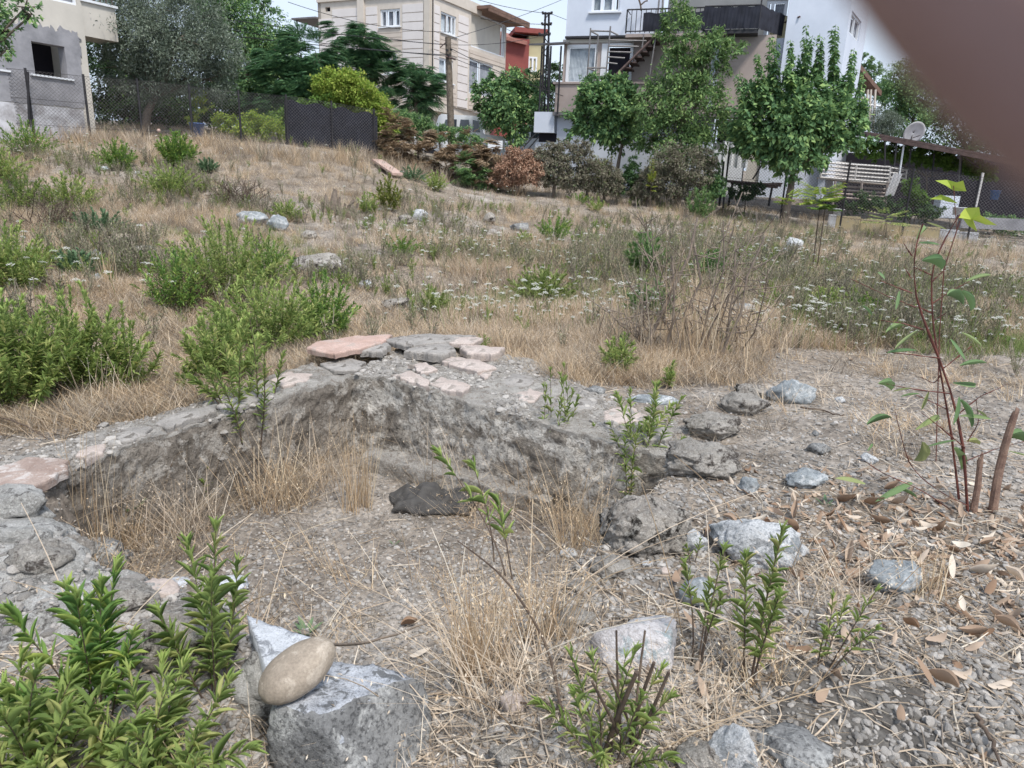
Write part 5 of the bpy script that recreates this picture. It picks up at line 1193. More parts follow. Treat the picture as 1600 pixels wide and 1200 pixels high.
# unfinished house at the left
def left_house():
    c = P(150, 205, 21.0); F = Face(c, 30); zc = c[2]
    root = thing('unfinished_house', 'half plastered cream and grey house with an empty window opening at the upper left', 'house', F.pt(0, zc-.3))
    u_l = -9.0; zt = zc+7.5
    w1 = F.rect(48, 66, 105, 119); w0 = F.rect(-70, 60, 5, 104); w2 = F.rect(60, -30, 118, 2)
    mb = MB(); F.wall(mb, u_l, 0, zc-.6, zt, [w1, w0, w2], .3)
    S_ = Face(F.pt(0, 0), 30-85)                                      # the side running back
    mb.box(F.pt(0, zc-.6, -.3), -F.n*7, np.array([0, 0, zt-zc+.6]), -F.u*.3)
    mb.obj('wall', M['cream'], root)
    # grey render with an uneven edge, standing proud of the wall
    def edge(pts, n=10, amp=.05, seed=1):
        out = []; 
        for (a, b) in zip(pts[:-1], pts[1:]):
            for k in range(n): out.append(a+(b-a)*k/n)
        out.append(pts[-1]); out = np.array(out); out[1:-1, 1] += amp*rng.normal(size=len(out)-2); out[1:-1, 0] += amp*.5*rng.normal(size=len(out)-2); return out
    top = edge(np.array([F.uz(*q) for q in ((-60, 5), (0, 25), (20, 32), (60, 38), (90, 46), (120, 50))]))
    right = edge(np.array([F.uz(*q) for q in ((120, 50), (125, 65), (127, 100), (131, 168))]), 8)
    bot = edge(np.array([F.uz(*q) for q in ((131, 170), (80, 164), (0, 158), (-60, 150))]), 8, .015)
    loop = np.r_[top, right[1:], bot[1:]]
    bm = bmesh.new(); n_ = .028
    vs = [bm.verts.new(F.pt(a, b, n_)) for a, b in loop]; hv = [bm.verts.new(F.pt(a, b, n_)) for a, b in ((w1[0], w1[2]), (w1[1], w1[2]), (w1[1], w1[3]), (w1[0], w1[3]))]
    es = [bm.edges.new((vs[i], vs[(i+1) % len(vs)])) for i in range(len(vs))]+[bm.edges.new((hv[i], hv[(i+1) % 4])) for i in range(4)]
    bmesh.ops.triangle_fill(bm, edges=es, use_beauty=True)
    ext = bmesh.ops.extrude_face_region(bm, geom=list(bm.faces)); 
    for v in [e for e in ext['geom'] if isinstance(e, bmesh.types.BMVert)]: v.co -= Vector(F.n*.027)
    bmesh.ops.recalc_face_normals(bm, faces=bm.faces)
    me = bpy.data.meshes.new('render_coat'); bm.to_mesh(me); bm.free(); me.materials.append(M['greyplaster']); o = link('render_coat', me, root); o.location = -Vector(root.location)
    mb = MB(); a = F.uz(131, 172); b = F.uz(131, 205); F.box(mb, u_l, F.uz(131, 190)[0], zc-.6, a[1], .002, .05); mb.obj('plinth', M['chippedwhite'], root)
    for w_ in (w1, w0):
        mb = MB(); f = .05
        F.box(mb, w_[0], w_[1], w_[3]-f, w_[3], -.29, .03); F.box(mb, w_[0], w_[0]+f, w_[2], w_[3]-f, -.29, .03); F.box(mb, w_[1]-f, w_[1], w_[2], w_[3]-f, -.29, .03); wo = mb.obj('window', M['greyplaster'], root)
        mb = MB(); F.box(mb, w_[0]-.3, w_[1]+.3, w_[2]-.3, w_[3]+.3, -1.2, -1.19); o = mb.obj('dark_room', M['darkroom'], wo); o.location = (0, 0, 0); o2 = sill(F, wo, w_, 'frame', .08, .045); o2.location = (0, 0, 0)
    window(F, root, w2, (.5,))
    # balcony
    r = F.rect(141, 8, 170, 60); z0, z1 = r[2], r[3]
    mb = MB(); bl = 1.9
    mb.box(F.pt(.0, z0, -.02), F.u*bl*.5, np.array([0, 0, z1-z0]), -F.n*.9); mb.obj('balcony', M['cream'], root)
    mb = MB(); mb.box(F.pt(-.03, z1+.002, .04), F.u*(bl*.5+.08), np.array([0, 0, .06]), -F.n*1.0); mb.obj('coping', M['frame'], root)
    rl = MB()
    for k in range(6): rl.tube([F.pt(.05+k*.17, z1, -.05), F.pt(.05+k*.17, z1+.9, -.05)], .015, 5)
    for k in range(2): rl.tube([F.pt(0, z1+.3+.4*k, -.05), F.pt(.95, z1+.3+.4*k, -.05)], .018, 5)
    rl.obj('railing', M['rust'], root)
    mb = MB(); mb.box(F.pt(-9, zt+.002, .3), F.u*10, np.array([0, 0, .25]), -F.n*8); mb.obj('roof', M['cream'], root)
left_house()

def tall_house():   # beige house
    c = P(671, 160, 38.0); z0 = c[2]
    A = Face(c, -66); B = Face(c, 28); root = thing('apartment_house', 'beige panelled three storey house with white windows behind the wooden pole', 'house', (c[0], c[1], z0-3.2))
    uL = A.uz(498, 60)[0]; ztop = A.uz(640, -3)[1]+.1; uR = B.uz(791, 60)[0]
    wa = [A.rect(594, 14, 625, 42), A.rect(598, 84, 620, 116), A.rect(508, 11, 516, 18)]
    wb = [B.rect(689, 22, 713, 54), B.rect(685, 92, 708, 129), B.rect(736, 28, 790, 82), B.rect(733, 97, 770, 150)]
    mb = MB(); A.wall(mb, 0, uL, z0, ztop, wa, .25); B.wall(mb, 0.0, uR, z0, ztop, wb, .25); 
    mb.box(A.pt(uL, z0), -A.n*10, np.array([0, 0, ztop-z0]), -A.u*.2); mb.obj('wall', M['trim'], root)
    # panels with open joints
    def panels(F, us, zs, skip, mat, name='panel'):
        for i in range(len(us)-1):
            for j in range(len(zs)-1):
                a, b, c_, d = us[i]+.02, us[i+1]-.02, zs[j]+.02, zs[j+1]-.02
                if any(a < h[1]+.05 and b > h[0]-.05 and c_ < h[3]+.05 and d > h[2]-.05 for h in skip): continue
                mb = MB(); F.box(mb, a, b, c_, d, .003, .035); mb.obj(name, M[mat], root)
    zs = np.linspace(z0+.05, ztop-.35, 12)
    def band(F, w_, zs_): return (w_[0]-.12, w_[1]+.12, z0, ztop)
    ba = [band(A, wa[0], zs)]; bb = [band(B, wb[0], zs)]
    usA = [0.35, A.uz(626, 60)[0], A.uz(592, 60)[0], A.uz(569, 60)[0]]
    panels(A, [0.35, ba[0][0]-.02], zs, [], 'beige_panel'); panels(A, [ba[0][1]+.02, A.uz(568, 50)[0]-.15], zs, [], 'beige_panel')
    ul = A.uz(562, 50)[0]+.1; um = A.uz(520, 50)[0]; panels(A, [ul, um, uL-.05], zs, wa[2:], 'beige_panel')
    panels(B, [.3, bb[0][0]-.02], zs, [], 'beige_panel'); u2 = B.uz(733, 60)[0]-.1; panels(B, [bb[0][1]+.02, u2], zs, [], 'beige_panel')
    def boards(F, a, b, zlo, zhi, skip):
        n = int((zhi-zlo)/.2)
        for k in range(n):
            q0, q1 = zlo+k*.2+.012, zlo+(k+1)*.2-.012
            if any(q0 < h[3]+.04 and q1 > h[2]-.1 and a < h[1] and b > h[0] for h in skip): continue
            mb = MB(); F.box(mb, a, b, q0, q1, .003, .03); mb.obj('siding_board', M['siding'], root)
    boards(A, ba[0][0]+.04, ba[0][1]-.04, z0+.05, ztop-.35, wa); boards(B, bb[0][0]+.04, bb[0][1]-.04, z0+.05, ztop-.4, wb)
    boards(B, u2+.15, uR-.05, z0+.05, ztop-1.2, wb[2:])
    for F, w_, sp, cu in ((A, wa[0], (.33, .7), 'curtain'), (A, wa[1], (.5,), 'curtain'), (B, wb[0], (.45, .75), 'lace'), (B, wb[1], (.6,), 'lace')):
        window(F, root, w_, sp, cu, .08); sill(F, root, w_)
    window(B, root, wb[2], (.93,), 'creamcurtain', .07, label='wide glazed balcony with a cream blind', folds=2); window(B, root, wb[3], (.45,), 'curtain', .07, label='lower glazed balcony with grey curtains', folds=16)
    mb = MB(); A.box(mb, wa[2][0], wa[2][1], wa[2][2], wa[2][3], -.24, -.2); mb.obj('vent', M['darkroom'], root)
    # parapet band, corner pilasters, slab, roof
    mb = MB(); A.box(mb, -.05, uL, ztop, ztop+.5, -.25, .1); B.box(mb, .1, uR*.62, ztop-.02, ztop+.48, -.25, .08); A.box(mb, -.02, .3, z0, ztop, .002, .07); B.box(mb, .0, .26, z0, ztop, .002, .07); A.box(mb, A.uz(568, 50)[0]-.1, A.uz(562, 50)[0]+.06, z0, ztop, .002, .12); mb.obj('trim', M['trim'], root)
    mb = MB(); mb.box(B.pt(uR*.55, ztop+.2, .9), B.u*(uR*.6), np.array([0, 0, .16]), -B.n*6); mb.box(B.pt(uR*.55, ztop+.05, .9), B.u*(uR*.6), np.array([0, 0, .14]), -B.n*.1); mb.obj('eaves', M['brownwood'], root)
    mb = MB(); mb.box(A.pt(-.1, z0-.35, .1), A.u*(uL+.1), np.array([0, 0, .34]), -A.n*9); mb.obj('floor_slab', M['trim'], root)
    mb = MB(); zb = z0-4.0; r1 = B.rect(672, 170, 702, 205); r2 = B.rect(716, 180, 772, 212)
    B.wall(mb, .3, uR, zb, z0-.36, [(r1[0], r1[1], r1[2], r1[3]), (r2[0], r2[1], r2[2], r2[3])], .2, n=-.9); A.wall(mb, .3, uL, zb, z0-.36, [], .2, n=-.9); mb.obj('ground_floor_wall', M['cream'], root)
    fo = B.o.copy(); B.o = B.o-B.n*.9
    window(B, root, r1, (.25, .5, .75), 'lace', .05); window(B, root, r2, (.17, .33, .5, .67, .83), 'curtain', .06, label='row of dark ground floor windows')
    B.o = fo
    mb = MB(); A.box(mb, uL+.0, uL+1.6, A.uz(490, 30)[1], A.uz(490, 30)[1]+.08, -2, .2); mb.tube([A.pt(uL+1.4, z0+2, 0), A.pt(uL+1.4, A.uz(490, 30)[1], 0)], .04, 5); mb.obj('side_canopy', M['tin'], root)
    mb = MB(); mb.tube([B.pt(.1, z0, .1), B.pt(.1, ztop, .1)], .03, 5); mb.obj('drainpipe', M['metal_dark'], root)
tall_house()

def ac_unit(root, F, x, y, sz=1.0):
    u, z = F.uz(x, y); mb = MB(); F.box(mb, u-.4*sz, u+.4*sz, z-.28*sz, z+.28*sz, .1, .4); o = mb.obj('air_conditioner', M['frame'], root)
    mb = MB(); c = F.pt(u-.08, z, .41); an = np.arange(17)*2*math.pi/16; mb.tube([c+F.u*.2*sz*math.cos(a)+np.array([0, 0, .2*sz*math.sin(a)]) for a in an], .012, 4); g_ = mb.obj('fan_grille', M['metal_grey'], o); g_.location = (0, 0, 0)
def red_house():
    c = P(800, 110, 60.0); F = Face(c, 80); root = thing('red_yellow_house', 'red and yellow house far behind between the beige and white houses', 'house', F.pt(0, c[2]-4))
    a = F.rect(795, 60, 826, 130); b = F.rect(826, 55, 850, 130)
    mb = MB(); mb.box(F.pt(a[0]-1, c[2]-5, 0), F.u*(a[1]-a[0]+1), np.array([0, 0, a[3]-c[2]+5]), -F.n*5); mb.obj('red_wall', M['redplaster'], root)
    mb = MB(); mb.box(F.pt(b[0]+.01, c[2]-5, -.3), F.u*(b[1]-b[0]), np.array([0, 0, b[3]-c[2]+5]), -F.n*5); mb.obj('yellow_wall', M['yellowplaster'], root)
    mb = MB(); mb.box(F.pt(b[0]-1.2, b[3]+.1, .2), F.u*(b[1]-b[0]+1.4), np.array([0, 0, .35]), -F.n*6); mb.obj('roof', M['redplaster'], root)
    r = F.rect(796, 38, 815, 60); mb = MB(); A_ = F.pt(r[0]-2, r[2], .5); mb.box(A_, F.u*(r[1]-r[0]+2.4)+np.array([0, 0, -.5]), np.array([0, 0, .25]), -F.n*6+np.array([0, 0, 1.5])); mb.obj('tiled_roof', M['rooftile'], root)
    r = F.rect(826, 88, 840, 112); F.o = F.o-F.n*.3; window(F, root, r, (.5,), 'lace', .12, depth=-.02)
red_house()

def white_house():
    c = P(872, 290, 28.0); az = 107.0; F = Face(c, az); zg = float(H(np.array([c[0]]), np.array([c[1]]))[0])-.4
    root = thing('white_house', 'white and taupe two storey house with a rusty outside stair behind the mulberry trees', 'house', (c[0], c[1], zg))
    U = lambda x, y=60: F.uz(x, y)[0]; Z = lambda x, y: F.uz(x, y)[1]
    z1 = Z(1000, 178); z2 = Z(1000, 56); z3 = z2+3.6
    uR = U(1322, 60)
    # upper white storey
    wu = F.rect(926, -14, 970, 20); mb = MB(); F.wall(mb, U(887, 30), U(1035, 30), z2, z3, [wu], .25, n=.15); mb.obj('upper_wall', M['white_paint'], root); mb = MB(); F.wall(mb, U(1230, 30), uR, z2-2.4, z3, [], .25, n=.05); mb.obj('upper_wall', M['white_paint'], root)
    fo = F.o.copy(); F.o = fo+F.n*.15; window(F, root, wu, (.36, .76), 'lace', .07, openp=2, label='upper white window standing half open'); sill(F, root, wu); F.o = fo
    mb = MB(); F.box(mb, U(885, 56), U(1050, 56), z2-.07, z2-.002, -.1, .2); mb.obj('slab_edge', M['metal_dark'], root)
    # recessed balcony wall and door behind shade net
    dr = F.rect(1196, -14, 1230, 60); mb = MB(); F.wall(mb, U(1035, 30)+.01, U(1230, 30)-.01, z2, z3, [dr], .2, n=-1.2); mb.obj('recessed_wall', M['cream'], root)
    fo = F.o.copy(); F.o = fo-F.n*1.2; window(F, root, dr, (.3,), 'curtain', .09, name='balcony_door', folds=4); F.o = fo
    # middle storey: glazed bay with taupe parapet
    g1 = F.rect(885, 70, 933, 132); g2 = F.rect(939, 68, 988, 134)
    wmid = F.rect(1112, 66, 1138, 140)
    mb = MB(); F.wall(mb, U(880, 100), U(1192, 100), z1+.95, z2-.08, [g1, g2, wmid], .2, n=0)
    mb.obj('middle_wall', M['taupe'], root)
    mb = MB(); F.box(mb, U(880, 62), U(991, 62), Z(930, 68)+.02, z2-.08, .002, .04); mb.obj('lintel_board', M['cream'], root)
    window(F, root, g1, (), 'lace', .1, label='big window with a lace curtain', folds=18, depth=.03); window(F, root, g2, (.12,), 'curtain', .1, label='open glazed door with a dark room behind', openp=1, depth=.03); window(F, root, wmid, (.5,), 'lace', .08)
    mb = MB(); F.box(mb, U(871, 150), U(1010, 150), z1, z1+.95, -.2, .35); F.box(mb, U(868, 138), U(1010, 138)+.02, z1+.952, z1+1.02, -.22, .4); mb.obj('parapet', M['taupe'], root)
    mb = MB(); F.box(mb, U(1010, 150)+.01, U(1210, 120), z1, z1+.95, -.2, .05); F.box(mb, U(1100, 100), U(1208, 100), z1, z2-.1, .052, .3); mb.obj('bay_wall', M['taupe'], root)
    mb = MB(); F.box(mb, U(1112, 100), U(1124, 100), z1+.1, z2-.15, .302, .33); mb.obj('blue_panel', M['lace'], root)
    # side of the projecting bay and white wall to the right
    mb = MB(); F.wall(mb, U(1208, 100)+.01, uR, zg, z2-.1, [], .25, n=-.3); mb.obj('lower_right_wall', M['white_paint'], root)
    # ground floor
    gd = F.rect(1118, 195, 1150, 222); mb = MB(); F.wall(mb, U(870, 230), U(1112, 230), zg, z1-.12, [F.rect(843, 208, 869, 221)], .25, n=.1); mb.obj('ground_floor_wall', M['white_paint'], root)
    mb = MB(); F.box(mb, U(868, 178), U(1165, 178), z1-.12, z1-.002, -.3, .45); mb.obj('floor_slab', M['metal_grey'], root)
    mb = MB(); F.wall(mb, U(1112, 230)+.01, U(1208, 230), zg, z1-.12, [F.rect(1147, 245, 1165, 300), F.rect(1118, 195, 1150, 222)], .2, n=-.4); mb.obj('porch_wall', M['cream'], root)
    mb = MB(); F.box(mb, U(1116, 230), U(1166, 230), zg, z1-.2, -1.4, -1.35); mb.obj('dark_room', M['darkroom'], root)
    # right side wall with window
    q = F.pt(uR, 0, .05); S_ = Face((q[0], q[1]), 33); r = S_.rect(1328, 22, 1345, 62); ue = S_.uz(1352, 60)[0]
    mb = MB(); S_.wall(mb, 0.0, ue, zg, z3, [r], .2); mb.obj('side_wall', M['white_paint'], root); window(S_, root, r, (.5,), 'curtain', .07)
    mb = MB(); mb.box(S_.pt(-.3, z3-.9, .5), S_.u*(ue+.8), np.array([0, 0, .15]), -S_.n*4); mb.obj('eaves', M['trim'], root)
    mb = MB(); mb.box(F.pt(U(887, 30)-.4, z3, .5), F.u*(uR-U(887, 30)+.4), np.array([0, 0, .2]), -F.n*9); mb.obj('roof', M['cream'], root)
    # balcony nets and railing: slab under, posts, bars, cloth
    bal = MB(); z_ = z2
    for x0, x1, n_ in ((978, 1040, .9),): pass
    fb = .9
    Fo = Face(F.pt(0, 0, fb), az)
    a = Fo.rect(979, 15, 1000, 52); b = Fo.rect(1000, 20, 1102, 53); zt_ = a[3]; zb_ = a[2]
    mb = MB(); mb.box(F.pt(a[0], zb_-.12, .16), F.u*(b[1]-a[0]), np.array([0, 0, .1]), F.n*(fb-.16)); mb.obj('balcony_slab', M['taupe'], root)
    rl = MB(); rl.tube([Fo.pt(a[0], zt_), Fo.pt(b[1], zt_)], .025, 5); rl.tube([Fo.pt(a[0], zb_+.06), Fo.pt(b[1], zb_+.06)], .02, 5)
    for u_ in np.arange(a[0], b[1], .16): rl.tube([Fo.pt(u_, zb_), Fo.pt(u_, zt_)], .012 if (u_-a[0]) > .05 else .025, 4)
    rl.tube([Fo.pt(a[0], zt_), F.pt(a[0], zt_, .2)], .02, 4); rl.obj('railing', M['metal_dark'], root)
    def net(Fx, u0, u1, z0_, z1_, n0=.03):
        k = 24; mb = MB(); uu = np.linspace(u0, u1, k); V = []
        for i, u_ in enumerate(uu): w_ = .02*math.sin(i*1.9); V += [Fx.pt(u_, z0_, n0+w_), Fx.pt(u_, z1_+.02*math.sin(i*.9), n0-w_*.5)]
        mb.add(V, [[2*i, 2*i+2, 2*i+3, 2*i+1] for i in range(k-1)]); return mb.obj('shade_net', M['shadecloth'], root)
    net(Fo, b[0]+.1, b[1], zb_+.05, zt_-.12)
    c2 = Fo.rect(1100, 9, 1187, 47); zt2, zb2 = c2[3], c2[2]
    mb = MB(); mb.box(F.pt(c2[0], zb2-.1, .1), F.u*(c2[1]-c2[0]), np.array([0, 0, .12]), F.n*(fb-.1)); mb.obj('balcony_slab', M['metal_dark'], root)
    rl = MB(); rl.tube([Fo.pt(c2[0], zt2), Fo.pt(c2[1], zt2), F.pt(c2[1]+.7, zt2, -1.1)], .03, 5)
    for t in (0, .25, .5, .75, 1): u_ = c2[0]+(c2[1]-c2[0])*t; rl.tube([Fo.pt(u_, zb2), Fo.pt(u_, zt2+(.4 if t == 1 else 0))], .025, 5)
    rl.obj('railing', M['metal_dark'], root); net(Fo, c2[0], c2[1], zb2+.03, zt2-.03)
    Fs = Face(Fo.pt(c2[1], 0), az-60); net(Fs, .02, 1.9, zb2+.03, zt2-.03, .0)
    mb = MB(); q = P(1207, 30, 26.4); mb.add([q, q+F.u*.55+[0, 0, .1], q+F.u*.45-[0, 0, .9], q-F.u*.1-[0, 0, .95]], [[0, 1, 2, 3]]); mb.obj('yellow_cloth', M['yellowplaster'], root)
    mb = MB(); mb.tube([P(1226, 35, 26.3), P(1250, 26, 25.6)], .03, 5); mb.obj('pole_arm', M['rust'], root)
    # tin canopy and its posts at the left of the bay
    mb = MB(); A_, B_ = P(826, 71, 28.5), P(884, 68, 27.2); mb.box(A_, B_-A_, np.array([0, 0, .06]), np.array([.8, 3.4, .6])); mb.obj('canopy', M['tin'], root)
    mb = MB()
    for x, yb, d in ((843, 205, 28.3), (851, 205, 29.5), (857, 205, 28.0), (873, 178, 27.5)): mb.tube([P(x-2, yb, d), P(x+4, 72, d)], .035, 5)
    mb.tube([P(846, 130, 28.3), P(868, 160, 28)], .02, 4); mb.obj('canopy_posts', M['metal_dark'], root)
    mb = MB(); a = F.uz(870, 176, .3); r = F.rect(838, 176, 869, 208); F.box(mb, r[0], r[1], r[2], r[3], -.5, .3); mb.obj('white_annex', M['white_paint'], root)
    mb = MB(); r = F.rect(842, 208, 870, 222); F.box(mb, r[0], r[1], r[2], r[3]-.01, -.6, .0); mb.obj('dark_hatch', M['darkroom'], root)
    mb = MB(); r = F.rect(836, 222, 870, 290); F.box(mb, r[0], r[1], zg, r[3]-.01, -.5, .1); mb.obj('annex_base', M['white_paint'], root)
    # white sheets and shed front on the porch
    mb = MB(); k = 14; q0, q1 = P(1130, 220, 25.6), P(1172, 226, 25.2); V = []
    for i in range(k): t = i/(k-1); p = q0+(q1-q0)*t+F.n*.04*math.sin(i*1.7); V += [p, p-[0, 0, .78+.03*math.sin(i)]]
    mb.add(V, [[2*i, 2*i+1, 2*i+3, 2*i+2] for i in range(k-1)]); mb.obj('awning_sheet', M['frame'], root)
    mb = MB(); r = F.rect(1112, 235, 1160, 300); F.box(mb, r[0], r[1], zg, r[3], .2, .26); mb.obj('shed_front', M['frame'], root)
white_house()

def staircase():
    d0 = 26.3; root = thing('outside_stair', 'rusty steel stair with scrap treads climbing the white house front', 'staircase', P(955, 250, d0))
    A0, A1 = P(950, 130, d0), P(1034, 46, d0); off = np.array([.25, .8, 0])
    for o_ in (np.zeros(3), off): MB().tube([A0+o_, A1+o_], .045, 5).obj('stringer', M['rust'], root)
    for k in range(9): t = (k+1)/10; p = A0+(A1-A0)*t; MB().box(p-[.04, 0, .02]+np.array([0, .03, 0]), np.array([.28, 0, 0]), off*.95, np.array([0, 0, .04])).obj('tread', M['rust'], root)
    MB().tube([P(1013, 130, d0), P(1024, 60, d0), P(1030, 0, d0)], .03, 5).obj('post', M['metal_grey'], root)
    MB().tube([P(1034, 46, d0), P(1036, -10, d0)], .03, 5).obj('post', M['metal_grey'], root)
    root = thing('scaffold_frame', 'grey tube frame with ladder rungs standing before the glazed bay', 'scaffold', P(940, 250, d0))
    T = lambda *p: MB().tube([P(x, y, d0) for x, y in p], .028, 5).obj('tube', M['metal_grey'], root)
    T((917, 130), (923, 44)); T((929, 130), (935, 55)); T((946, 128), (954, 41)); T((1003, 75), (1006, 55))
    T((922, 48), (935, 55)); T((954, 49), (966, 55)); T((922, 48), (954, 49)); T((917, 106), (930, 111)); T((917, 106), (948, 106))
    for y0, y1 in ((63, 64), (72, 73), (81, 82), (89, 91), (98, 100), (109, 110)): T((952 if y0 < 80 else 949, y0), (1010-(y0-63)*1.3, y1))
    # bare little tree standing on the balcony
    root = thing('bare_branch', 'bare dark branch in front of the upper white wall above the balcony', 'branch', P(1002, 15, 26.8))
    MB().tube([P(1002, 17, 26.8), P(1001, 8, 26.8), P(997, -6, 26.8)], .03, 5).tube([P(1001, 8, 26.8), P(1008, 2, 26.8), P(1012, 1, 26.8)], .022, 4).obj('branch', M['twig'], root)
staircase()

def right_side_house():
    root = thing('side_house', 'low house with a sloping brown roof and white balcony rail right of the white house', 'house', P(1350, 230, 33))
    d = 33; A_, B_ = P(1342, 106, d-1), P(1377, 150, d+1.5)
    mb = MB(); mb.box(A_, B_-A_, np.array([0, 0, .2]), np.array([-2.5, .6, .3])); mb.obj('roof', M['brownwood'], root)
    mb = MB(); mb.box(P(1318, 240, d+1), np.array([.8, .1, 0]), np.array([0, 4, 0]), np.array([0, 0, 2.4])); mb.obj('wall', M['white_paint'], root)
    mb = MB()
    for x in (1345, 1352, 1357, 1364): mb.tube([P(x, 205, d), P(x+4, 140, d)], .05, 5)
    mb.obj('posts', M['trim'], root); mb = MB()
    for k in range(9): mb.tube([P(1330+k*5, 195, d), P(1334+k*5, 160, d)], .025, 4)
    mb.tube([P(1328, 160, d), P(1376, 166, d)], .04, 4); mb.obj('railing', M['frame'], root)
right_side_house()

# ---------------------------------------------------------------- poles and wires
def poles():
    g = P(707, 210, 29); b = g-[0, 0, 1.0]; t = P(700, 58, 29)
    root = thing('utility_pole', 'leaning grey wooden utility pole in front of the beige house', 'pole', b)
    MB().tube([b, b*.5+t*.5, t], [.15, .13, .11], 10).obj('post', M['bark'], root, True)
    MB().tube([P(696, 88, 28.8), P(712, 93, 28.8)], .035, 5).tube([P(688, 74, 28.8), P(697, 66, 28.8)], .02, 4).obj('crossarm', M['rust'], root)
    for x, y in ((699, 80), (705, 79), (701, 88)): MB().tube([P(x, y, 28.8), P(x, y-3, 28.8)], .05, 6).obj('insulator', M['metal_dark'], root)
    root = thing('lattice_pole', 'dark steel electricity pole with three crossarms against the sky', 'pole', P(853, 210, 44))
    a, c = P(850, 215, 44), P(855, 19, 44)
    mb = MB(); o_ = np.array([.16, 0, 0]); mb.tube([a-o_*1.3, c-o_*.6], .06, 4); mb.tube([a+o_*1.3, c+o_*.6], .06, 4)
    for k in range(16): p = a+(c-a)*k/16; q = a+(c-a)*(k+1)/16; s_ = 1 if k % 2 else -1; mb.tube([p-o_*s_, q+o_*s_], .03, 3)
    mb.obj('mast', M['metal_dark'], root)
    for x0, x1, y in ((847, 863, 21), (846, 862, 38), (842, 860, 54)):
        arm = MB().tube([P(x0, y, 44), P(x1, y, 44)], .06, 4).obj('crossarm', M['metal_dark'], root)
        for x in (x0+1, x1-1): o = MB().tube([P(x, y, 44), P(x, y-3, 44)], .07, 5).obj('insulator', M['metal_dark'], arm); o.location = (0, 0, 0)
    def wire(label, A_, B_, sag, r_=.016):
        t = np.linspace(0, 1, 22)[:, None]; c_ = A_*(1-t)+B_*t-np.array([0, 0, 1.0])*4*sag*t*(1-t); o = MB().tube(c_, r_, 3).obj('wire', M['metal_dark'], None); tag(o, label, 'cable')
    W_ = 'black overhead cable strung across the sky and house fronts to the wooden pole'
    wire('topmost black cable from the wooden pole running left over the olive tree', P(-250, -90, 26), P(699, 70, 28.9), .4); wire('second black cable from the wooden pole running left before the beige house', P(-250, -50, 26), P(700, 86, 28.9), .4); wire('lowest thin cable from the wooden pole running left', P(-200, -80, 28), P(701, 88, 28.9), .5, .012)
    wire('cable drooping from the wooden pole right towards the white house canopy', P(703, 75, 29), P(880, 150, 27.5), .1, .014); wire('thin cable from the wooden pole to the beige house balcony', P(703, 88, 29), P(800, 118, 37), .1, .012); wire('thin cable climbing right from the top of the wooden pole', P(700, 62, 29), P(900, -10, 40), .1, .012); wire('cable crossing the upper windows of the beige house', P(450, 3, 34), P(705, 50, 38), .3, .014); wire('cable between the beige house and the steel pole crossarm', P(610, 60, 36), P(855, 54, 44), .4, .014)
    W2 = 'thin overhead cable running from the steel pole into the sky'
    wire('uppermost cable leaving the steel pole to the left across the sky', P(855, 21, 44), P(600, -60, 40), .4); wire('middle cable leaving the steel pole to the left', P(855, 38, 44), P(560, -30, 40), .5); wire('short low cable from the steel pole to the red and yellow house', P(855, 54, 44), P(780, 38, 48), .3); wire('thin cable in the sky under the fingertip beside the sloping roof', P(1345, 105, 40), P(1600, 170, 40), .2); wire('thin cable passing behind the white house from the steel pole', P(860, 21, 44), P(1000, 60, 60), .2)
poles()

# ---------------------------------------------------------------- chain link fences
def fence(label, line, hgt, posts, pitch=.09, wr=.0035, net=None, postmat='metal_dark', pr=.03):
    line = np.array(line, float); seg = np.linalg.norm(np.diff(line[:, :2], axis=0), axis=1); Ls = np.r_[0, np.cumsum(seg)]; T = Ls[-1]
    def at(s_): return np.array([np.interp(s_, Ls, line[:, k]) for k in range(3)])
    root = thing('chain_link_fence', label, 'fence', line[0]); mb = MB(); n = int(T/pitch)
    for k in range(-int(hgt/pitch), n):
        for sg in (1, -1):
            s0 = k*pitch; a0, a1 = (s0, s0+hgt)
            lo, hi = max(a0, 0), min(a1, T)
            if hi-lo < .05: continue
            f = lambda s_: at(s_)+np.array([0, 0, ((s_-a0) if sg > 0 else (hgt-(s_-a0)))])
            nn = 2+int((hi-lo)/1.2); mb.tube([f(s_) for s_ in np.linspace(lo, hi, nn)], wr, 3)
    mb.obj('wire_mesh', M['metal_grey'], root, kind='stuff')
    rl = MB()
    for z in (hgt, hgt*.5, .05): rl.tube([q+[0, 0, z] for q in line], wr*1.4, 3)
    rl.obj('tension_wires', M['metal_dark'], root)
    for s_ in posts(T): p = at(s_); MB().tube([p-[0, 0, .3], p+[0, 0, hgt+.05]], pr, 6).obj('post', M[postmat], root)
    if net:
        for a, b in net: k = 30; V = []; ss = np.linspace(a*T, b*T, k)
        mbn = MB()
        for i, s_ in enumerate(ss): q = at(s_)+np.array([0, .06+.02*math.sin(i), 0]); V += [q-[0, 0, .2], q+[0, 0, hgt-.12+.05*math.sin(i*.8)]]
        mbn.add(V, [[2*i, 2*i+2, 2*i+3, 2*i+1] for i in range(k-1)]); mbn.obj('shade_net', M['shadecloth'], root)
    return root
def gl(px, py): g = G(px, py); return g
fence('chain link fence on the slope behind the lot, partly backed with black shade net', [P(-60, 190, 18.6), P(43, 197, 19.3), P(150, 204, 20.3), P(248, 209, 20.8), P(347, 219, 21.4), P(470, 229, 22), P(540, 238, 22.5), P(590, 246, 23)], 1.35, lambda T: np.linspace(.2, T-.1, 9), net=((.74, 1.0),))
MB().tube([P(46, 198, 19.2), P(43, 112, 19.2)], .03, 6).obj('iron_post', M['metal_dark'], None); tag(bpy.data.objects['iron_post'], 'tall dark iron post standing alone in front of the unfinished house', 'post')
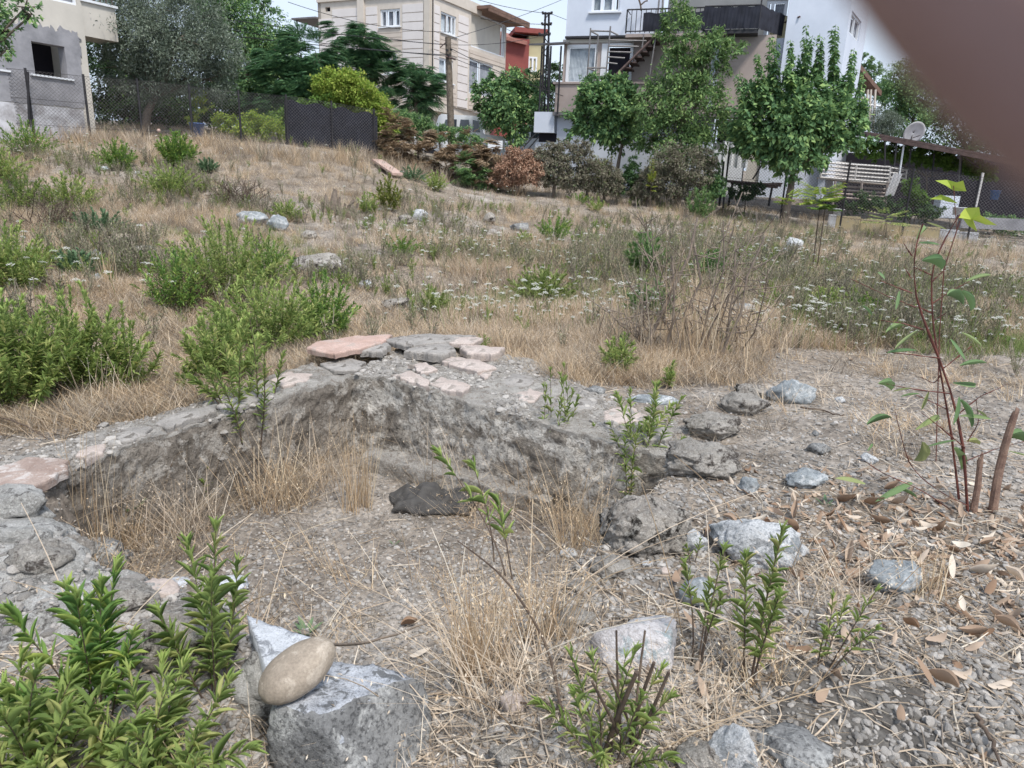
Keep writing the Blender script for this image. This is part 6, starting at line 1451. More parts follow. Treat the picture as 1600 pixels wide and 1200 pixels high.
fence('chain link fence along the garden beside the slatted cart on the right', [P(1130, 320, 24.2), P(1265, 335, 23.8), P(1300, 340, 23.6), P(1480, 364, 22.8), P(1620, 384, 22)], 1.75, lambda T: np.linspace(0, T, 6), pitch=.1)

# ---------------------------------------------------------------- things on the right: pergola, cart, kerb stones, dish
M['white_slat'] = plain('painted_white_steel', (.66, .63, .6), .6, (.5, .47, .45), 5, .15)
M['kerb_yellow'] = plain('faded_yellow_paint', (.5, .41, .24), .85, (.42, .35, .23), 5, .4)
M['kerb_white'] = plain('faded_white_paint', (.62, .63, .66), .85, (.45, .45, .46), 5, .4)
M['towel'] = plain('pale_towel', (.55, .54, .55), .95, (.45, .44, .45), 6, .3)
M['bluepl'] = plain('blue_plastic', (.12, .2, .42), .5, (.1, .16, .34), 4, 0)
def rightyard():
    d = 25.0
    root = thing('pergola', 'long flat rusty tin roof on thin posts over the garden at the right', 'pergola', P(1450, 330, d))
    A_, B_ = P(1355, 209, 26), P(1640, 262, 23.5); dv = B_-A_
    mb = MB(); mb.box(A_, dv, np.array([.5, 3.2, .25]), np.array([0, 0, .07])); mb.obj('roof', M['rust'], root)
    mb = MB(); mb.box(A_-[0, .02, .12], dv, np.array([0, .06, 0]), np.array([0, 0, .11])); mb.obj('edge_beam', M['rust'], root)
    for x0, y0, x1, y1, m_ in ((1382, 300, 1383, 222, 'metal_dark'), (1393, 300, 1402, 215, 'metal_dark'), (1405, 275, 1413, 222, 'frame'), (1416, 300, 1424, 228, 'metal_dark'), (1497, 300, 1501, 240, 'metal_grey'), (1500, 320, 1502, 240, 'metal_dark'), (1455, 290, 1460, 240, 'metal_dark')):
        MB().tube([P(x0, y0, 25.6), P(x1, y1, 25.6)], .03, 5).obj('post', M[m_], root)
    MB().tube([P(1500, 240, 25), P(1530, 262, 25)], .02, 4).obj('brace', M['metal_dark'], root)
    # satellite dish
    q = P(1427, 208, 26.0); root = thing('satellite_dish', 'grey satellite dish lying tilted on the tin roof of the pergola', 'satellite dish', q-[0, 0, .25])
    V, F_ = [], []; nr, na = 6, 24
    for i in range(nr+1):
        for j in range(na): r_ = i/nr*.38; a = j*2*math.pi/na; V.append([r_*math.cos(a), r_*math.sin(a), .32*r_*r_])
    for i in range(nr):
        for j in range(na): F_.append([i*na+j, i*na+(j+1) % na, (i+1)*na+(j+1) % na, (i+1)*na+j])
    me = MB().add(V, F_).mesh('dish', M['towel'], True); o = link('dish', me, root); o.rotation_euler = (R(112), R(6), R(8)); o.location = (0, 0, .28); o.modifiers.new('t', 'SOLIDIFY').thickness = .01
    MB().tube([q-[0, 0, .25], q-[0, -.05, 0]], .025, 5).tube([q-[0, .05, .15], q-[0, .5, .1]], .015, 4).obj('arm', M['metal_grey'], root)
    # slatted cart body
    dd = 25.2; root = thing('slatted_cart', 'white slatted steel cart body on a wooden rack at the right edge of the lot', 'cart', P(1350, 320, dd))
    def bar(x0, y0, x1, y1, r_=.025, m_='white_slat', nm='slat', d1=dd, d2=dd): return MB().tube([P(x0, y0, d1), P(x1, y1, d2)], r_, 4).obj(nm, M[m_], root)
    for k in range(5): t = k/4; bar(1286-1.5*t*3, 254+23*t, 1391-2*t, 261+24*t, .03 if k in (0, 4) else .026)
    for t in (0, .5, 1): bar(1286+105*t, 254+7*t, 1282+107*t, 277+8*t, .035, nm='post')
    for k in range(4): bar(1391, 262+k*7.5, 1417, 266+k*6.5, .025, d2=26.2)
    bar(1417, 265, 1415, 287, .03, nm='post', d1=26.2, d2=26.2)
    for k in range(5): t = k/4; bar(1288, 252+23*t, 1412, 262+22*t, .02, d1=26.6, d2=26.6)
    mb = MB(); a = P(1283, 276, dd); b = P(1388, 286, dd); mb.box(a-[0, 0, .06], b-a, np.array([.1, 1.3, 0]), np.array([0, 0, .04])); mb.obj('bed', M['siding'], root)
    for k in range(4): bar(1303, 290+k*6, 1385, 296+k*6, .035, 'taupe', 'rack_board', 25.4, 25.4)
    for x in (1303, 1345, 1385): bar(x+2, 283, x-2, 322, .04, 'taupe', 'rack_leg')
    # towel
    q = P(1396, 271, 24.9); k = 8; V = []
    for i in range(k): t = i/(k-1); V += [q+[t*.32, .03*math.sin(i*2), .02*math.sin(i)], q+[t*.3-.14, .03*math.sin(i*2+1), -.72]]
    o = MB().add(V, [[2*i, 2*i+1, 2*i+3, 2*i+2] for i in range(k-1)]).obj('towel', M['towel'], None, origin=q); tag(o, 'pale towel hanging from the post beside the slatted cart', 'towel')
    # kerb stones
    pts = [(1294, 336, 1306, 338, 'kerb_white'), (1306, 338, 1344, 343, 'kerb_yellow'), (1344, 343, 1382, 348, 'kerb_yellow'), (1405, 351, 1438, 355, 'kerb_yellow'), (1438, 355, 1468, 359, 'kerb_yellow'), (1468, 359, 1498, 363, 'kerb_white'), (1498, 363, 1528, 367, 'kerb_white'), (1382, 348, 1405, 351, 'kerb_yellow')]
    names = ['short white kerb stone at the left end of the painted row', 'first yellow kerb stone next to the short white one', 'second yellow kerb stone of the painted row', 'yellow kerb stone right of the small fern sapling', 'last yellow kerb stone before the white ones', 'white kerb stone behind the fig sapling leaves', 'last white kerb stone at the right end of the row', 'short yellow kerb stone hidden behind the small fern sapling']
    for (x0, y0, x1, y1, m_), nm in zip(pts, names):
        a = P(x0, y0+8, 24.0-(x0-1294)*.006); b = P(x1, y1+8, 24.0-(x1-1294)*.006); v = b-a; u_ = unit(v); s_ = np.array([-u_[1], u_[0], 0])
        g0 = min(H(a[0:1], a[1:2])[0], a[2])-.1; h = P(x0, y0-1, a[1])[2]-g0
        mb = MB().box([a[0], a[1], g0], v*.985*np.array([1, 1, 0]), s_*.16, np.array([0, 0, h+.0]))
        o = mb.obj('kerb_stone', M[m_], None, origin=a); bv = o.modifiers.new('bevel', 'BEVEL'); bv.width = .025; bv.segments = 2; tag(o, nm, 'kerb stone', 'painted kerb stones')
    def pot(label, px, py, r_, h, m_, dpt=24.4, name='bucket', hollow=True):
        q = P(px, py, dpt); mb = MB(); n = 14; an = np.arange(n)*2*math.pi/n; prof = [(0, 0), (r_*.8, 0), (r_, h), (r_*1.08, h), (r_*1.08, h*.93), (r_*.9, h*.93), (r_*.75, .02)]
        V = np.concatenate([np.stack([np.cos(an)*a, np.sin(an)*a, np.full(n, b)], -1) for a, b in prof]); F_ = [[i*n+j, i*n+(j+1) % n, (i+1)*n+(j+1) % n, (i+1)*n+j] for i in range(len(prof)-1) for j in range(n)]
        o = link(name, mb.add(V, F_).mesh(name, M[m_], True)); o.location = Vector(q); tag(o, label, name.replace('_', ' '))
    pot('white bucket standing behind the short white kerb stone', 1309, 338, .17, .24, 'frame')
    pot('white tub at the foot of the dark fence beyond the kerb', 1497, 336, .2, .25, 'frame', 24.2, 'tub')
    pot('blue barrel half hidden behind the dry grass of the slope', 309, 214, .2, .38, 'bluepl', 21.6, 'barrel')
    pot('greyish blue tub behind the net fence below the yellow green vine', 424, 226, .25, .35, 'towel', 22.6, 'tub')
    pot('blue barrel behind the garden fence at the right under the fingertip', 1553, 312, .15, .3, 'bluepl', 24.6, 'barrel')
    # panels and post by the garden
    MB().tube([P(1523, 330, 24.2), P(1536, 270, 24.2)], .04, 6).obj('garden_post', M['white_slat'], None); tag(bpy.data.objects['garden_post'], 'leaning pale post in the garden below the pergola', 'post')
    mb = MB(); mb.box(P(1465, 340, 24.6), np.array([.62, 0, 0]), np.array([0, .4, 0]), np.array([0, 0, .72])); o = mb.obj('white_cabinet', M['white_paint'], None); tag(o, 'white box standing among garden plants behind the fig leaves', 'box')
    mb = MB(); mb.box(P(1500, 356, 23.9), np.array([2.6, -.5, 0]), np.array([0, .2, 0]), np.array([0, 0, .36])); o = mb.obj('garden_wall', M['greyplaster'], None); tag(o, 'low grey wall behind the fence at the right picture edge', 'wall')
    mb = MB(); mb.box(P(1280, 330, 30), np.array([11, -2.5, 0]), np.array([0, .2, 0]), np.array([0, 0, 2.3])); o = mb.obj('shed_shade_panel', M['darkroom'], None); tag(o, 'near-black panel standing in for the deep shade of the open shed under the vine behind the cart', 'shed')  # flat slab, the shed's deep shade put into its near-black colour
    # timber on the porch, dark posts
    root = thing('timber_stack', 'brown timber poles laid on posts in front of the white shed', 'timber', P(1180, 310, 24.6))
    for (a, b, r_) in (((1136, 283), (1220, 290), .05), ((1142, 286), (1215, 293), .04), ((1150, 288), (1222, 287), .035)): MB().tube([P(*a, 24.6), P(*b, 24.6)], r_, 6).obj('beam', M['rust'], root)
    for x in (1128, 1142, 1205): MB().tube([P(x-4, 322, 24.7), P(x+3, 252 if x < 1140 else 285, 24.7)], .04, 5).obj('post', M['metal_dark'], root)
    MB().tube([P(1176, 280, 24.6), P(1192, 255, 24.6)], .03, 5).obj('brace', M['metal_dark'], root)
rightyard()
def vehicles():
    M['carpaint'] = plain('white_car_paint', (.72, .74, .77), .3, (.7, .72, .75), 2, 0, 0, .5)
    # cabin of a white pickup showing above the hedge
    d = 30.0; c = P(718, 213, d); s = d/FPX*1.12
    root = thing('white_pickup', 'white pickup cab and roof showing above the green hedge below the pole', 'pickup truck', c)
    def prism(pts, y0, y1, m_, nm, par=root):
        n = len(pts); V = [np.array([x*s, y0, z*s])+c for x, z in pts]+[np.array([x*s, y1, z*s])+c for x, z in pts]
        F_ = [[i, (i+1) % n, n+(i+1) % n, n+i] for i in range(n)]; mb = MB().add(V, F_)
        mb.add([*V[:n], np.mean(V[:n], 0)], [[i, n, (i+1) % n] for i in range(n)]); mb.add([*V[n:], np.mean(V[n:], 0)], [[i, (i+1) % n, n] for i in range(n)])
        o = mb.obj(nm, M[m_], par); return o
    b = prism([(-60, -30), (-60, 2), (-33, 8), (-28, 24), (-24, 27), (24, 26), (29, 22), (31, 4), (60, 2), (60, -30)], 0, 1.7, 'carpaint', 'body')
    b.modifiers.new('bv', 'BEVEL').width = .05
    prism([(-22, 6), (-19, 20), (-4, 21), (-4, 6)], -.012, -.002, 'glass', 'window'); prism([(-1, 6), (1, 21), (12, 21), (14, 6)], -.012, -.002, 'glass', 'window'); prism([(17, 6), (17, 21), (25, 20), (27, 6)], -.012, -.002, 'glass', 'window')
    for x in (-38, 36):
        V = []; mb = MB(); w_ = c+np.array([x*s, -.06, -28*s]); mb.tube([w_, w_+[0, .25, 0]], .34, 16); mb.obj('wheel', M['shadecloth'], root, True)
    d = 32.0; c = P(822, 232, d); s = d/FPX; root = thing('white_car', 'white car parked left of the white annex behind the orange dead bush', 'car', c)
    b = prism([(-30, -14), (-30, 8), (-22, 14), (-14, 30), (-6, 33), (16, 33), (24, 26), (30, 14), (40, 10), (40, -14)], 0, 1.7, 'carpaint', 'body', root); b.modifiers.new('bv', 'BEVEL').width = .06
    prism([(-11, 15), (-8, 29), (3, 30), (3, 15)], -.012, -.002, 'glass', 'window', root); prism([(6, 15), (6, 30), (16, 30), (20, 15)], -.012, -.002, 'glass', 'window', root)
    for x in (-18, 26): w_ = c+np.array([x*s, -.06, -14*s]); MB().tube([w_, w_+[0, .22, 0]], .3, 16).obj('wheel', M['shadecloth'], root, True)
    root = thing('stair_rail', 'black metal hand rail sloping before the parked white car', 'railing', P(815, 250, 27))
    MB().tube([P(806, 243, 27), P(838, 208, 27)], .025, 5).obj('rail', M['metal_dark'], root); MB().tube([P(812, 248, 27), P(842, 214, 27)], .025, 5).obj('rail', M['metal_dark'], root)
    MB().tube([P(808, 262, 27), P(806, 243, 27)], .025, 5).obj('post', M['metal_dark'], root)
    q = P(762, 232, 26.5); o = MB().box(q, np.array([.52, 0, .0]), np.array([0, .3, 0]), np.array([0, 0, .28])).obj('white_box', M['frame'], None); tag(o, 'white box on the verge between the dead hedge and the orange bush', 'box')
vehicles()
def odds():
    q = P(248, 204, 20.4); V, F_ = ICO[3]; o = MB().add(V*.05, F_).obj('ball', M['redslab'], None, True); o.location = Vector(q); tag(o, 'tiny pink ball by the fence foot below the olive tree', 'ball')
    for lab, x, y, s_ in (('crumpled white plastic bag on the slope below the rounded shrub', 165, 266, .13), ('small white plastic scrap on bare soil beside the cane shrub', 215, 272, .1), ('white plastic bottle scrap by the bluish weeds before the dead hedge', 628, 271, .12)):
        g = G(x, y); V, F_ = rockmesh((s_*1.5, s_, s_*.7), int(x), 3, cuts=4, rough=.3, fine=.08); o = link('plastic_scrap', MB().add(V, F_).mesh('plastic_scrap', M['frame'], False)); o.location = Vector(g)+Vector((0, 0, s_*.3)); tag(o, lab, 'litter')
odds()
# ---------------------------------------------------------------- trees and hedges beyond the lot
def lobes_world(lobes, d, dz=0): 
    out = []
    for l in lobes:
        x, y, r_ = l[:3]; dd = d+(l[3] if len(l) > 3 else 0); c = P(x, y, dd); out.append((c, r_*dd/FPX*1.0))
    return out
def crown_pts(L_, n, squash=.85, shell=.55, clump=.3):
    vol = np.array([r_**2.2 for c, r_ in L_]); vol /= vol.sum(); PP = []; DD = []
    for (c, r_), v in zip(L_, vol):
        k = int(n*v); nc = max(8, int(k/34))
        cd_ = unit(rng.normal(size=(nc, 3))); cr = (shell+(1-shell)*rng.random(nc))[:, None]**.6*r_*(1+.55*vn(cd_*1.9+c, 5))[:, None]*(.85+.3*rng.random(nc))[:, None]; cen = cd_*cr
        idx = rng.integers(0, nc, k); off = rng.normal(size=(k, 3))*r_*clump*.42
        p = cen[idx]+off; p[:, 2] *= squash; PP.append(c+p); DD.append(unit(cd_[idx]*.8+rng.normal(size=(k, 3))*.7))
    return np.concatenate(PP), np.concatenate(DD)
def tree(name, label, base, lobes, d, mat, n=9000, L_=.1, asp=.5, trunk=.12, kind='leaf', hang=.3, tmat='bark', tpath=None, group=None, cat='tree', clump=.3, mat2=None, squash=.85, spires=(), lean=0):
    b = P(base[0], base[1], base[2] if len(base) > 2 else d); LW = lobes_world(lobes, d)
    root = thing(name, label, cat, b, group); cen = np.mean([c for c, r_ in LW], 0)
    fork = P(*tpath, d) if tpath else b+(cen-b)*.45
    tb = MB().tube([b-[0, 0, .5], b+(fork-b)*.5+rng.normal(size=3)*.03, fork], [trunk*1.15, trunk*.9, trunk*.7], 9)
    for c, r_ in LW:
        m_ = (fork+c)/2+rng.normal(size=3)*.12*r_; tb.tube([fork, m_, c], [trunk*.5, trunk*.3, trunk*.12], 5)
        for k in range(4): e = c+unit(rng.normal(size=3))*r_*.8; tb.tube([c, (c+e)/2+rng.normal(size=3)*.05, e], [trunk*.14, trunk*.1, trunk*.04], 3)
    tb.obj('trunk', M[tmat], root, True)
    mb = MB()
    if kind == 'leaf':
        PP, DD = crown_pts(LW, n, squash, .5, clump); DD = unit(DD+np.array([0, 0, -hang])); up = unit(rng.normal(size=PP.shape)*.5+np.array([0, -.3, 1.0]))
        s_ = L_*(.6+.7*rng.random(len(PP))); leaves(mb, PP, DD, s_, s_*asp, CARD, up)
    else:   # feathery: arching fronds of small leaflets
        n = int(n*1.35) if cat != 'tree' else n; nf = n//22; PP, DD = crown_pts(LW, nf, squash, .45, clump); DD[:, 2] = np.abs(DD[:, 2])*.35; cc = np.array([LW[np.argmin([np.linalg.norm(p-c) for c, r_ in LW])][0] for p in PP]); out = PP-cc; out[:, 2] *= .3; DD = unit(DD*.4+unit(out)+np.array([0, -.15, .1])); A_, B_, W_ = [], [], []
        fl = L_*7; t = np.linspace(.12, 1, 11); sd = unit(np.cross(DD, [0, 0, 1.0]))
        for tt in t:
            p = PP+DD*fl*tt+np.array([0, 0, -1.0])*fl*.38*tt*tt; w_ = math.sin(math.pi*min(1, tt*.85+.12))
            for k in (-1, 1): A_.append(p); B_.append(unit(sd*k+DD*.45-np.array([0, 0, .3]))); W_.append(np.full(len(PP), L_*1.6*w_+.02))
        A_, B_, W_ = np.concatenate(A_), np.concatenate(B_), np.concatenate(W_); leaves(mb, A_, B_, W_, W_*asp, CARD)
    for (x0, y0, x1, y1, k) in [(a_+rng.normal()*j_*5, b_, c_+rng.normal()*j_*6, d_+abs(rng.normal())*j_*22, int(k_*1.3)) for (a_, b_, c_, d_, k_) in spires for j_ in (0, 1, 1)]:   # upright shoots with hanging leaves
        a, c = P(x0, y0, d+rng.normal()*.3), P(x1, y1, d-.2+rng.normal()*.3); t = np.sort(rng.random(k))**.85; p = a+(c-a)*t[:, None]; an = rng.random(k)*6.28
        D = np.stack([np.cos(an), np.sin(an), -.35-.5*rng.random(k)], -1); s_ = L_*1.15*(1.25-.7*t); leaves(mb, p+D*.03, D, s_, s_*asp*1.1, CARD); mb.tube([a, (a+c)/2, c], [.02, .012, .006], 4)
    mats = [M[mat]]
    mb.obj('crown', mats, root, kind='stuff'); return root
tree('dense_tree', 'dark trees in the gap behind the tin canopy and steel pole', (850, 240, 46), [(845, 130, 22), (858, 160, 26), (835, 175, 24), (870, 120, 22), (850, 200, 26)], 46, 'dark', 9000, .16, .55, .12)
tree('dense_tree', 'dark green tree between the feathery trees and the beige house', (480, 210, 34), [(420, 95, 26), (445, 70, 22), (470, 120, 34), (510, 130, 26), (430, 150, 34), (400, 140, 30), (505, 175, 26)], 34, 'mulberry', 20000, .13, .55, .1)
# dark mass behind, first
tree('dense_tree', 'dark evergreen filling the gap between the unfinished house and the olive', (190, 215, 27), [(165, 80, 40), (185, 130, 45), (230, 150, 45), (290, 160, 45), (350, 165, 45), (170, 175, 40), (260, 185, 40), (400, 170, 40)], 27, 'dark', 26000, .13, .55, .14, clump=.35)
tree('olive_tree', 'large grey green olive tree with a leaning pale trunk behind the fence', (222, 205, 23), [(215, 60, 58), (285, 100, 58), (335, 75, 45), (250, 15, 60), (195, 105, 42), (325, 125, 40), (305, 35, 55), (235, 120, 45), (190, 20, 40), (280, 60, 50, -.8), (355, 115, 22)], 23, 'olive', 60000, .095, .3, .13, hang=-.1, tpath=(243, 150), tmat='greystem', clump=.26)
tree('broadleaf_tree', 'tall mid green tree rising behind the olive, sky showing through', (385, 200, 30), [(375, 45, 48), (395, 100, 40), (345, 5, 45), (405, 60, 30), (380, 140, 40), (330, -25, 50), (415, 10, 18)], 30, 'mulberry', 26000, .12, .5, .14)
tree('feathery_tree', 'broad dark tree with feathery drooping fronds left of the yellow green vine', (450, 225, 26), [(470, 85, 36), (450, 130, 42), (490, 125, 34), (440, 90, 25), (495, 90, 24), (455, 165, 42), (420, 150, 30)], 26, 'feather', 80000, .075, .3, .12, kind='frond')
tree('feathery_tree', 'umbrella shaped feathery tree standing before the beige house front', (542, 200, 31), [(543, 50, 20), (560, 78, 32), (580, 100, 30), (540, 92, 28), (600, 125, 22), (565, 110, 25), (575, 55, 14)], 31, 'feather', 42000, .085, .3, .07, kind='frond', tpath=(541, 120))
tree('feathery_tree', 'small feathery palm-like tree below the beige house corner', (650, 210, 32), [(650, 105, 15), (662, 130, 24), (640, 140, 24), (655, 155, 25), (675, 150, 18), (645, 118, 20)], 32, 'feather', 30000, .085, .3, .11, kind='frond', tpath=(650, 160))
tree('vine_arbour', 'bright yellow green climbing vine arching over a dark hollow', (585, 235, 24.5), [(510, 135, 22), (535, 140, 26), (560, 148, 26), (583, 165, 24), (598, 190, 20), (605, 210, 18), (520, 150, 20), (570, 170, 20), (590, 205, 20), (545, 130, 18)], 24.5, 'vine', 26000, .085, .65, .06, cat='climbing vine', clump=.3)
tree('green_bush', 'green bush in the fence line left of the dark hollow', (460, 235, 24), [(455, 190, 26), (430, 200, 24), (480, 175, 20), (500, 165, 16)], 24, 'vinedk', 10000, .08, .6, .04, cat='bush')
tree('vine_bush', 'yellow green leafy vine creeping on the fence behind the blue tub', (390, 228, 22.6), [(350, 192, 16), (375, 197, 18), (400, 196, 20), (425, 205, 22), (310, 150, 10), (318, 165, 12), (300, 185, 10), (405, 212, 16)], 22.6, 'vine', 9000, .07, .65, .03, cat='climbing vine')
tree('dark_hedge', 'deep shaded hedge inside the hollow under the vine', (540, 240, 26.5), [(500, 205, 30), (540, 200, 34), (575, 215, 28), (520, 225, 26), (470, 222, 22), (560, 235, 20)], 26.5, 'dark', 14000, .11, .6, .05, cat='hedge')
tree('green_hedge', 'clipped green hedge in front of the pickup', (690, 225, 27.5), [(625, 185, 16), (640, 195, 18), (665, 205, 18), (690, 208, 16), (715, 212, 16), (735, 220, 14), (610, 200, 16), (660, 190, 14), (750, 222, 10)], 27.5, 'mulberry', 16000, .07, .55, .04, cat='hedge')
tree('mulberry_tree', 'mulberry tree right of the wooden pole, hiding the beige house balcony', (800, 245, 29), [(790, 150, 36), (762, 150, 20), (820, 150, 24), (745, 135, 8), (800, 185, 34), (775, 180, 26), (830, 180, 20), (810, 120, 18), (770, 128, 14)], 29, 'mulberry', 9500, .145, .6, .08, spires=((750, 170, 740, 112, 40), (768, 140, 766, 105, 34), (805, 120, 806, 100, 30), (790, 130, 786, 108, 30)))
# dead and dying hedge
GD = 'dead shrubs of the hedge at the back of the lot'
tree('dead_bush', 'rust brown dead bush at the left end of the dead hedge', (600, 250, 23.2), [(590, 215, 14), (585, 232, 14), (615, 205, 22), (625, 225, 26), (605, 240, 18)], 23.2, 'brownleaf', 9000, .05, .4, .05, kind='frond', cat='dead bush', group=GD)
tree('dead_bush', 'wide brown dead bush with a bright red leaf spray in the dead hedge', (655, 262, 23.4), [(650, 210, 22), (640, 235, 26), (665, 240, 28), (660, 262, 18), (635, 255, 16)], 23.4, 'brownleaf', 11000, .05, .4, .05, kind='frond', cat='dead bush', group=GD)
tree('dead_bush', 'tangled brown dead bush right of the red leaf spray', (700, 270, 23.6), [(690, 225, 22), (700, 245, 26), (680, 262, 20), (715, 262, 22)], 23.6, 'brownleaf', 10000, .05, .4, .05, kind='frond', cat='dead bush', group=GD)
tree('dead_bush', 'spiky brown dead bush below the pickup window', (740, 262, 23.4), [(735, 225, 20), (745, 240, 20), (760, 255, 18), (730, 255, 20), (765, 270, 14)], 23.4, 'brownleaf', 9000, .05, .4, .05, kind='frond', cat='dead bush', group=GD)
tree('low_shrub', 'low green feathery shrub at the foot of the dead hedge', (735, 285, 22.6), [(725, 262, 14), (745, 270, 16), (715, 270, 12), (760, 280, 12)], 22.6, 'mulberry', 4000, .05, .4, .03, kind='frond', cat='shrub')
tree('dead_bush', 'orange dead bush piled against the rail by the white car', (810, 285, 22.4), [(800, 235, 10), (812, 250, 18), (800, 268, 22), (825, 268, 22), (785, 278, 16), (830, 255, 14)], 22.4, 'orangeleaf', 12000, .07, .5, .04, cat='dead bush', group=GD)
tree('dead_bush', 'half dead grey green bush right of the orange one', (865, 290, 22.6), [(850, 245, 18), (865, 260, 24), (880, 240, 18), (845, 272, 18), (885, 275, 20), (870, 230, 10)], 22.6, 'greybrown', 13000, .07, .45, .05, cat='dead bush', group=GD)
tree('dead_bush', 'grey brown bush under the left mulberry crown', (920, 300, 22.8), [(910, 250, 18), (925, 275, 22), (900, 280, 18), (905, 230, 14), (945, 285, 18)], 22.8, 'greybrown', 12000, .07, .45, .05, cat='dead bush', group=GD)
tree('dark_shrub', 'dark bluish shrub in the gap before the white wall', (985, 310, 23.2), [(980, 285, 18), (990, 270, 14), (1000, 290, 16), (965, 290, 12), (985, 255, 10)], 23.2, 'dark', 7000, .07, .4, .04, cat='shrub')
tree('dead_bush', 'large grey brown withered bush around the ash trunk', (1060, 315, 22.8), [(1040, 255, 24), (1070, 260, 28), (1095, 275, 20), (1050, 285, 26), (1080, 290, 24), (1025, 275, 18), (1020, 300, 12), (1105, 250, 16)], 22.8, 'greybrown', 20000, .07, .45, .05, cat='dead bush', group=GD)
tree('mulberry_tree', 'round headed mulberry tree leaning before the glazed bay of the white house', (960, 290, 25.2), [(945, 165, 34), (920, 150, 20), (962, 200, 32), (925, 195, 24), (975, 165, 24), (935, 130, 16), (965, 135, 18), (905, 175, 12)], 25.2, 'mulberry', 9500, .15, .62, .07, tpath=(972, 225), spires=((918, 165, 908, 115, 34), (940, 140, 941, 115, 28), (985, 150, 984, 122, 28), (905, 190, 882, 168, 26), (900, 205, 880, 200, 22)))
tree('ash_tree', 'tall light green ash tree before the stair and balcony of the white house', (1063, 325, 24.2), [(1068, 15, 20), (1055, 50, 26), (1078, 75, 32), (1060, 110, 34), (1100, 100, 28), (1125, 65, 18), (1135, 95, 18), (1040, 145, 36), (1075, 165, 44), (1015, 175, 30), (1100, 195, 36), (1050, 215, 44), (1015, 215, 30), (1085, 235, 34), (1110, 130, 24), (1145, 75, 12)], 24.2, 'maple', 17000, .14, .42, .06, tpath=(1065, 200), tmat='greystem', clump=.32, spires=((1068, 30, 1068, -20, 50), (1100, 90, 1095, 55, 30), (1150, 80, 1165, 62, 24), (1120, 60, 1118, 38, 24), (1040, 50, 1035, 10, 30)))
tree('mulberry_tree', 'big mulberry tree with upright leafy shoots at the right of the white house', (1228, 325, 22.6), [(1240, 190, 54), (1195, 195, 42), (1290, 195, 46), (1225, 235, 42), (1270, 225, 40), (1180, 220, 30), (1320, 210, 26), (1165, 205, 20), (1250, 150, 36), (1300, 150, 30), (1200, 150, 28), (1330, 170, 20)], 22.6, 'mulberry', 16500, .165, .62, .11, tpath=(1240, 262), spires=((1180, 190, 1160, 120, 50), (1350, 200, 1352, 150, 40), (1195, 160, 1183, 82, 60), (1215, 140, 1206, 55, 66), (1238, 130, 1235, 62, 60), (1262, 130, 1259, 38, 76), (1282, 130, 1281, 52, 66), (1304, 130, 1306, 38, 76), (1322, 150, 1335, 75, 60), (1245, 140, 1247, 85, 44), (1170, 200, 1155, 110, 60), (1340, 180, 1350, 110, 50)), clump=.3)
tree('dead_bush', 'brown withered bush filling the gap before the white box', (768, 285, 22.8), [(765, 250, 16), (780, 262, 16), (758, 272, 16), (775, 235, 10)], 22.8, 'brownleaf', 7000, .05, .4, .04, kind='frond', cat='dead bush', group=GD)
tree('dead_bush', 'low grey brown bush between the dark bluish shrub and the ash tree', (1012, 318, 22.9), [(1008, 285, 16), (1018, 270, 12), (1000, 298, 14), (1025, 295, 12)], 22.9, 'greybrown', 6000, .07, .45, .04, cat='dead bush', group=GD)
tree('dead_bush', 'brown and green bush at the foot of the glazed bay', (945, 305, 22.9), [(940, 262, 16), (955, 275, 18), (935, 285, 14), (962, 290, 12)], 22.9, 'greybrown', 7000, .07, .45, .04, cat='dead bush', group=GD)
tree('low_shrub', 'green low shrub at the right foot of the withered bush round the ash trunk', (1118, 318, 22.8), [(1112, 280, 14), (1120, 295, 14), (1105, 300, 12)], 22.8, 'mulberry', 3500, .08, .55, .03, cat='shrub')
# trees at the right behind
tree('olive_tree', 'small round olive behind the pergola roof', (1382, 240, 30), [(1380, 188, 20), (1392, 195, 18), (1372, 200, 14)], 30, 'olive', 9000, .07, .28, .05)
tree('dense_tree', 'dark leafy trees under the fingertip at the right, left one', (1420, 260, 36), [(1410, 125, 26), (1430, 150, 34), (1400, 150, 24), (1425, 185, 34), (1445, 115, 18)], 36, 'mulberry', 16000, .12, .55, .12, kind='leaf')
tree('dense_tree', 'dark leafy tree mostly hidden behind the fingertip', (1500, 280, 36), [(1480, 150, 40), (1520, 190, 50), (1470, 205, 36), (1570, 200, 60), (1620, 220, 60), (1450, 95, 16)], 36, 'dark', 20000, .13, .55, .12)
tree('far_tree', 'small far tree tops against the sky beside the sloping roof', (1360, 200, 42), [(1362, 110, 12), (1350, 95, 10), (1375, 140, 14)], 42, 'mulberry', 4000, .12, .55, .06)
tree('grape_vine', 'green grape vine hanging under the tin pergola roof', (1450, 300, 26.5), [(1370, 235, 14), (1395, 238, 14), (1420, 240, 15), (1445, 243, 15), (1470, 247, 16), (1495, 252, 16), (1520, 260, 16), (1540, 270, 14), (1350, 230, 14)], 26.5, 'vinedk', 13000, .09, .65, .03, cat='grape vine')
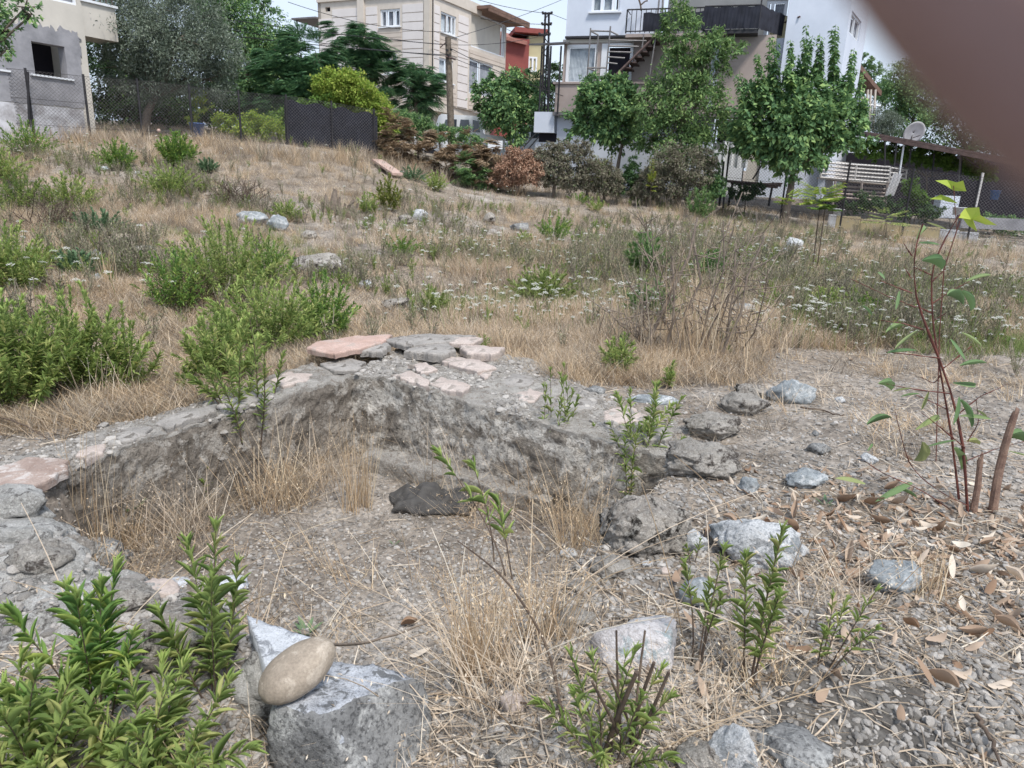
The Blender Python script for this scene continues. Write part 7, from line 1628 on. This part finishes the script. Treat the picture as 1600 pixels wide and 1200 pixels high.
for lab, x, y, lo, mt_ in (('dark garden plants behind the yellow kerb stones, left', 1360, 335, [(1340, 318, 14), (1360, 315, 16), (1380, 320, 14), (1325, 325, 10)], 'dark'), ('dark garden plants behind the kerb stones, middle', 1430, 345, [(1410, 328, 14), (1435, 325, 16), (1455, 332, 14)], 'dark'),
                           ('leafy garden plants at the right edge behind the fence', 1550, 360, [(1545, 345, 12), (1570, 350, 14), (1595, 352, 14)], 'mulberry'), ('tall leafy garden plant between the cart and the fig leaves', 1425, 330, [(1428, 300, 12), (1422, 285, 8), (1435, 312, 12)], 'vinedk'), ('potted dark plants on the porch beside the timber', 1165, 318, [(1150, 300, 10), (1168, 302, 12), (1185, 298, 10)], 'dark')):
    tree('garden_plant', lab, (x, y, 24.4), lo, 24.4, mt_, 3200, .08, .5, .02, cat='garden plant')
tree('overhanging_tree', 'leafy branches hanging into the upper left corner', (-260, 330, 11), [(-5, 15, 22), (12, 45, 14), (8, 80, 14), (40, 12, 16), (48, 24, 12), (-15, 60, 24), (-60, 20, 60), (-120, 60, 70)], 11, 'mulberry', 9000, .06, .6, .1)
# tall weeds at the foot of the fence and houses keep the ground line soft
def vergeline():
    protos = [tuft(40, .45, .16, .008, .6, ['straw', 'strawgrey', 'strawpale'][i % 3], i+400, 0) for i in range(5)]
    X, Y = [], []
    for (a, b) in zip([(0, 212), (150, 218), (350, 236), (560, 252), (760, 290), (1000, 320), (1200, 342), (1400, 372), (1600, 396)][:-1], [(150, 218), (350, 236), (560, 252), (760, 290), (1000, 320), (1200, 342), (1400, 372), (1600, 396)]):
        for k in range(60 if a[0] < 760 else 18): t = rng.random(); g = G(a[0]+(b[0]-a[0])*t, a[1]+(b[1]-a[1])*t+rng.random()*10-2); X.append(g[0]+rng.normal()*.2); Y.append(g[1]+rng.normal()*.4)
    x, y = np.array(X), np.array(Y); n = len(x); scatter('verge_grass', 'taller dry grass along the foot of the fence', 'grass', put(x, y, -.02), rot3(n, .1), (.7+.6*rng.random(n))[:, None]*np.ones(3), protos)
vergeline()

# ---------------------------------------------------------------- the photographer's hand: a fingertip close to the lens
def hand():
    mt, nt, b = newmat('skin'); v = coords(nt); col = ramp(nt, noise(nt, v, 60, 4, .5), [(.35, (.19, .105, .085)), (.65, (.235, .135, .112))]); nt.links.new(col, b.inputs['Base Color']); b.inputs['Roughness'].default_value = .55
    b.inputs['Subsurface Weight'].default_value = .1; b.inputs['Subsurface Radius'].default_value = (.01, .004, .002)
    W = lambda x, y, z: CAM+Rv*x+Uv*y+Fv*z       # metres right, up and ahead of the lens: the hand holds the phone from the right
    root = thing('person', 'blurred reddish brown fingertip of the photographer covering the upper right corner', 'person', W(.09, .0, -.02))
    bm = bmesh.new(); rad = []; vs = []
    def add(p, r_, prev=None):
        q = bm.verts.new(W(*p)); rad.append(r_); vs.append(q)
        if prev is not None: bm.edges.new((vs[prev], q))
        return len(vs)-1
    w0 = add((.20, -.10, -.02), .028); w1 = add((.155, -.05, -.02), .026, w0); pm = add((.125, .0, -.015), .03, w1); pk = add((.115, .035, -.01), .026, pm)
    # index finger: rises behind the phone edge and bends forward over the corner of the view
    a = add((.098, .012, .008), .0098, pk); a = add((.068, .004, .036), .0095, a); a = add((.0415, .0175, .0470), .0092, a); a = add((.0305, .0305, .0475), .009, a); add((.0235, .0400, .0470), .0078, a)
    for k, (x, y) in enumerate(((.112, .02), (.108, -.004), (.105, -.028))):
        a = add((x+.0, y+.012, .008), .0085, pm); a = add((x-.012, y+.016, .012-.012*k*.2-.03), .008, a); add((x-.03, y+.012, -.03), .007, a)
    a = add((.12, -.045, -.035), .011, w1); a = add((.09, -.03, -.045), .010, a); add((.07, -.015, -.045), .009, a)
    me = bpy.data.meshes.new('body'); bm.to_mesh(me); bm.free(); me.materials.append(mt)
    for v_ in me.vertices: v_.co -= root.location
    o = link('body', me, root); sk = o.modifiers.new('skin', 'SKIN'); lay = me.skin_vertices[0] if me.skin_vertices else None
    if lay is None:
        bpy.context.view_layer.objects.active = o; lay = me.skin_vertices[0]
    for i, r_ in enumerate(rad): lay.data[i].radius = (r_, r_); lay.data[i].use_root = (i == 2)
    ss = o.modifiers.new('sub', 'SUBSURF'); ss.levels = 3; ss.render_levels = 3
    me.update()
hand()
